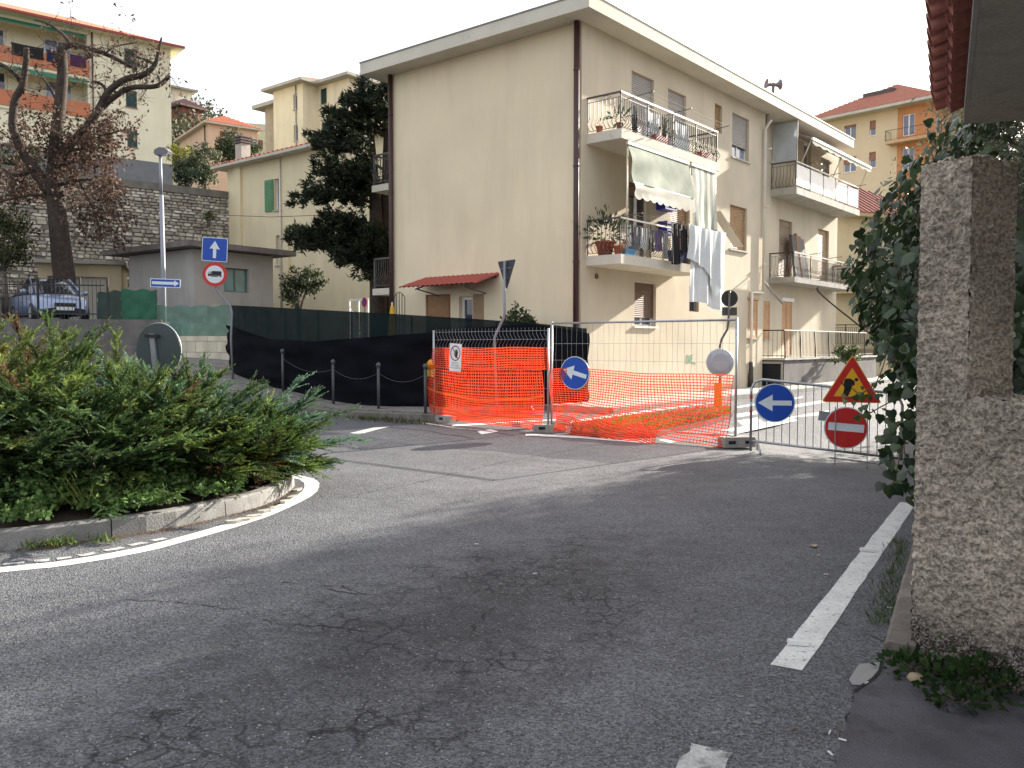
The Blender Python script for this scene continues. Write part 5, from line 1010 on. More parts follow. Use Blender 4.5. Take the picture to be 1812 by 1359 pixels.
while h > 3.6:
    rh = random.uniform(.11, .2); x = -.25 + random.uniform(0, .2)
    while x < 13.3:
        w_ = random.uniform(.16, .48); c = sf.P(x + w_ / 2, h - rh / 2 + random.uniform(-.015, .015), -.05); k = random.randrange(10); dep = random.uniform(.04, .10)
        Uu = -s1_ if (-s1_).cross(ZV).dot(sN) > 0 else s1_
        M_ = frame(c, Uu * (w_ * .95), ZV * (rh * .93), sN * dep)
        if h > 6.0 and x < 5.2 and cnt < 298: piece('stone', stm[k][0], swl, M_); cnt += 1
        elif random.random() < .97: rest.add([M_ @ V3(v) for v in stm[k][1]], [[i, (i + 1) % 8, 8 + (i + 1) % 8, 8 + i] for i in range(8)] + [[8 + i for i in range(8)]], k % 4)
        x += w_
    h -= rh
o = rest.build('stones', STN, swl); o['kind'] = 'stuff'
# ---------------------------------------------------------------- cream building top left
k0 = at(303, 200, 62.0); ku = V3((-.767, -.641, 0)).normalized(); kN = V3((.641, -.767, 0)).normalized(); k0.z = 0; kf = Fac(k0, ku, kN); CREAM = mat('plaster_cream', (.74, .69, .52), .9, .05, .7, .03, 60, streak=.15)
hb = thing('hillside_apartments', 'cream apartment building with orange parapets above the stone wall', 'building', k0 + ZV * 8.85); KH = kf.uv(303, 88)[1]
wins = [kf.rect(241, 89, 220, 121), kf.rect(242, 162, 222.5, 192), kf.rect(243, 230, 225, 262)]
L0 = kf.uv(154, 100)[0]; fl_h = [kf.uv(154, 133)[1], kf.uv(154, 206)[1]]; topl = kf.uv(154, 62)[1]; LW = 7.2; logs = [(L0, L0 + LW, fl_h[0], topl), (L0, L0 + LW, fl_h[1], fl_h[0] - .35)]
zb_ = kf.uv(303, 291)[1]; mb = MB(); kf.wall(mb, 0, 15, zb_, KH, wins, .18); mb = MB(); kf.wall(mb, 0, 15, zb_, KH, wins + logs, .18)
# replace shallow loggia backs by deep recesses
mb2 = MB(); kf.wall(mb2, 0, 15, zb_, KH, wins, .18)
mb = MB(); ts = [0, L0, 11]; kf.wall(mb, 0, L0, zb_, KH, wins, .18); kf.wall(mb, L0, 15, zb_, KH, logs, 1.3)
pp_ = [kf.P(0, zb_), kf.P(0, zb_, -9), kf.P(15, zb_, -9)]; mb.add(pp_ + [p + ZV * (KH - zb_) for p in pp_], [[0, 1, 4, 3], [1, 2, 5, 4]]); mb.build('wall', CREAM, hb)
mb = MB(); kf.bx(mb, -.02, 15, 8.0, zb_, -9, .02); mb.build('grey_plinth', mat('plinth_grey', (.16, .165, .18), .9, .1), hb)
for op in wins: window(hb, kf, op, louv=(2, DGREEN_SH), sill=mat('sill_pink', (.38, .18, .12), .8), dep=.16)
ORP = mat('parapet_orange', (.46, .17, .09), .85, .1, 1, .05)
for i, fh in enumerate(fl_h):
    mb = MB(); kf.bx(mb, L0 - .1, 15, fh - .12, fh + .85, -.05, .16); pr_ = mb.build('parapet', ORP, hb); mb = MB(); kf.bx(mb, L0, 15, fh - .3, fh - .1, -1.3, .1); mb.build('balcony_slab', CREAM, pr_)
    fb = Fac(k0 - kN * 1.3, ku, kN)
    for (a, b, mm) in ((L0 + .7, L0 + 2.3, GLS_B), (L0 + 4.6, L0 + 5.6, GLS)): window(hb, fb, (a, b, fh + .1, fh + 2.25), leaf=2, frm=WHITE, pane=mm, dep=.0, name='balcony_door')
    q = MB(); tz = (topl if i == 0 else fl_h[0] - .35) - .02; q.prism([kf.P(L0 + .1, tz, .02), kf.P(L0 + LW - .1, tz, .02), kf.P(L0 + LW - .1, tz - .28, .3), kf.P(L0 + .1, tz - .28, .3)], ZV * .02); q.build('green_awning', mat('awning_green', (.02, .17, .11), .7), hb)
    q = MB(); kf.bx(q, L0 + LW - .01, L0 + LW + .3, fh, tz, -.3, .03); q.build('loggia_column', CREAM, hb)
rf = MB(); ov = .75; ring = [kf.P(-ov, 0, ov), kf.P(16, 0, ov), kf.P(16, 0, -9.7), kf.P(-ov, 0, -9.7)]; rf.prism([p + ZV * KH for p in ring], ZV * .12); ro_ = rf.build('eaves', CREAM, hb)
rf = MB(); a = [p + ZV * (KH + .121) for p in ring]; r1, r2 = kf.P(4.5, KH + 2.2, -4.5), kf.P(16, KH + 2.2, -4.5); rf.add(a + [r1, r2], [[0, 1, 5, 4][::-1], [0, 4, 3], [3, 4, 5, 2]]); rf.add([p - ZV * .0 for p in a], [[0, 1, 2, 3]]); rf.build('tiled_roof', mat('tile_orange', (.50, .17, .09), .8, .15, 3, .1, 20), hb)
mb = MB(); kf.bx(mb, -ov, 16, KH + .0, KH + .16, ov, ov + .1); mb.build('gutter', TILE_R, hb); t_ = kf.uv(162, 60)[0]; pipe(hb, [kf.P(t_, KH, .08), kf.P(t_, 9, .08)], .05, BROWN_PIPE, 0)
for lab, off, mm, w_ in (('dark blue washing over the orange parapet', 1.2, mat('washing_navy', (.012, .014, .05), .9), 1.3), ('black washing beside the blue washing on parapet', 2.6, FAB_K, 1.9), ('plum washing at the end of the orange parapet', .1, mat('washing_plum', (.06, .02, .06), .9), 1.0)):
    cloth('washing', lab, 'laundry', kf.P(L0 + off, fl_h[0] + 1.15, .2), kf.P(L0 + off + w_, fl_h[0] + 1.15, .2), .75, mm, kN, nu=16, nv=6, amp=.03)
# ---------------------------------------------------------------- generic hip roofed house on given footprint
def hip(par, f, W_, D_, z, ov, rise, m, mfas, th=.15):
    r = [f.P(-ov, z, ov), f.P(W_ + ov, z, ov), f.P(W_ + ov, z, -D_ - ov), f.P(-ov, z, -D_ - ov)]; q = MB(); q.prism(r, ZV * th); q.build('eaves', mfas, par); q = MB(); a = [p + ZV * (th + .002) for p in r]; i = min(W_, D_) / 2 + ov
    if W_ >= D_: r1, r2 = f.P(-ov + i, z + th + rise, -D_ / 2), f.P(W_ + ov - i, z + th + rise, -D_ / 2); fs = [[0, 1, 5, 4], [1, 2, 5], [2, 3, 4, 5], [3, 0, 4]]
    else: r1, r2 = f.P(W_ / 2, z + th + rise, ov - i), f.P(W_ / 2, z + th + rise, -D_ - ov + i); fs = [[0, 1, 4], [1, 2, 5, 4], [2, 3, 5], [3, 0, 4, 5]]
    q.add(a + [r1, r2], fs); ro = q.build('tiled_roof', m, par)
    # tile courses as ribs
    q = MB()
    for fc in fs:
        pts = [(a + [r1, r2])[k] for k in fc]; e0, e1 = pts[0], pts[1]; top = sum(pts[2:], V3((0, 0, 0))) / len(pts[2:]); n_ = max(6, int((e1 - e0).length / .33)); nr = (e1 - e0).cross(top - e0).normalized(); nr = nr if nr.z > 0 else -nr
        for k in range(1, n_):
            s = k / n_; p = e0.lerp(e1, s)
            if len(pts) == 4: tt = pts[3].lerp(pts[2], s); 
            else: tt = top
            if len(pts) == 3: tt = p + (top - (e0.lerp(e1, .5))) * (1 - abs(2 * s - 1))
            else:
                up = ((pts[3] + pts[2]) / 2 - (e0 + e1) / 2); up = up - (e1 - e0).normalized() * up.dot((e1 - e0).normalized()); l0 = (pts[3] - e0).dot((e1 - e0).normalized()) / (e1 - e0).length; l1 = (pts[2] - e0).dot((e1 - e0).normalized()) / (e1 - e0).length
                kk = 1 if l0 <= s <= l1 else (s / l0 if s < l0 else (1 - s) / (1 - l1)); tt = p + up * kk
            q.tube([p + nr * .01, tt + nr * .01], .06, 5, 0, False)
    o = q.build('tile_rows', m, ro); o['kind'] = 'stuff'; return ro
# yellow house with green shutters
YEL = mat('plaster_yellow', (.74, .645, .43), .9, .05, .8, .04, 60, streak=.22); y0 = at(403, 400, 42.0); y0.z = 0; yf = Fac(y0, -LD, -RD); yh = thing('yellow_house', 'yellow house with green shutters and tall chimney behind grey house', 'house', y0 + ZV * 1)
YW, YT = 12.0, yf.uv(403, 300)[1]; yo = [yf.rect(485, 317, 497, 373), yf.rect(488, 417, 496, 470)]; mb = MB(); yf.wall(mb, 0, YW, .5, YT, yo, .18); q_ = [yf.P(0, .5), yf.P(0, .5, -7), yf.P(YW, .5, -7), yf.P(YW, .5)]; mb.add(q_ + [p + ZV * (YT - .5) for p in q_], [[0, 1, 5, 4], [1, 2, 6, 5], [2, 3, 7, 6]]); mb.build('wall', YEL, yh)
for i, op in enumerate(yo):
    w = window(yh, yf, op, leaf=1, sill=CONC_L, pane=GLS_B); 
    if i == 0: mb = MB(); x0 = yf.uv(470, 345)[0]; yf.bx(mb, x0, op[0] - .03, op[2], op[3], .02, .06); slats(mb, yf, x0 + .06, op[0] - .09, op[2] + .1, op[3] - .1, .065, .06, .012); mb.build('green_shutter', GREEN_SH, w)
hip(yh, yf, YW, 7, YT, .55, 1.3, TILE, mat('eave_white', (.52, .49, .42), .9), .12)
mb = MB(); yf.bx(mb, .75, 1.25, .5, YT, 0, .12); mb.build('flue_breast', YEL, yh); x_ = yf.uv(506, 420)[0]; mb = MB(); yf.bx(mb, x_, x_ + .3, .5, yf.uv(506, 400)[1], 0, .12); mb.build('flue_breast', YEL, yh)
mb = MB(); cb = yf.P(.75, YT + .1, -.4); mb.box(cb + ZV * .55, .5, .5, 1.0, LD); ch = mb.build('chimney', mat('chimney', (.48, .44, .38), .9, .15, streak=.4), yh)
for k in range(3): mb = MB(); mb.box(cb + ZV * (1.12 + k * .13), .62, .62, .05, LD); mb.build('cowl_slab', mat('cowl', (.14, .12, .11), .9), ch)
for sx in (-1, 0, 1): mb = MB(); mb.box(cb + LD * sx * .2 + ZV * 1.22, .09, .5, .36, LD); mb.build('cowl_pier', mat('cowl2', (.25, .2, .18), .9), ch)
x_ = yf.uv(498, 300)[0]; pipe(yh, [yf.P(x_ - .05, YT, .06), yf.P(x_ - .05, 3, .06)], .04, PIPE_W, 0)
# white gate and no parking sign right of it
gp = at(635, 540, 30.6); gt = thing('white_gate', 'white lattice entrance gate under the cedar', 'gate', (gp.x, gp.y, 1.1)); gz = 1.0; U_ = V3((.85, -.5, 0)).normalized(); gfx = Fac((gp.x, gp.y, 0), U_, (-.5, -.85, 0))
for a, b in ((-.42, -.38), (0, .04), (.42, .46)): mb = MB(); gfx.bx(mb, a, b, gz, 3.2, 0, .05); mb.build('gate_post', WHITE, gt)
mb = MB()
for k in range(9):
    for s in (-1, 1): x = -.36 + k * .1; mb.tube([gfx.P(x, 1.3, .02), gfx.P(max(-.4, min(.45, x + s * .9)), 1.3 + 1.8 * min(1, abs(max(-.4, min(.45, x + s * .9)) - x) / .9), .02)], .012, 4)
mb.build('lattice', WHITE, gt); mb = MB(); gfx.bx(mb, -.42, .46, 3.15, 3.22, 0, .05); mb.build('gate_rail', WHITE, gt)
pn = Plate(at(645, 535, 30.2), rad(-50)); t = sign_root('no_parking_sign', 'small round no parking sign by the white gate', pn); mb = MB(); pn.pr(mb, circ(.17, 24), 0, .01); mb.build('red_ring', SRED, t); mb = MB(); pn.pr(mb, circ(.125, 24), .01, .012); mb.build('blue_field', BLUE, t); mb = MB(); pn.pr(mb, rot2([(-.13, -.016), (.13, -.016), (.13, .016), (-.13, .016)], -45), .012, .014); mb.build('slash', SRED, t); mb = MB(); mb.tube([pn.p(0, -.1, -.01), pn.p(0, -1.5, -.01)], .02, 6); mb.build('post', STEEL_D, t)
# tall cream building behind
CREAM2 = mat('plaster_pale', (.72, .64, .47), .9, .06, .6, .04, 60, streak=.3); a0 = at(484, 200, 72.); a0.z = 0; a1 = a0 - LD * 3.9; b1 = a1 + RD * 1.43; c1_ = b1 - LD * 3.86; d1_ = c1_ + RD * 9; e1_ = a0 + RD * 10.43; TH = at(484, 163, 72.).z
tb = thing('stepped_apartments', 'tall pale cream building with stepped corners behind the yellow house', 'building', a0 + ZV * 1); fa, fc, fb_, fd_ = Fac(a0, -LD, -RD), Fac(b1, -LD, -RD), Fac(a1, RD, OUT), Fac(c1_, RD, OUT)
oa = [fa.rect(519, 168, 526, 195), fa.rect(520, 222, 527, 250)]; oc = [fc.rect(567, 158, 578, 186), fc.rect(569, 218, 579, 243)]; mb = MB(); fa.wall(mb, 0, 3.9, 1, TH, oa, .2); fb_.wall(mb, 0, 1.43, 1, TH); fc.wall(mb, 0, 3.86, 1, TH, oc, .2); fd_.wall(mb, 0, 9, 1, TH)
q_ = [d1_, e1_, a0]; mb.add([p + ZV for p in q_] + [p + ZV * TH for p in q_], [[0, 1, 4, 3], [1, 2, 5, 4]]); mb.build('wall', CREAM2, tb)
for f, l in ((fa, oa), (fc, oc)):
    for op in l: window(tb, f, op, louv=(2, DGREEN_SH) if f is fc else None, leaf=1, sill=CONC_L, pane=GLS, frm=WHITE if f is fa else DGREEN_SH)
ex = lambda p, r, o: p - RD * r + OUT * o
mb = MB(); o_ = .7; foot = [a0 - RD * o_ + LD * o_, a1 - RD * o_ - LD * o_, b1 - RD * o_ - LD * o_, c1_ - RD * o_ - LD * o_, d1_ - LD * o_ + RD * o_, e1_ + LD * o_ + RD * o_]; mb.prism([p + ZV * TH for p in foot], ZV * .22); mb.build('eaves', mat('eave_grey', (.40, .375, .33), .9), tb)
mb = MB(); ctr = sum(foot, V3((0, 0, 0))) / 6; mb.add([p + ZV * (TH + .222) for p in foot] + [ctr + ZV * (TH + .9)], [[i, (i + 1) % 6, 6] for i in range(6)]); mb.build('tiled_roof', TILE, tb)
pipe(tb, [fa.P(3.05, TH, .07), fa.P(3.05, 4, .07)], .05, CONC, 0)
wg = thing('side_wing_building', 'shaded beige wing with lower eaves beside the stepped building', 'building', a0 + LD * 1 + RD * 1); w0 = a0 + RD * 1.0 + LD * 2.6; wf = Fac(w0, -LD, -RD); wz = at(470, 191, 74.).z; simple_box(wg, 'wall', w0, -LD, 2.65, 7, 1, wz, mat('plaster_beige_shaded', (.40, .33, .25), .9, .1, streak=.3)); mb = MB(); wf.bx(mb, -.9, 2.6, wz, wz + .3, -7.5, .7); mb.build('eaves', mat('eave_grey', (.4, .375, .33)), wg)  # wing plaster darkened: its shade is put into the colour
# pink house
PINK = mat('plaster_pink', (.66, .46, .33), .9, .05, .8, .04, 50); p0 = at(368, 240, 85.); p0.z = 0; pu = V3((.80, .6, 0)); pf = Fac(p0, pu, (.6, -.8, 0)); pl_ = V3((-.6, .8, 0)); pz = at(368, 219, 85.).z
ph_ = thing('pink_house', 'pink house with terracotta hip roof on the hillside', 'house', p0 + ZV * 8.8); W1 = pf.uv(456, 250)[0]; po = [pf.rect(398, 233, 405, 252), pf.rect(446, 246, 456, 262)]; mb = MB(); pf.wall(mb, 0, W1, 8.5, pz, po, .2); pf2 = Fac(p0, pl_, (-.8, -.6, 0)); L2 = pf2.uv(318, 250)[0]; pf2.wall(mb, 0, L2, 8.5, pz); mb.build('wall', PINK, ph_)
mb = MB(); q_ = [pf.P(W1, 8.5), pf.P(W1, 8.5) + pl_ * L2, pf2.P(L2, 8.5)]; mb.add(q_ + [p + ZV * (pz - 8.5) for p in q_], [[0, 1, 4, 3], [1, 2, 5, 4]]); mb.build('rear_wall', PINK, ph_)
RSH = mat('shutter_red', (.24, .06, .035), .7)
for op in po:
    w = window(ph_, pf, op, leaf=2, pane=GLS_B)
    for (x0, x1) in ((op[0] - .5, op[0] - .04), (op[1] + .04, op[1] + .5)): mb = MB(); pf.bx(mb, x0, x1, op[2], op[3], .02, .06); mb.build('shutter', RSH, w)
hip(ph_, pf, W1, L2, pz, .5, 1.5, mat('tile_orange', (.5, .17, .09)), mat('eave_white', (.52, .49, .42))); pipe(ph_, [pf2.P(.8, pz, .06), pf2.P(.8, 9, .06)], .05, BROWN_PIPE, 0)
# two small houses far up the hill
for lab, x0, x1, yt, yb, Y, wm, rm, ri in (('distant pale house with balcony high on the hill', 296, 340, 154, 186, 150, CREAM2, CONC, .2), ('distant brick red house below the pale hill house', 322, 357, 188, 214, 140, mat('brick_red', (.25, .10, .08), .9), mat('slate', (.14, .08, .075), .9), 1.6)):
    b0, b1_ = at(x0, yb, Y), at(x1, yb, Y + 3); tz = at(x0, yt, Y).z; U_ = V3((b1_.x - b0.x, b1_.y - b0.y, 0)); W_ = U_.length; hh = thing('hill_house', lab, 'house', b0, 'houses far up the hill'); f = Fac((b0.x, b0.y, 0), U_, (U_.y, -U_.x, 0)); op = [(W_ * .55, W_ * .8, tz - 2.4, tz - .5), (W_ * .1, W_ * .3, tz - 2.4, tz - .9)]
    simple_box(hh, 'wall', b0, U_, W_, 6, b0.z - 8, tz, wm, op)
    for o in op: window(hh, f, o, leaf=2, pane=GLS_B, fw=.12)
    hip(hh, f, W_, 6, tz, .8, ri, rm, rm, .3)
    if 'balcony' in lab: mb = MB(); f.bx(mb, W_ * .4, W_ + .8, tz - 2.7, tz - 2.5, 0, 1.2); bb_ = mb.build('balcony', WHITE, hh); mb = MB(); f.bx(mb, W_ * .4, W_ + .8, tz - 2.5, tz - 1.6, 1.12, 1.18); mb.build('balustrade', WHITE, bb_)
# ---------------------------------------------------------------- street lamp and left signs
lb = at(290, 560, 27.4); lz = elev(lb.x, lb.y); lm = thing('street_lamp', 'tall galvanised street lamp behind the green netting', 'street lamp', (lb.x, lb.y, lz)); ltop = at(283.5, 277, 27.4)
LAMPM = mat('lamp_pole', (.27, .28, .31), .6, .05, metal=.3); mb = MB(); mb.tube([(lb.x, lb.y, lz), at(289, 480, 27.4), at(285.5, 345, 27.4)], [.075, .07, .065], 12); mb.build('lower_pole', LAMPM, lm, smooth=True); mb = MB(); mb.tube([at(285.5, 345, 27.4), ltop], [.05, .045], 12); mb.build('upper_pole', LAMPM, lm, smooth=True)
mb = MB(); hc = ltop + ZV * .1; hp = [(-.16, 0), (-.13, .1), (.02, .17), (.2, .15), (.3, .05), (.26, -.04), (.02, -.06), (-.12, -.07)]; mb.prism([hc + V3((x, 0, z)) + V3((0, -.12, 0)) for x, z in hp], V3((.05, .26, 0))); mb.build('lamp_head', mat('lamp_head', (.13, .13, .14), .45), lm); mb = MB(); mb.box(hc + V3((.12, 0, -.055)), .24, .2, .02); mb.build('lens', SWHITE, lm)
pla = Plate(at(292.5, 501, 27.2), 0, rad(-2)); t = sign_root('one_way_plate', 'long blue plate with white arrow on the street lamp', pla); mb = MB(); pla.pr(mb, rrect(.95, .27, .02), -.01, 0); mb.build('plate', SWHITE, t); mb = MB(); pla.pr(mb, rrect(.90, .225, .02), 0, .003); mb.build('blue_field', BLUE, t); mb = MB(); pla.pr(mb, [(-.42, -.045), (.28, -.045), (.28, -.1), (.43, 0), (.28, .1), (.28, .045), (-.42, .045)], .003, .006); mb.build('arrow', SWHITE, t); mb = MB(); pla.pr(mb, rrect(.1, .16, .02), -.09, -.01); mb.build('clamp', STEEL_D, t)
pb = V3((-7.22, 22.35, 0)); pb.z = elev(pb.x, pb.y) + .1; Yp = 22.35; t = thing('sign_post', 'cranked grey post with one way square and truck ban disc', 'road sign', pb); mb = MB(); mb.tube([pb, at(409, 600, Yp), at(410.5, 552, Yp), at(407, 541, Yp), at(384, 514, Yp), at(380, 504, Yp), at(380, 425, Yp)], .03, 10); mb.build('post', mat('pole_grey', (.22, .225, .24)), t, smooth=True)
pl3 = Plate(at(380, 441.5, Yp - .05), rad(10), rad(-3)); mb = MB(); pl3.pr(mb, rrect(.63, .61, .035), -.012, 0); a = mb.build('square_plate', SWHITE, t); mb = MB(); pl3.pr(mb, rrect(.595, .575, .03), 0, .003); mb.build('blue_field', BLUE, a); mb = MB(); pl3.pr(mb, [(-.04, -.22), (.04, -.22), (.04, .02), (.13, .0), (0, .22), (-.13, .02), (-.04, .02)], .003, .006); mb.build('arrow', SWHITE, a)
pl4 = Plate(at(380, 485.5, Yp - .05), rad(10), rad(-2)); mb = MB(); pl4.pr(mb, circ(.305), -.012, 0); a = mb.build('round_plate', SRED, t); mb = MB(); pl4.pr(mb, circ(.225), 0, .003); mb.build('white_field', SWHITE, a); mb = MB()
pl4.pr(mb, [(-.07, -.03), (.165, -.03), (.165, .085), (-.07, .085)], .003, .006); pl4.pr(mb, [(-.165, -.06), (.165, -.06), (.165, -.035), (-.075, -.035), (-.075, .06), (-.14, .06), (-.165, .0)], .003, .0058); mb.build('truck', SBLK, a); mb = MB(); pl4.pr(mb, circ(.03, 14, -.12, -.07), .006, .008); pl4.pr(mb, circ(.03, 14, .1, -.07), .006, .008); pl4.pr(mb, [(-.145, .015), (-.095, .015), (-.095, .045), (-.135, .045)], .006, .008); mb.build('truck_wheels', SWHITE, a)
# keep right disc seen from behind on the planted island
kb = V3((-4.25, 10.7, .2)); t = thing('keep_side_sign', 'back of a round sign rising from the junipers', 'road sign', kb); kc_ = at(280, 619, 10.7); plk = Plate(kc_, rad(180 - 18), rad(0)); mb = MB(); plk.pr(mb, circ(.33, 44), 0, .012); mb.build('plate', mat('disc_back', (.05, .065, .07), .5, .15, 3, metal=.2), t)
mb = MB(); plk.pr(mb, circ(.336, 44), .012, .017); mb.build('rim', SWHITE, t); mb = MB(); mb.prism([plk.p(x, y, -.03) for x, y in ((.04, .2), (.11, .2), (-.0, -.95), (-.07, -.95))], plk.N * .028); mb.build('post', mat('post_light', (.25, .26, .28), .5, metal=.3), t); mb = MB(); plk.pr(mb, [(-.03, .19), (.17, .19), (.17, .15), (-.03, .15)], -.045, -.03); mb.build('clamp', BLACK, t)
# cable
q = MB(); q.tube([at(404, 381, 35), at(480, 384, 34), at(565, 381, 33)], .012, 4); q.build('cable', BLACK, label='thin black cable across the yellow house front', cat='cable')
# yard things behind the screen
tr = thing('garden_trellis', 'arched iron garden trellis against the gable wall', 'trellis', LF.P(6.35, .9, .35)); 
for k in range(5): x = 6.12 + k * .12; zt = 3.0 + .14 * math.sin(math.pi * (k + .0) / 4); q = MB(); q.tube([LF.P(x, .5, .3), LF.P(x, zt, .3)], .012, 5); q.build('bar', IRON, tr)
q = MB(); q.tube([LF.P(6.12 + .48 * k / 10, 3.0 + .16 * math.sin(math.pi * k / 10), .3) for k in range(11)], .012, 5); q.tube([LF.P(6.12, 2.35, .3), LF.P(6.6, 2.35, .3)], .012, 5); q.build('arch', IRON, tr)
ub = at(694, 560, 23.5); ut = thing('folded_parasol', 'folded yellow parasol behind the dark screen', 'parasol', (ub.x, ub.y, .7)); q = MB(); q.tube([(ub.x, ub.y, .6), (ub.x, ub.y, 2.75)], .02, 8); q.build('pole', WHITE, ut); q = MB(); q.lathe([(.17, 1.05), (.14, 1.2), (.15, 1.5), (.10, 2.2), (.05, 2.62), (.01, 2.7)], (ub.x, ub.y, 0), 9); q.build('canopy', mat('parasol_yellow', (.62, .38, .03), .8, .1), ut)
# ================================================================ right foreground: gate wall, pillar, canopy
def roughcast():
    m = bpy.data.materials.new('roughcast'); m.use_nodes = True; nt = m.node_tree; nt.nodes.clear(); L = nt.links.new; out = NN(nt, 'OutputMaterial'); p = NN(nt, 'BsdfPrincipled'); L(p.outputs[0], out.inputs[0]); co = NN(nt, 'NewGeometry').outputs['Position']
    v = NN(nt, 'TexVoronoi'); v.inputs['Scale'].default_value = 120; L(co, v.inputs['Vector']); n = NN(nt, 'TexNoise'); n.inputs['Scale'].default_value = 58; n.inputs['Detail'].default_value = 5; L(co, n.inputs['Vector']); n2 = NN(nt, 'TexNoise'); n2.inputs['Scale'].default_value = 2.2; n2.inputs['Detail'].default_value = 5; L(co, n2.inputs['Vector'])
    cr = NN(nt, 'ValToRGB'); cr.color_ramp.elements[0].position = .36; cr.color_ramp.elements[0].color = (.29, .24, .195, 1); cr.color_ramp.elements[1].position = .62; cr.color_ramp.elements[1].color = (.63, .55, .445, 1); L(n.outputs[0], cr.inputs[0])
    sep = NN(nt, 'SeparateXYZ'); L(co, sep.inputs[0]); mr = NN(nt, 'MapRange'); mr.inputs[1].default_value = .0; mr.inputs[2].default_value = .55; mr.inputs[3].default_value = .75; mr.inputs[4].default_value = 0; L(sep.outputs[2], mr.inputs[0])   # rising damp: bare pebbles
    ad = NN(nt, 'Math', operation='ADD'); L(mr.outputs[0], ad.inputs[0]); L(n2.outputs[0], ad.inputs[1]); mk = NN(nt, 'MapRange'); mk.inputs[1].default_value = .78; mk.inputs[2].default_value = .98; L(ad.outputs[0], mk.inputs[0])
    sc = NN(nt, 'SeparateColor'); L(v.outputs['Color'], sc.inputs[0]); c2 = NN(nt, 'ValToRGB'); c2.color_ramp.elements[0].position = .35; c2.color_ramp.elements[0].color = (.07, .058, .052, 1); c2.color_ramp.elements[1].position = .9; c2.color_ramp.elements[1].color = (.42, .36, .31, 1); L(sc.outputs[0], c2.inputs[0])
    mx = NN(nt, 'Mix', data_type='RGBA'); L(mk.outputs[0], mx.inputs[0]); L(cr.outputs[0], mx.inputs[6]); L(c2.outputs[0], mx.inputs[7])
    st = NN(nt, 'MapRange'); st.inputs[1].default_value = .35; st.inputs[2].default_value = .7; st.inputs[3].default_value = .72; st.inputs[4].default_value = 1.12; L(n2.outputs[0], st.inputs[0]); vs = NN(nt, 'VectorMath', operation='SCALE'); L(mx.outputs[2], vs.inputs[0]); L(st.outputs[0], vs.inputs['Scale']); L(vs.outputs[0], p.inputs['Base Color'])
    p.inputs['Roughness'].default_value = .95; p.inputs['Specular IOR Level'].default_value = .2; b = NN(nt, 'Bump'); b.inputs['Strength'].default_value = 1; b.inputs['Distance'].default_value = .035; L(n.outputs[0], b.inputs['Height']); L(b.outputs[0], p.inputs['Normal']); return m
ROUGH = roughcast()
GP, GQ = gd(1612, 1166), gd(1812, 1236); gw_ = (GQ - GP).normalized(); gb = V3((-gw_.y, gw_.x, 0)); gb = gb if gb.x > 0 else -gb
def rough_block(name, par, s0, s1, d0, d1, z0, z1, res=.011):
    """box with knobbly cast plaster: every face a displaced grid sharing one noise field"""
    Vs = []; Fs = []; n0 = 0
    def face(O, A, B, N):
        nonlocal n0
        la, lb = A.length, B.length; na, nb = max(2, int(la / res)), max(2, int(lb / res)); u, v = np.meshgrid(np.linspace(0, 1, na + 1), np.linspace(0, 1, nb + 1)); P = np.array(O) + u[..., None] * np.array(A) + v[..., None] * np.array(B)
        r = np.random.default_rng(int(la * 1000 + lb * 77)); g = r.normal(size=u.shape); g = (g * 1.4 + np.roll(g, 1, 0) + np.roll(g, 1, 1) + np.roll(g, -1, 0) + np.roll(g, -1, 1)) / 2.2; edge = np.minimum(np.minimum(u, 1 - u) * la, np.minimum(v, 1 - v) * lb); k = np.clip(edge / .012, 0, 1)
        P = P + np.array(N) * (np.maximum(g, -.6) * .0095 * (.45 + .55 * k))[..., None]; i, j = np.meshgrid(np.arange(na), np.arange(nb)); a = (j * (na + 1) + i).ravel() + n0; F = np.stack([a, a + 1, a + na + 2, a + na + 1], 1)
        if A.cross(B).dot(N) < 0: F = F[:, ::-1]
        Vs.append(P.reshape(-1, 3)); Fs.append(F); n0 += P.shape[0] * P.shape[1]
    S_, D_, H_ = gw_ * (s1 - s0), gb * (d1 - d0), ZV * (z1 - z0); O = GP + gw_ * s0 + gb * d0 + ZV * z0
    face(O, S_, H_, -gb); face(O + S_, D_, H_, gw_); face(O + D_, S_, H_, gb); face(O, D_, H_, -gw_); face(O + H_, S_, D_, ZV)
    return npmesh(name, np.concatenate(Vs), np.concatenate(Fs), ROUGH, par)
pz_ = gd(1632, 292, 0); top_h = at(1634, 293, GP.y).z; lw_h = at(1705, 706, (GP + gw_ * .26).y).z
gwall = thing('gate_wall', 'roughcast gate pillar with lower wall beside the driveway', 'wall', GP + gb * .15)
rough_block('pillar', gwall, 0, .265, 0, .37, lw_h, top_h); rough_block('low_wall', gwall, 0, 2.6, 0, .37, -.03, lw_h)
# street side kerb and garden wall behind the ivy
kd0, kd1 = gd(1558, 1168), gd(1598, 1023); kdir = (kd1 - kd0).normalized(); krt = V3((kdir.y, -kdir.x, 0))
kerbline('garden_kerb', [kd0 + kdir * s for s in range(0, 17)], .10, .16, mat('kerb_mossy', (.15, .13, .11), .9, .3, 4, .2, 50, .4, 50, blot=((.30, .29, .27), 5, .6, .7)), 1.4, side=-1, kind='structure')
gs = kd0 + krt * .36 + kdir * .25; mb = MB(); mb.par(gs - ZV * .4, kdir * 17, krt * .25, ZV * 1.35); mb.build('garden_wall', CONC_D, label='low garden wall buried under ivy along the street', cat='wall')
gard = MB(); g_ = gs + krt * .22; gard.prism([g_ + ZV * -.1, g_ + kdir * 26 - ZV * .1, g_ + kdir * 26 + krt * 14 - ZV * .1, g_ + krt * 14 + kdir * 1.5 - ZV * .1], ZV * .8); gard.build('garden', SOIL, kind='structure')
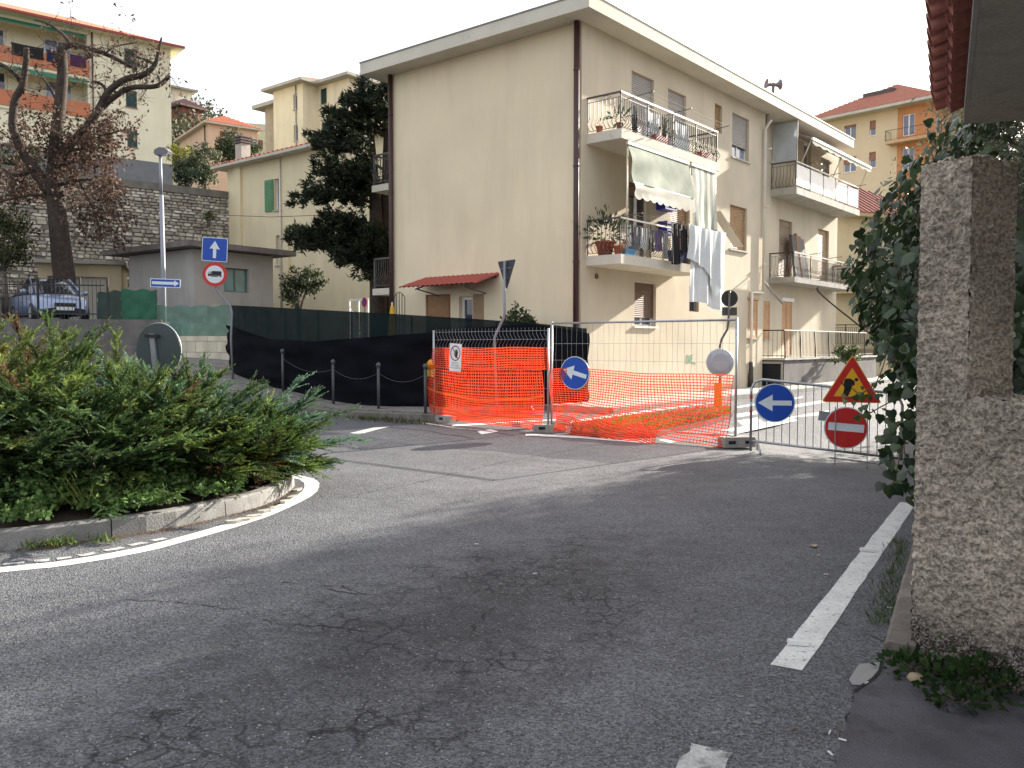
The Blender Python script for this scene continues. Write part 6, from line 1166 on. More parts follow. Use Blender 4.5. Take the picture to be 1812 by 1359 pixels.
# tiled canopy of the gate
CH = 2.75; cF, cN_, cR = gd(1712, 219, CH), gd(1735, 0, CH), gd(1812, 213, CH); ce = (cN_ - cF).normalized(); cr_ = (cR - cF).normalized(); near = cF + ce * 4.2
can2 = thing('gate_canopy', 'small tiled roof over the gate with concrete soffit', 'canopy', V3((cF.x + 1.1, cF.y - .6, 0)))
mb = MB(); mb.prism([cF, near, near + cr_ * 2.2, cF + cr_ * 2.2], ZV * .075); mb.build('soffit_slab', mat('soffit_rough', (.37, .345, .30), .95, .15, 2.5, .15, 60, .25, 70, blot=((.22, .20, .175), 2.5, .52, .6)), can2)
mb = MB(); oe = -cr_ * .02; mb.par(cF + oe, ce * 4.2, cr_ * .019, ZV * .10); mb.build('plaster_edge', mat('edge_pale', (.34, .32, .29), .9, .12, 6), can2)
mb = MB(); q = cF + cr_ * 1.55 + ce * .75; mb.box(q * 1 - ZV * (CH / 2), .5, .5, CH, ce); mb.build('pier', ROUGH, can2)
mb = MB(); q2 = cF + cr_ * 1.9 + ce * 3.2; mb.box(q2 - ZV * (CH / 2), .5, .5, CH, ce); mb.build('pier', ROUGH, can2)
tb_ = MB(); rr0, rr1, ll, th_ = .112, .085, .46, .014; nseg = 10
for (r0_, r1_) in ((rr0, rr1), (rr0 - th_, rr1 - th_)):
    for k in range(nseg + 1):
        a = math.pi * k / nseg; tb_.v += [(-r0_ * math.cos(a), 0, r0_ * math.sin(a)), (-r1_ * math.cos(a), ll, r1_ * math.sin(a))]
m1 = 2 * (nseg + 1)
for k in range(nseg): tb_.f += [[2 * k, 2 * k + 2, 2 * k + 3, 2 * k + 1], [m1 + 2 * k, m1 + 2 * k + 1, m1 + 2 * k + 3, m1 + 2 * k + 2], [2 * k, m1 + 2 * k, m1 + 2 * k + 2, 2 * k + 2]]
tb_.f += [[0, 1, m1 + 1, m1], [2 * nseg, m1 + 2 * nseg, m1 + 2 * nseg + 1, 2 * nseg + 1]]; tb_.m = [0] * len(tb_.f); tme2 = tb_.mesh('roof_tile', True); TIL2 = mat('tile_gate', (.27, .085, .06), .75, .25, 6, .15, 40, .15, 40); tme2.materials.append(TIL2)
up = (-V3((ce.y, -ce.x, 0)) if V3((ce.y, -ce.x, 0)).dot(cr_) < 0 else V3((ce.y, -ce.x, 0))); tilt = (up * math.cos(rad(17)) + ZV * math.sin(rad(17))).normalized(); across = tilt.cross(ce); across = across if across.z > 0 else -across
Xv = tilt.cross(across)
for k in range(21):
    s = -.02 + k * .185
    for rw in range(3):
        p = cF + ce * s - up * .15 + ZV * .115 + tilt * (rw * .38) + across * (rw * .016 + random.uniform(-.004, .006)); tw_ = random.uniform(-.03, .03); piece('roof_tile', tme2, can2, frame(p + Xv * tw_ * .3, Xv, tilt, across))
        p2 = p + ce * .0925 + across * .0 + tilt * .05; piece('channel_tile', tme2, can2, frame(p2 + across * .03, -Xv, tilt, -across))
mb = MB(); mb.prism([cF - up * .0 + ZV * .076, near + ZV * .076, near + up * 2.0 + ZV * .72, cF + up * 2.0 + ZV * .72], ZV * .02); mb.build('roof_deck', CONC_D, can2)
# reflective studs on the edge line
for i, (px, lab) in enumerate((((1535, 976), 'white reflective stud on the far part of edge line'), ((1412, 1141), 'white reflective stud near the end of edge line'))):
    p = gd(*px) ; mb = MB(); U_ = V3((math.cos(rad(-12)), math.sin(rad(-12)), 0)); W2_ = V3((-U_.y, U_.x, 0)); a = [p + U_ * x + W2_ * y + ZV * .006 for x, y in ((-.055, -.03), (.055, -.03), (.055, .03), (-.055, .03))]; b = [p + U_ * x + W2_ * y + ZV * .026 for x, y in ((-.05, -.022), (.05, -.022), (.05, .022), (-.05, .022))]
    mb.add(a + b, [[3, 2, 1, 0], [4, 5, 6, 7]] + [[k, (k + 1) % 4, 4 + (k + 1) % 4, 4 + k] for k in range(4)]); mb.build('road_stud', mat('stud_white', (.62, .62, .58), .5), label=lab, cat='road stud', group='studs on the white edge line')
# litter: cigarette ends, dry leaves, pebble
cg = MB(); cg.tube([(0, 0, .004), (.03, 0, .004)], .004, 6); cgm = cg.mesh('cigarette_end'); cgm.materials.append(mat('cig_white', (.62, .6, .54), .8))
for i, (px, a, lab) in enumerate((((1467, 1303), 60, 'cigarette end beside the dry needles'), ((1484, 1312), -35, 'pale cigarette end right of the needles'), ((1473, 1341), 100, 'cigarette end at the apron edge'), ((1570, 1078), -20, 'cigarette end in the kerb grass'), ((1458, 1019), 5, 'white scrap beside the white edge line'), ((840, 965), 0, 'white paper scrap on the open road'), ((943, 1018), 30, 'tiny white scrap near the oil stain'), ((1530, 1214), 40, 'cigarette end in the concrete patch crack'))):
    p = gd(*px); o = piece('cigarette_end', cgm, None, Matrix.Translation(p + ZV * .008) @ Matrix.Rotation(rad(a), 4, 'Z')); tag(o, lab, 'cigarette end', 'litter on the road')
r = np.random.default_rng(3); lf = MB()
for px, s in (((1440, 968), .05), ((1448, 985), .025)):
    p = gd(*px); q = MB(); pts = [(math.cos(k * .9) * s * (1 if k % 2 else .5) * 1.2, math.sin(k * .9) * s * (1 if k % 2 else .5)) for k in range(7)]; q.add([(p.x + x, p.y + y, .006 + .012 * abs(math.sin(i * 2))) for i, (x, y) in enumerate(pts)], [list(range(7))]); q.build('dry_leaf', mat('leaf_litter', (.36, .27, .19), .9), label='%s dry leaf on the asphalt near the edge line' % ('large pale' if s > .03 else 'small brown'), cat='leaf')
p = gd(1620, 1208); q = MB(); q.lathe([(.004, 0), (.03, .006), (.04, .022), (.03, .04), (.004, .046)], p, 10); q.build('pebble', mat('pebble', (.32, .25, .16), .9), smooth=True, label='rounded tan pebble at the foot of the wall', cat='stone')
n = 150; c = gd(1462, 1298); P = np.c_[r.normal(c.x, .12, n), r.normal(c.y, .05, n), np.full(n, .009)]; c2 = gd(1640, 1222); P = np.r_[P, np.c_[r.normal(c2.x, .12, 60), r.normal(c2.y, .03, 60), np.full(60, .011)]]
Vv, F, C = leaves_np(P, .05, (0, 0, 0), .06, 3, tints(len(P), (.06, .035, .02), (.13, .07, .035), 3)); Vv[:, 2] = .009 + np.abs(Vv[:, 2] - .009) * .12; npmesh('needle_litter', Vv, F, LEAF_DRY, col=C, label='scatter of dry pine needles at the apron edge', cat='litter', kind='stuff')
# ================================================================ right background
OR_Y = mat('plaster_apricot', (.66, .535, .36), .9, .05, .7, .03, 50); OR_O = mat('plaster_orange', (.56, .25, .11), .9, .06, .7, .03, 50); o0 = at(1646, 200, 78.); o0.z = 0; ou = V3((-.67, .74, 0)).normalized(); oN = V3((-.74, -.67, 0)).normalized(); of = Fac(o0, ou, oN); OH = at(1646, 180, 78.).z; ob = thing('orange_apartments', 'apricot and orange apartment building with red tile roof', 'building', o0 + ZV * 1); W_ = of.uv(1440, 225)[0]; xs_ = of.uv(1588, 220)[0]
ops = [of.rect(1515, 219, 1494, 247), of.rect(1550, 212, 1539, 239), of.rect(1515, 276, 1493, 303), of.rect(1550, 268, 1538, 296)]; opo = [of.rect(1619, 199, 1597, 238), of.rect(1618, 259, 1596, 300)]
mb = MB(); of.wall(mb, xs_, W_, .5, OH, ops, .2); o2 = Fac(o0, V3((.74, .67, 0)).normalized(), V3((.67, -.74, 0)).normalized()); mb.build('wall', OR_Y, ob); mb = MB(); of.wall(mb, 0, xs_, .5, OH, opo, .2); o2.wall(mb, 0, 4.8, .5, OH, [(1.4, 2.6, OH - 3.4, OH - 1.0)], .2); mb.build('orange_wall', OR_O, ob)
mb = MB(); o2.wall(mb, 4.8, 16, .5, OH); q_ = [o2.P(16, .5), o2.P(16, .5) + ou * W_, of.P(W_, .5)]; mb.add(q_ + [p + ZV * (OH - .5) for p in q_], [[0, 1, 4, 3], [1, 2, 5, 4]]); mb.build('side_wall', OR_Y, ob)
SHP = mat('shutter_rose', (.34, .17, .12), .8)
for i, op in enumerate(ops): window(ob, of, op, leaf=2 if i in (0, 2) else 1, pane=glass('glass_mauve', (.12, .12, .18), .1), shut=((.14, .55, .42, .5)[i], SHP), sill=WHITE, fw=.08)
for op in opo: window(ob, of, op, leaf=2, pane=glass('glass_mauve', (.12, .12, .18)), fw=.09, name='balcony_door')
window(ob, o2, (1.4, 2.6, OH - 3.4, OH - 1.0), leaf=2, pane=GLS, fw=.09, name='balcony_door')
bz = of.uv(1640, 243)[1]; mb = MB(); bpts = [of.P(xs_ + .6, bz - .25, -.02), of.P(xs_ + .6, bz - .25, 1.1), of.P(-1.1, bz - .25, 1.1), o2.P(4.5, bz - .25, 1.1), o2.P(4.5, bz - .25, -.02), of.P(0.02, bz - .25, -.02)]; mb.prism(bpts, ZV * .25); bb_ = mb.build('balcony', mat('slab_apricot', (.55, .36, .2), .9), ob); q = MB()
for a, b in zip(bpts[:4], bpts[1:5]): q.tube([a + ZV * 1.2, b + ZV * 1.2], .025, 5); q.tube([a + ZV * .35, b + ZV * .35], .015, 4)
for p in bpts[:5]: q.tube([p + ZV * .25, p + ZV * 1.2], .025, 5)
q.build('railing', IRON, bb_); bm = balus_mesh('straight', .85); bm.materials.append(RAIL_G)
for a, b in zip(bpts[:4], bpts[1:5]):
    n_ = int((b - a).length / .22)
    for k in range(n_): piece('baluster', bm, bb_, Matrix.Translation(a.lerp(b, (k + .5) / n_) + ZV * .35))
hip(ob, Fac(of.P(0, 0), ou, oN), W_, 16, OH, 1.2, 3.6, mat('tile_salmon', (.40, .16, .105), .85, .12, 3, .1, 20), mat('eave_white', (.52, .49, .42)), .25)
mb = MB(); mb.box(of.P(W_ * .55, OH + 2.4, -3.4), 3.0, 1.0, .9, ou); mb.build('dormer', mat('dormer_dark', (.10, .08, .08), .8), ob)
# yellow house just beyond the apartment building
v0 = at(1470, 500, 41.); v0.z = 0; vu = V3((.92, .39, 0)).normalized(); vf = Fac(v0, vu, (vu.y, -vu.x, 0)); vh = thing('far_yellow_house', 'yellow house with dark red tile roof beyond the white balcony', 'house', v0); VT = at(1500, 385, 41.5).z; vo = [(2.2, 3.2, VT - 2.0, VT - .6)]
simple_box(vh, 'wall', v0, vu, 6.5, 7, -.1, VT, mat('plaster_ochre', (.54, .455, .29), .9, .07, .8, .04, 50, streak=.2), vo); window(vh, vf, vo[0], leaf=2, pane=GLS, louv=(2, mat('shutter_navy', (.03, .035, .05), .7)))
hip(vh, vf, 6.5, 7, VT, .6, 2.3, mat('tile_dark', (.22, .075, .06), .85, .15, 3, .12, 20), mat('eave_tan', (.4, .3, .17), .9), .15)
for h in (1.6, 4.2): balcony(vh, vf, .1, 3.2, h, .9, style='straight', slab=mat('slab_tan', (.42, .34, .2), .9), railm=IRON, rh=.95, sp=.12)
# ================================================================ vegetation
BARK = mat('bark', (.055, .042, .034), .95, .3, 6, .3, 40, .8, 30); BARK_G = mat('bark_grey', (.13, .11, .095), .95, .25, 5, .25, 40, .7, 30); TWIG = mat('twig', (.10, .07, .05), .9, .2)
def rnd_dir(r): a = r.normal(size=3); return a / np.linalg.norm(a)
JLEAF = mat('juniper_leaf', (.06, .1, .03), .7, .1, 8, tint=True, trl=.38, spec=.25)
def tuft(name, label, px_list, n_each, h, c0, c1, spread=.05, seed=0, dz=0., asp=.07, group=None):
    r = np.random.default_rng(seed); PP = []
    for px in px_list: p = gd(*px, dz); PP.append(np.c_[r.normal(p.x, spread, n_each), r.normal(p.y, spread * .6, n_each), np.full(n_each, dz + .002)])
    P = np.concatenate(PP); Vv, F, C = leaves_np(P, h, (0, 0, 1.3), asp, seed, tints(len(P), c0, c1, seed)); npmesh(name, Vv, F, LEAF, col=C, label=label, cat='grass', kind='stuff')
# ---------------------------------------------------------------- spreading junipers on the island
def juniper(label, c, R, H, n_br, seed, cA, cB, cdead=.06, lean=(.35, -.1), ztop=1.0, dens=1.0):
    r = np.random.default_rng(seed); root = thing('juniper', label, 'shrub', c, 'spreading junipers on the planted island'); c = np.array(c); Vs, Fs, Cs = [], [], []; wd = MB(); nv = 0
    for b in range(n_br):
        az = r.uniform(0, 2 * math.pi); el = np.clip(r.normal(.42, .30), .02, .95); ln = R * r.uniform(.55, 1.08) * (1.0 if el < .9 else .85)
        d = np.array([math.cos(az) * math.cos(el) + lean[0], math.sin(az) * math.cos(el) + lean[1], math.sin(el) * H / R]); d /= np.linalg.norm(d)
        st = c + np.array([r.normal(0, R * .22), r.normal(0, R * .22), r.uniform(.0, .3 * H)]); pts = []; p = st.copy(); dd = d.copy(); ns = 9
        for k in range(ns + 1):
            pts.append(p.copy()); dd = dd + np.array([0, 0, -.018 + .03 * (k > 6)]) + r.normal(0, .06, 3); dd /= np.linalg.norm(dd); p = p + dd * ln / ns
            if p[2] < .25: p[2] = .25
        if b % 4 == 0: wd.tube([V3(q) for q in pts[:8]], [.018 * (1 - k / 10) for k in range(8)], 4, 0, False)
        dead = r.uniform() < cdead; k_ = r.uniform(); base = np.array(cA) * (1 - k_) + np.array(cB) * k_; br = r.uniform(.5, 1.45)
        if dead: base = np.array([.13, .085, .04])
        pts = np.array(pts)
        # flat feathery plumes along the outer part
        for k in range(2, ns):
            for s in range(int(round((2 if k < 4 else 5) * dens)) + (k == ns - 1) * 2):
                o = pts[k] + (pts[k + 1] - pts[k]) * r.uniform(); fwd = (pts[k + 1] - pts[k]); fwd /= np.linalg.norm(fwd); sd = np.cross(fwd, np.array([0, 0, 1.])) * r.choice([-1, 1]) + r.normal(0, .35, 3); sd /= np.linalg.norm(sd) + 1e-9
                sp = fwd * r.uniform(.7, 1.1) + sd * r.uniform(.1, .7) + np.array([0, 0, r.uniform(-.05, .35)]); sp /= np.linalg.norm(sp); sl = r.uniform(.11, .27)
                m = 18; t = np.linspace(.04, 1, m)[:, None]; P = o + sp * sl * t - np.array([0, 0, 1]) * (.10 * sl * t * t); w = np.cross(sp, np.array([0, 0, 1.])) + r.normal(0, .25, 3); w /= np.linalg.norm(w) + 1e-9
                side = np.where(np.arange(m) % 2 == 0, 1., -1.)[:, None]; nd = sp * .85 + w * side * .62 + r.normal(0, .16, (m, 3)); nl = .055 * (1.05 - .62 * t) * r.uniform(.7, 1.25, (m, 1)); tip = P + nd * nl; hw = np.cross(nd, r.normal(size=(m, 3))); hw /= np.linalg.norm(hw, axis=1)[:, None] + 1e-9; hw *= .0085
                V = np.stack([P - hw, P + hw, tip], 1).reshape(-1, 3); Vs.append(V); Fs.append(np.arange(3 * m).reshape(-1, 3) + nv); nv += 3 * m
                cc = base * br * r.uniform(.8, 1.2); cc = np.repeat((cc[None] * (.8 + .4 * t)), 3, 0); Cs.append(cc)
    npmesh('foliage', np.concatenate(Vs), np.concatenate(Fs), JLEAF, root, np.concatenate(Cs)); wd.build('stems', BARK_G, root); return root
YG, DG, BG_ = (.125, .16, .034), (.034, .068, .022), (.10, .17, .12)
juniper('yellow green juniper at the far left end of the bed', (-6.1, 8.7, .2), 1.9, 1.85, 240, 1, YG, DG, .03, (.25, 0))
juniper('tall olive green juniper in front of the round sign back', (-4.75, 9.0, .2), 1.6, 1.5, 250, 2, YG, DG, .02, (.3, -.1))
juniper('blue green juniper spreading towards the bollards', (-3.85, 9.75, .2), 1.45, .95, 250, 3, BG_, (.05, .095, .04), .01, (.25, .1))
juniper('bushy green juniper at the rounded nose of the bed', (-3.6, 9.0, .2), 1.2, 1.0, 230, 4, DG, (.085, .125, .025), .015, (.35, -.15))
juniper('shaded dark juniper in the middle of the bed', (-4.3, 8.3, .2), 1.35, 1.1, 220, 5, DG, (.06, .1, .03), .03, (.2, -.2))
juniper('low grey green juniper at the near left kerb', (-5.7, 7.5, .2), 1.35, .9, 170, 6, (.06, .1, .05), DG, .02, (.2, -.2))
juniper('rusty tipped golden juniper clump at the bed nose', (-3.0, 8.95, .25), .5, .6, 44, 7, (.17, .15, .035), (.22, .12, .03), .2, (.3, 0)); juniper('yellowing juniper at the back left of the bed', (-6.3, 10.6, .25), 1.4, 2.0, 150, 8, (.15, .15, .04), YG, .15, (.1, 0))
q = MB(); q.tube([V3((-5.0, 7.75, .3)), V3((-4.8, 7.5, .55)), V3((-4.55, 7.35, .8)), V3((-4.4, 7.3, .86))], [.022, .02, .013, .006], 6); q.tube([V3((-4.8, 7.5, .55)), V3((-4.6, 7.6, .75)), V3((-4.5, 7.55, .95))], [.012, .009, .004], 5); q.build('dead_branch', BARK_G, label='bare dead branch sticking out between the junipers', cat='branch')
juniper('small low juniper overhanging the kerb nose', (-2.95, 9.4, .2), .72, .75, 110, 9, (.06, .11, .03), (.10, .14, .03), .02, (.15, 0)); tuft('broom_grass', 'fan of thin yellow green broom stems among the clover', [(150, 905), (185, 898)], 18, .36, (.16, .19, .04), (.24, .25, .06), .05, 37, .2, asp=.018)
# ground cover of small three-lobed leaves along the kerb
r = np.random.default_rng(21); kcn = np.array([[p.x, p.y] for p in kc]); n = 5200; sel = r.integers(18, 92, n); base = kcn[np.minimum(sel, len(kcn) - 1)]; inn = np.array([-6.2, 9.4]) - base; inn /= np.linalg.norm(inn, axis=1)[:, None]; off = .10 + np.abs(r.normal(0, .35, n)); P = np.c_[base + inn * off[:, None] + r.normal(0, .06, (n, 2)), .16 + .28 * np.clip(off, 0, .8) * r.uniform(.4, 1.5, n) + .05]
dens = np.array([pnoise(V3((p[0] * 2.2, p[1] * 2.2, 3))) for p in P]); P = P[dens > -.12]; n = len(P); tr3 = np.repeat(P, 3, 0) + r.normal(0, .008, (3 * n, 3)); Vv, F, C = leaves_np(tr3, .042, (0, -.25, .5), .85, 4, np.repeat(tints(n, (.06, .13, .03), (.15, .23, .07), 5), 3, 0)); npmesh('clover_cover', Vv, F, LEAF, col=C, label='small clover leaves spilling over the island kerb', cat='ground cover', kind='stuff')
# dead needles and dry twigs between kerb and paint
n = 2600; sel = r.integers(20, 80, n); base = kcn[np.minimum(sel, len(kcn) - 1)]; out_ = base - np.array([-6.2, 9.4]); out_ /= np.linalg.norm(out_, axis=1)[:, None]; P = np.c_[base + out_ * np.abs(r.normal(.03, .05, n))[:, None], np.full(n, .006)]; Vv, F, C = leaves_np(P, .05, None, .08, 6, tints(n, (.09, .045, .02), (.22, .13, .06), 6)); Vv[:, 2] = .006 + np.abs(Vv[:, 2] - .006) * .25; npmesh('needle_litter', Vv, F, LEAF_DRY, col=C, label='brown dry needles along the foot of island kerb', cat='litter', kind='stuff')
tuft('kerb_grass', 'green grass sprouting along the garden kerb', [(1592 - k * 2.2, 965 + k * 11) for k in range(14)], 38, .075, (.03, .06, .015), (.08, .12, .03), .045, 31)
tuft('gutter_weeds', 'little weeds in the gutter below island kerb', [(60, 972), (95, 968), (180, 962), (115, 966)], 26, .09, (.08, .13, .03), (.13, .18, .05), .06, 32, asp=.2)
tuft('pavement_weeds', 'weeds growing at the pavement kerb below bollards', [(635 + k * 16, 743 + k * 1.2) for k in range(8)], 40, .12, (.05, .06, .025), (.10, .10, .04), .18, 33, asp=.15)
def broad(label, px, R, n, ls, c0, c1, seed, z=0.): 
    p = gd(*px, z); r = np.random.default_rng(seed); P = r.normal(size=(n, 3)) * np.array([R, R * .6, R * .35]) + np.array([p.x, p.y, z + R * .4]); P[:, 2] = np.maximum(P[:, 2], z + .01); Vv, F, C = leaves_np(P, ls, (0, -.3, .5), .7, seed, tints(n, c0, c1, seed)); t = thing('wall_weed', label, 'weed', p); npmesh('foliage', Vv, F, LEAF, t, C); q = MB()
    for k in range(6): a = k * 1.05; q.tube([p, p + V3((math.cos(a) * R, math.sin(a) * R * .5, R * .5))], .004, 4)
    q.build('stems', TWIG, t)
broad('small leafy weed at the corner of the roughcast wall', (1620, 1190), .08, 170, .045, (.02, .05, .012), (.05, .09, .025), 41); broad('larger trailing weed along the foot of roughcast wall', (1745, 1222), .13, 420, .05, (.018, .042, .012), (.045, .08, .022), 42); broad('trailing weed end spreading over the apron', (1700, 1248), .07, 130, .045, (.018, .04, .012), (.045, .075, .022), 43)
# ---------------------------------------------------------------- ivy hedge along the street
def heart(n=1):
    o = [(0, 0), (.28, -.12), (.52, .08), (.5, .42), (.27, .75), (0, 1.08), (-.27, .75), (-.5, .42), (-.52, .08), (-.28, -.12)]; mb = MB(); mb.v = [(x, y, -.16 * abs(x) ** 1.3 - .12 * max(0, y - .4) ** 2) for x, y in o] + [(0, .4, .02)]; mb.f = [[i, (i + 1) % 10, 10] for i in range(10)]; mb.m = [0] * 10; return mb
HV = np.array(heart().v); HF = np.array(heart().f)
def ivy(parent_name, label, pts, nrm, size, cols, seed, n_obj, cat='hedge'):
    r = np.random.default_rng(seed); root = thing(parent_name, label, cat, V3([float(q) for q in (pts[:, 0].mean(), pts[:, 1].mean(), 0)])); n = len(pts)
    N = nrm + r.normal(0, .38, (n, 3)); N /= np.linalg.norm(N, axis=1)[:, None]; D = np.array([0, 0, -1.]) + r.normal(0, .45, (n, 3)); D -= N * (D * N).sum(1)[:, None]; D /= np.linalg.norm(D, axis=1)[:, None]; X = np.cross(D, N); s = size * r.uniform(.55, 1.3, n)
    V = pts[:, None, :] + s[:, None, None] * (HV[None, :, 0:1] * X[:, None] + HV[None, :, 1:2] * D[:, None] + HV[None, :, 2:3] * N[:, None]); dist = np.linalg.norm(pts - np.array([0, 0, 1.6]), axis=1); order = np.argsort(dist / s); big = set(order[:n_obj].tolist()); oth = order[n_obj:]
    F = (HF[None] + (np.arange(len(oth)) * 11)[:, None, None]).reshape(-1, 3); npmesh('leaf_mass', V[oth].reshape(-1, 3), F, IVYM, root, np.repeat(cols[oth], 11, 0), kind='stuff')
    hm = []
    for k in range(4): me = heart().mesh('leaf'); c = cols[order[k]]; ca = me.color_attributes.new('tint', 'FLOAT_COLOR', 'POINT'); ca.data.foreach_set('color', np.tile(np.r_[cols.mean(0) * (.7 + .2 * k), 1], 11).astype(np.float32)); me.materials.append(IVYM); hm.append(me)
    for i in order[:n_obj]: piece('leaf', hm[int(i) % 4], root, Matrix(((X[i][0] * s[i], D[i][0] * s[i], N[i][0] * s[i], pts[i][0]), (X[i][1] * s[i], D[i][1] * s[i], N[i][1] * s[i], pts[i][1]), (X[i][2] * s[i], D[i][2] * s[i], N[i][2] * s[i], pts[i][2]), (0, 0, 0, 1))))
    return root
IVYM = mat('ivy_leaf', (.03, .05, .02), .42, .15, 10, .1, 50, tint=True, trl=.12, spec=.5)
r = np.random.default_rng(77); ks, kr, kn = np.array(kdir), np.array(krt), -np.array(krt); G0 = np.array(gs)
def shell(n, s0, s1, h0, h1, bulge, seed, dep=.55):
    r = np.random.default_rng(seed); s = r.uniform(s0, s1, n); h = r.uniform(h0, h1, n); o = bulge(s, h) - np.abs(r.normal(0, dep * .35, n)); return G0 + s[:, None] * ks + o[:, None] * kn + np.c_[np.zeros(n), np.zeros(n), h], s, h
def bul(s, h):
    # how far the ivy hangs out over the kerb, by height and by distance along the wall
    prof = np.interp(h, [0, .55, 1.0, 1.6, 2.3, 2.9, 3.5, 4.2], [-.35, -.2, .2, .62, .98, .72, .32, -.25]); wav = .16 * np.sin(s * 1.7 + h) + .10 * np.sin(s * 4.1 + h * 2.3); return prof + wav
P1, s_, h_ = shell(17000, 1.9, 13.5, .2, 4.0, bul, 5)
_pv = P1 - np.array([0, 0, EYE]); _dd = _pv[:, 1] * _c - _pv[:, 2] * _s; _px = CX + FPX * _pv[:, 0] / _dd; _py = CY - FPX * (_pv[:, 1] * _s + _pv[:, 2] * _c) / _dd
_out = np.interp(_py, [180, 250, 300, 350, 400, 480, 520, 600, 650, 700, 760, 830], [1690, 1640, 1590, 1556, 1530, 1496, 1512, 1540, 1568, 1602, 1625, 1680]) + r.normal(0, 9, len(P1)); P1 = P1[_px > _out]; cols = tints(len(P1), (.02, .038, .018), (.05, .085, .03), 9); m_ = r.uniform(size=len(P1)) < .05; cols[m_] = tints(m_.sum(), (.08, .13, .03), (.12, .16, .04), 10)
nr = np.tile(kn * .9 + np.array([0, 0, .35]), (len(P1), 1)); ivy('ivy_hedge', 'dense dark ivy hedge overhanging the street wall', P1, nr, .072, cols, 6, 290)
mb = MB(); pts_ = []
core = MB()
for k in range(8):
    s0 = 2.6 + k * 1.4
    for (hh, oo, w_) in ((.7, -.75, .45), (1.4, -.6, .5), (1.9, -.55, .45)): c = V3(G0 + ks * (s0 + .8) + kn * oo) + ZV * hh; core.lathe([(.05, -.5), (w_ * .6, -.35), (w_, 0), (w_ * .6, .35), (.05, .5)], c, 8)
core.build('hedge_shade_core', mat('hedge_dark', (.01, .012, .008), .95), bpy.data.objects['ivy_hedge'], smooth=False)  # near-black lumps stand in for the shade between the ivy leaves
# hanging strands in front of the barrier and bare shoots
strands = [[(1640, 470), (1590, 420), (1580, 560), (1565, 640), (1545, 690), (1530, 735)], [(1625, 640), (1585, 655), (1560, 670), (1535, 690), (1515, 700), (1495, 705)], [(1620, 700), (1600, 735), (1585, 765), (1592, 800), (1585, 840), (1575, 870)], [(1625, 720), (1612, 760), (1600, 790), (1604, 815)], [(1605, 690), (1580, 708), (1555, 722), (1535, 733), (1512, 738)]]
def hang(px, Y, nl, seed, label, size=.055):
    r = np.random.default_rng(seed); root = thing('ivy_strand', label, 'vine', at(*px[0], Y)); path = catmull([at(x, y, Y - .15 * i) for i, (x, y) in enumerate(px)], 6); q = MB(); q.tube(path, .006, 5); q.build('stem', TWIG, root); n = nl; idx = r.integers(0, len(path), n); P = np.array([list(path[i]) for i in idx]) + r.normal(0, .03, (n, 3)); hm = heart().mesh('leaf'); ca = hm.color_attributes.new('tint', 'FLOAT_COLOR', 'POINT'); ca.data.foreach_set('color', np.tile([.045 + .02 * (seed % 3), .085 + .02 * (seed % 3), .022, 1], 11).astype(np.float32)); hm.materials.append(IVYM)
    for p in P:
        N = V3((r.normal(-.3, .4), -.8, r.normal(.3, .4))).normalized(); D = V3((r.normal(0, .5), 0, -1)); D = (D - N * D.dot(N)).normalized(); X = D.cross(N); s = size * r.uniform(.5, 1.2); piece('leaf', hm, root, frame(V3(p), X * s, D * s, N * s))
for i, (st, nl, lab) in enumerate(zip(strands, (16, 20, 18, 12, 10), ('long bare ivy shoot arching down the hedge', 'ivy shoot reaching across the roadworks triangle', 'ivy strand dangling past the barrier foot', 'short ivy tail hanging beside the roughcast pillar', 'ivy shoot trailing over the no entry disc'))): hang(st, 9.2 - .1 * i, nl, 60 + i, lab)
q = MB(); q.tube(catmull([at(1640, 600, 9), at(1560, 600, 9.0), at(1500, 560, 9.1), at(1450, 518, 9.2), at(1448, 508, 9.2)], 5), [.009] * 20 + [.006], 5); q.build('bare_shoot', TWIG, label='bare brown shoot sticking out of the ivy', cat='twig')
# ivy behind the low wall, right of the pillar
r = np.random.default_rng(88); n = 3600; P = np.c_[r.uniform(2.75, 4.4, n), r.uniform(4.9, 6.6, n), r.uniform(.5, 2.35, n)]; cols = tints(n, (.014, .03, .015), (.04, .065, .02), 11); ivy('ivy_bush', 'dark ivy bush behind the low roughcast wall', P, np.tile([-.3, -.85, .3], (n, 1)), .075, cols, 12, 60, 'shrub')
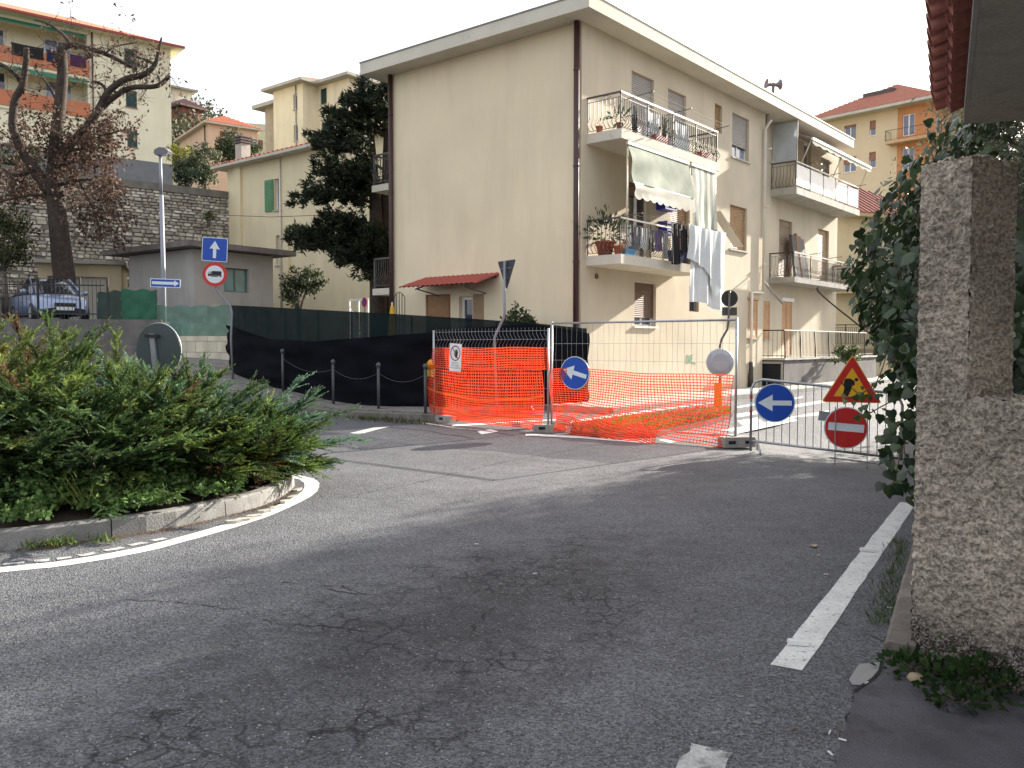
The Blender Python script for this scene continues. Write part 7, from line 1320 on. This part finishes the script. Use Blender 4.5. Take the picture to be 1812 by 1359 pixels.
# ---------------------------------------------------------------- trees
def blob_tree(name, label, base, trunk_h, trunk_r, lobes, n, ls, c0, c1, seed, cat='tree', asp=.45, bark=BARK_G, bias=(0, 0, .2), mat_=None, shellk=.5, group=None):
    r = np.random.default_rng(seed); base = V3(base); root = thing(name, label, cat, base, group); tk = MB(); top = base + ZV * trunk_h; tk.tube([base - ZV * .1, base + ZV * trunk_h * .5 + V3((.04, .02, 0)), top], [trunk_r * 1.2, trunk_r, trunk_r * .7], 8)
    for c, R in lobes: tk.tube([top - ZV * .2, V3(c) * .5 + top * .5 + V3((0, 0, -.1)), V3(c)], [trunk_r * .6, trunk_r * .4, trunk_r * .15], 6)
    tk.build('trunk', bark, root, smooth=True); w = np.array([R[0] * R[1] * R[2] if isinstance(R, tuple) else R ** 3 for _, R in lobes]) ** .8; w = w / w.sum(); PP = []
    for (c, R), k in zip(lobes, w):
        m = int(n * k); nc = max(6, m // 45); d = r.normal(size=(nc, 3)); d /= np.linalg.norm(d, axis=1)[:, None]; rr = r.uniform(shellk, 1.05, nc)[:, None]; Rv = np.array(R if isinstance(R, tuple) else (R, R, R)); cc = np.array(c) + d * rr * Rv; PP.append(cc[r.integers(0, nc, m)] + r.normal(size=(m, 3)) * Rv * .16)
    P = np.concatenate(PP); tint_ = tints(len(P), c0, c1, seed); Vv, F, C = leaves_np(P, ls, bias, asp, seed, tint_); npmesh('crown', Vv, F, mat_ or LEAF, root, C); return root
ol0, ol1 = (.10, .115, .075), (.17, .175, .12)
def olive(label, base, H, R, seed, n=7000, c0=ol0, c1=ol1, ls=.075):
    b = V3(base); lob = []; r = random.Random(seed)
    for k in range(9): a = r.uniform(0, 6.28); d = r.uniform(.2, .85) * R; lob.append((tuple(b + V3((math.cos(a) * d, math.sin(a) * d, H * r.uniform(.58, .95)))), R * r.uniform(.38, .55)))
    blob_tree('olive_tree', label, base, H * .45, .13, lob, n, ls, c0, c1, seed, asp=.28, group='garden trees behind the ivy')
gz_ = .68
def gpt(s, o): p = gs + kdir * s + krt * o; return (p.x, p.y, gz_)
olive('silvery olive tree behind the roughcast pillar', gpt(5.2, .9), 3.9, 1.25, 3, 10000); olive('grey olive tree spreading over the ivy hedge', gpt(7.6, 1.1), 3.6, 1.3, 4, 10000); olive('leafy garden tree at the right of olive trees', gpt(3.0, 2.2), 3.4, 1.3, 5, 8000, (.05, .085, .02), (.12, .14, .04), .09)
olive('garden tree hidden behind the gate canopy', gpt(1.2, 3.8), 4.3, 1.8, 6, 9000); olive('olive tree further up the street hedge', gpt(11.6, .9), 3.7, 1.3, 7, 8000); olive('big silvery olive crown leaning over the ivy', gpt(9.0, .35), 4.1, 1.45, 8, 13000)
def shade_tree(label, x, y, H, R, seed): blob_tree('evergreen_oak', label, (x, y, gz_), H * .4, .22, [((x + random.Random(seed + k).uniform(-.6, .6) * R, y + random.Random(seed + 50 + k).uniform(-.6, .6) * R, gz_ + H * (.42 + .5 * k / 8)), R * random.Random(seed + 90 + k).uniform(.5, .62)) for k in range(9)], 9000, .16, (.025, .04, .016), (.06, .08, .03), seed, group='tall garden trees behind the canopy')
shade_tree('tall evergreen oak in the garden behind gate canopy', 12.3, 17.2, 6.9, 2.6, 201); shade_tree('broad evergreen oak beside the garden olives', 10.6, 12.6, 6.4, 2.6, 202); shade_tree('tall evergreen oak deep in the garden', 15.2, 20.6, 8.0, 2.7, 203); shade_tree('evergreen oak next to the gate canopy', 9.2, 8.4, 5.6, 2.4, 204)
# cedar between yellow house and apartment building
cb_ = at(670, 545, 28.6); cedar = thing('cedar_tree', 'dark backlit cedar leaning against the apartment building', 'tree', (cb_.x, cb_.y, elev(cb_.x, cb_.y))); tk = MB(); r = np.random.default_rng(50)
tr1 = [V3((cb_.x, cb_.y, elev(cb_.x, cb_.y) - .1)), at(668, 470, 28.6), at(664, 360, 28.6), at(658, 260, 28.6), at(650, 160, 28.6)]; tr2 = [at(682, 545, 28.9), at(680, 460, 28.9), at(683, 340, 28.9), at(684, 240, 28.9), at(682, 165, 28.9)]; tr2[0].z = elev(tr2[0].x, tr2[0].y) - .1
tk.tube(tr1, [.30, .27, .2, .12, .04], 9); tk.tube(tr2, [.26, .22, .17, .1, .03], 9); tips = [(645, 148), (622, 172), (604, 178), (578, 215), (572, 200), (556, 258), (547, 248), (548, 288), (590, 262), (575, 300), (524, 348), (535, 338), (560, 352), (500, 420), (522, 432), (548, 440), (512, 405), (585, 452), (605, 462), (630, 478), (645, 492), (560, 400), (600, 390), (615, 330), (605, 235), (632, 215), (690, 150), (676, 160), (640, 440), (620, 420), (650, 300), (640, 360), (660, 200), (655, 410), (600, 300), (575, 385), (540, 415), (590, 420), (620, 262), (675, 480), (690, 430), (665, 180), (690, 200), (685, 170), (650, 172), (628, 200)]
Vs, Fs, Cs = [], [], []; nv = 0
def tufts(P, dirs, r, m, ln, c0, c1):
    global nv
    for p, d in zip(P, dirs):
        a = r.normal(size=(m, 3)) * .75 + d + np.array([0, 0, .15]); a /= np.linalg.norm(a, axis=1)[:, None]; l = (ln * r.uniform(.6, 1.2, m))[:, None]; w = np.cross(a, r.normal(size=(m, 3))); w /= np.linalg.norm(w, axis=1)[:, None]; w *= ln * .16; o = p + r.normal(0, ln * .25, (m, 3)); V = np.stack([o - w, o + w, o + a * l], 1).reshape(-1, 3); Vs.append(V); Fs.append(np.arange(3 * m).reshape(-1, 3) + nv); nv += 3 * m; k = r.uniform(size=(m, 1)); c = (np.array(c0) * (1 - k) + np.array(c1) * k) * r.uniform(.7, 1.2); Cs.append(np.repeat(c, 3, 0))
for i, (tx, ty) in enumerate(tips * 3):
    off = (i // len(tips)); dY = r.uniform(-1.6, 1.0) + (0, -.5, .8)[off]; tx2, ty2 = tx + r.normal(0, 7) * (off > 0), ty + r.normal(0, 9) * (off > 0); tip = at(tx2, ty2, 28.6 + dY); tr_ = tr1 if (i % 2 == 0 and tx < 670) else tr2; sy = min(520, ty + 18 + abs(tx - 665) * .22); q = min(tr_, key=lambda p: abs(p.z - at(660, sy, 28.6).z)); j = tr_.index(q); k = max(0, min(len(tr_) - 2, j)); z = at(660, sy, 28.6).z; a_, b_ = tr_[k], tr_[k + 1]; st = a_.lerp(b_, max(0, min(1, (z - a_.z) / max(.1, b_.z - a_.z)))); mid = st.lerp(tip, .55) + ZV * .25; path = catmull([st, mid, tip], 7); L_ = (tip - st).length
    tk.tube(path, [max(.008, .05 * (1 - k2 / len(path))) for k2 in range(len(path))], 4, 0, False); ndt = max(8, int(L_ * 12)); t = r.uniform(.22, 1, ndt); pp = np.array([list(path[min(len(path) - 1, int(x * (len(path) - 1)))]) for x in t]) + r.normal(0, .15, (ndt, 3)) * np.array([1, 1, .75]) * (1.25 - t)[:, None] + r.normal(0, .05, (ndt, 3)); d = np.array(tip - st) / max(.1, L_)
    tufts(pp, np.tile(d * .8, (ndt, 1)), r, 12, .2, (.010, .017, .010), (.034, .046, .018))
tk.build('trunk', BARK, cedar, smooth=True); npmesh('crown', np.concatenate(Vs), np.concatenate(Fs), LEAF, cedar, np.concatenate(Cs))
# big half bare tree with brown leaves at the left
YT_ = 31.8; bt = at(122, 545, YT_); brown = thing('bare_oak', 'large pollarded tree with dry brown leaves in the car park', 'tree', (bt.x, bt.y, PKL - .05)); tk = MB(); r = np.random.default_rng(91)
limbs = [([(124, 560), (112, 470), (104, 400), (98, 340), (96, 300)], [20, 18, 16, 15, 13], 0), ([(96, 310), (99, 250), (106, 190), (111, 130), (109, 84)], [12, 11, 10, 9, 8], 0), ([(108, 92), (126, 79), (150, 84), (186, 95), (224, 114), (243, 124)], [6, 5, 4.5, 4, 3, 1.5], .2), ([(90, 340), (58, 295), (34, 255), (23, 225), (26, 180), (40, 150), (46, 110), (47, 84)], [11, 10, 8, 7, 6.5, 6, 5, 4.5], -.4), ([(40, 150), (26, 130), (0, 113), (-30, 105)], [4.5, 4, 3.5, 3], -.6),
         ([(100, 300), (118, 262), (146, 235), (172, 199), (192, 163), (221, 141), (255, 132), (274, 115), (280, 93), (286, 66)], [9, 8.5, 8, 7, 6, 5.5, 5, 4, 3, 1.5], -.3), ([(172, 199), (203, 171), (233, 155), (278, 152), (300, 134)], [5.5, 5, 4.5, 4, 3.5], -.6), ([(192, 163), (178, 148), (166, 144)], [3, 2.5, 1.5], 0), ([(186, 95), (205, 82), (245, 75)], [2, 1.5, .8], .2), ([(274, 115), (250, 103), (225, 98)], [2, 1.6, .8], -.3), ([(126, 79), (110, 60), (85, 42), (60, 35)], [3.5, 3, 2.2, 1.2], .3), ([(106, 190), (85, 150), (60, 120)], [3, 2, 1], .5), ([(98, 330), (130, 320), (165, 318)], [4, 3, 1.5], -.5), ([(96, 310), (120, 290), (150, 282), (175, 275)], [4, 3, 2, 1], .5), ([(60, 300), (30, 310), (-10, 290)], [4, 3, 2], .4), ([(115, 265), (150, 262), (185, 240), (222, 229)], [3.5, 2.6, 2, 1], -.8), ([(98, 360), (70, 345), (30, 350), (-20, 362)], [3.5, 2.6, 2, 1.2], -.3), ([(140, 320), (165, 370), (180, 420)], [2.5, 2, 1], -.6)]
allp = []
for px, rr_, dy in limbs:
    path = catmull([at(x, y, YT_ + dy * (i / len(px)) * 1.6) for i, (x, y) in enumerate(px)], 5); rs_ = np.interp(np.linspace(0, 1, len(path)), np.linspace(0, 1, len(rr_)), rr_) * YT_ / FPX; tk.tube(path, list(rs_), 9); allp += [(p, s) for p, s in zip(path, rs_)]
    if px[0] == (124, 560): path[0].z = PKL
Lp = []
def twig(p, d, ln, rad_, lev):
    n = 4; pts = [p]; q = p; dd = d
    for k in range(n): dd = (dd + V3(r.normal(0, .28, 3)) + ZV * .07).normalized(); q = q + dd * ln / n; pts.append(q)
    tk.tube(pts, [max(.004, rad_ * (1 - k / (n + 1))) for k in range(n + 1)], 4, 0, False)
    if lev > 0:
        for k in range(3): i = r.integers(1, n + 1); twig(pts[i], (dd + V3(r.normal(0, .7, 3))).normalized(), ln * r.uniform(.45, .7), rad_ * .55, lev - 1)
    for k in range(1, n + 1): Lp.append((pts[k], lev))
for k in range(230):
    p, s = allp[r.integers(10, len(allp))]; twig(p, V3(r.normal(0, 1, 3)).normalized(), r.uniform(.5, 1.25), min(.016, s * .35), 1 + (k % 3 == 0))
tk.build('trunk', BARK, brown, smooth=True); PP = []
cen = [(at(x, y, YT_ + dz), sx * YT_ / FPX, sy * YT_ / FPX, k) for x, y, dz, sx, sy, k in ((60, 215, 0, 60, 35, 500), (120, 240, -.6, 55, 30, 560), (165, 285, -.8, 40, 35, 800), (190, 350, -1, 28, 45, 900), (130, 300, .5, 50, 35, 560), (60, 310, .3, 55, 35, 500), (20, 330, 0, 40, 30, 500), (200, 250, -.5, 35, 30, 600), (150, 380, -.8, 22, 40, 400), (25, 240, .3, 30, 40, 500), (205, 420, -1, 12, 30, 200))]
for c, sx, sy, k in cen: ncl = max(8, k // 16); cl = np.array(c) + r.normal(size=(ncl, 3)) * np.array([sx, .7, sy]) * .62; PP.append(cl[r.integers(0, ncl, k)] + r.normal(0, .11, (k, 3)))
for p, lev in Lp:
    if r.uniform() < .3 and (p.z < at(0, 200, YT_).z or r.uniform() < .22): PP.append(np.array(p) + r.normal(0, .06, (3, 3)))
P = np.concatenate(PP); Vv, F, C = leaves_np(P, .15, (0, 0, -.35), .5, 93, tints(len(P), (.05, .034, .027), (.17, .105, .075), 94)); npmesh('dry_leaves', Vv, F, LEAF_DRY, brown, C)
# shrubs and far trees
def bush(label, px, Y, R, zb, n, ls, c0, c1, seed, name='shrub', squash=.8, th=None):
    c = at(*px, Y); b = V3((c.x, c.y, zb)); rr_ = random.Random(seed); lob = [(tuple(c + V3((rr_.uniform(-.6, .6) * R, rr_.uniform(-.5, .5) * R, rr_.uniform(-.45, .45) * R * squash))), (R * rr_.uniform(.4, .6), R * rr_.uniform(.4, .6), R * rr_.uniform(.35, .55))) for _ in range(8)]
    return blob_tree(name, label, b, max(.2, (c.z - zb) * .7), .06 + .03 * R, lob, n, ls, c0, c1, seed, cat='tree' if name.endswith('tree') else 'shrub')
bush('rounded oleander bush above the stone wall', (362, 295), 46, 1.35, 8.85, 4200, .17, (.05, .07, .035), (.12, .13, .07), 101); bush('broad tree in front of the pink house', (418, 262), 52, 1.7, 8.85, 4200, .2, (.04, .06, .028), (.09, .10, .05), 102, 'garden_tree'); bush('dark shrub at the corner of grey plinth', (335, 312), 44.5, .8, 8.85, 1600, .15, (.02, .035, .02), (.045, .065, .035), 103); bush('yellow flowering mimosa beside the cream building', (318, 272), 54, .9, 8.85, 1200, .15, (.16, .17, .03), (.26, .25, .04), 104); bush('leafy shrub against yellow house wall', (527, 512), 31.5, .95, 1.1, 2600, .13, (.02, .035, .015), (.07, .085, .035), 105); bush('laurel shrub at the foot of gable wall', (922, 562), 21.9, .55, .1, 700, .12, (.03, .05, .02), (.08, .10, .04), 106); bush('dark cypress hedge at the picture edge by garage', (5, 425), 30.5, 1.25, 2.3, 4200, .12, (.02, .032, .012), (.08, .08, .025), 107, squash=1.7); bush('tuft of weeds growing from the stone wall', (368, 382), 40.6, .28, 7.2, 300, .12, (.09, .10, .03), (.14, .14, .05), 108); bush('flowering geranium at the terrace end', (1500, 628), 33.5, .55, 1.1, 900, .12, (.04, .07, .02), (.10, .13, .04), 109)
bush('dark shrubs on the slope behind cream building', (20, 300), 40.5, 1.6, 8.85, 2600, .18, (.015, .03, .012), (.05, .07, .025), 110)
r = np.random.default_rng(120); PP = []
for k in range(90):
    x = r.uniform(296, 372); y = r.uniform(190, 290); Y = 100 + (290 - y) * .55 + r.uniform(0, 10); c = at(x, y, Y); PP.append(np.array(c) + r.normal(size=(90, 3)) * np.array([1.6, 1.6, 1.1]))
P = np.concatenate(PP); Vv, F, C = leaves_np(P, .7, (0, 0, .3), .5, 121, tints(len(P), (.035, .045, .02), (.10, .095, .045), 122)); npmesh('hillside_wood', Vv, F, LEAF, col=C, label='scrubby wood covering the far hillside', cat='wood', kind='stuff')
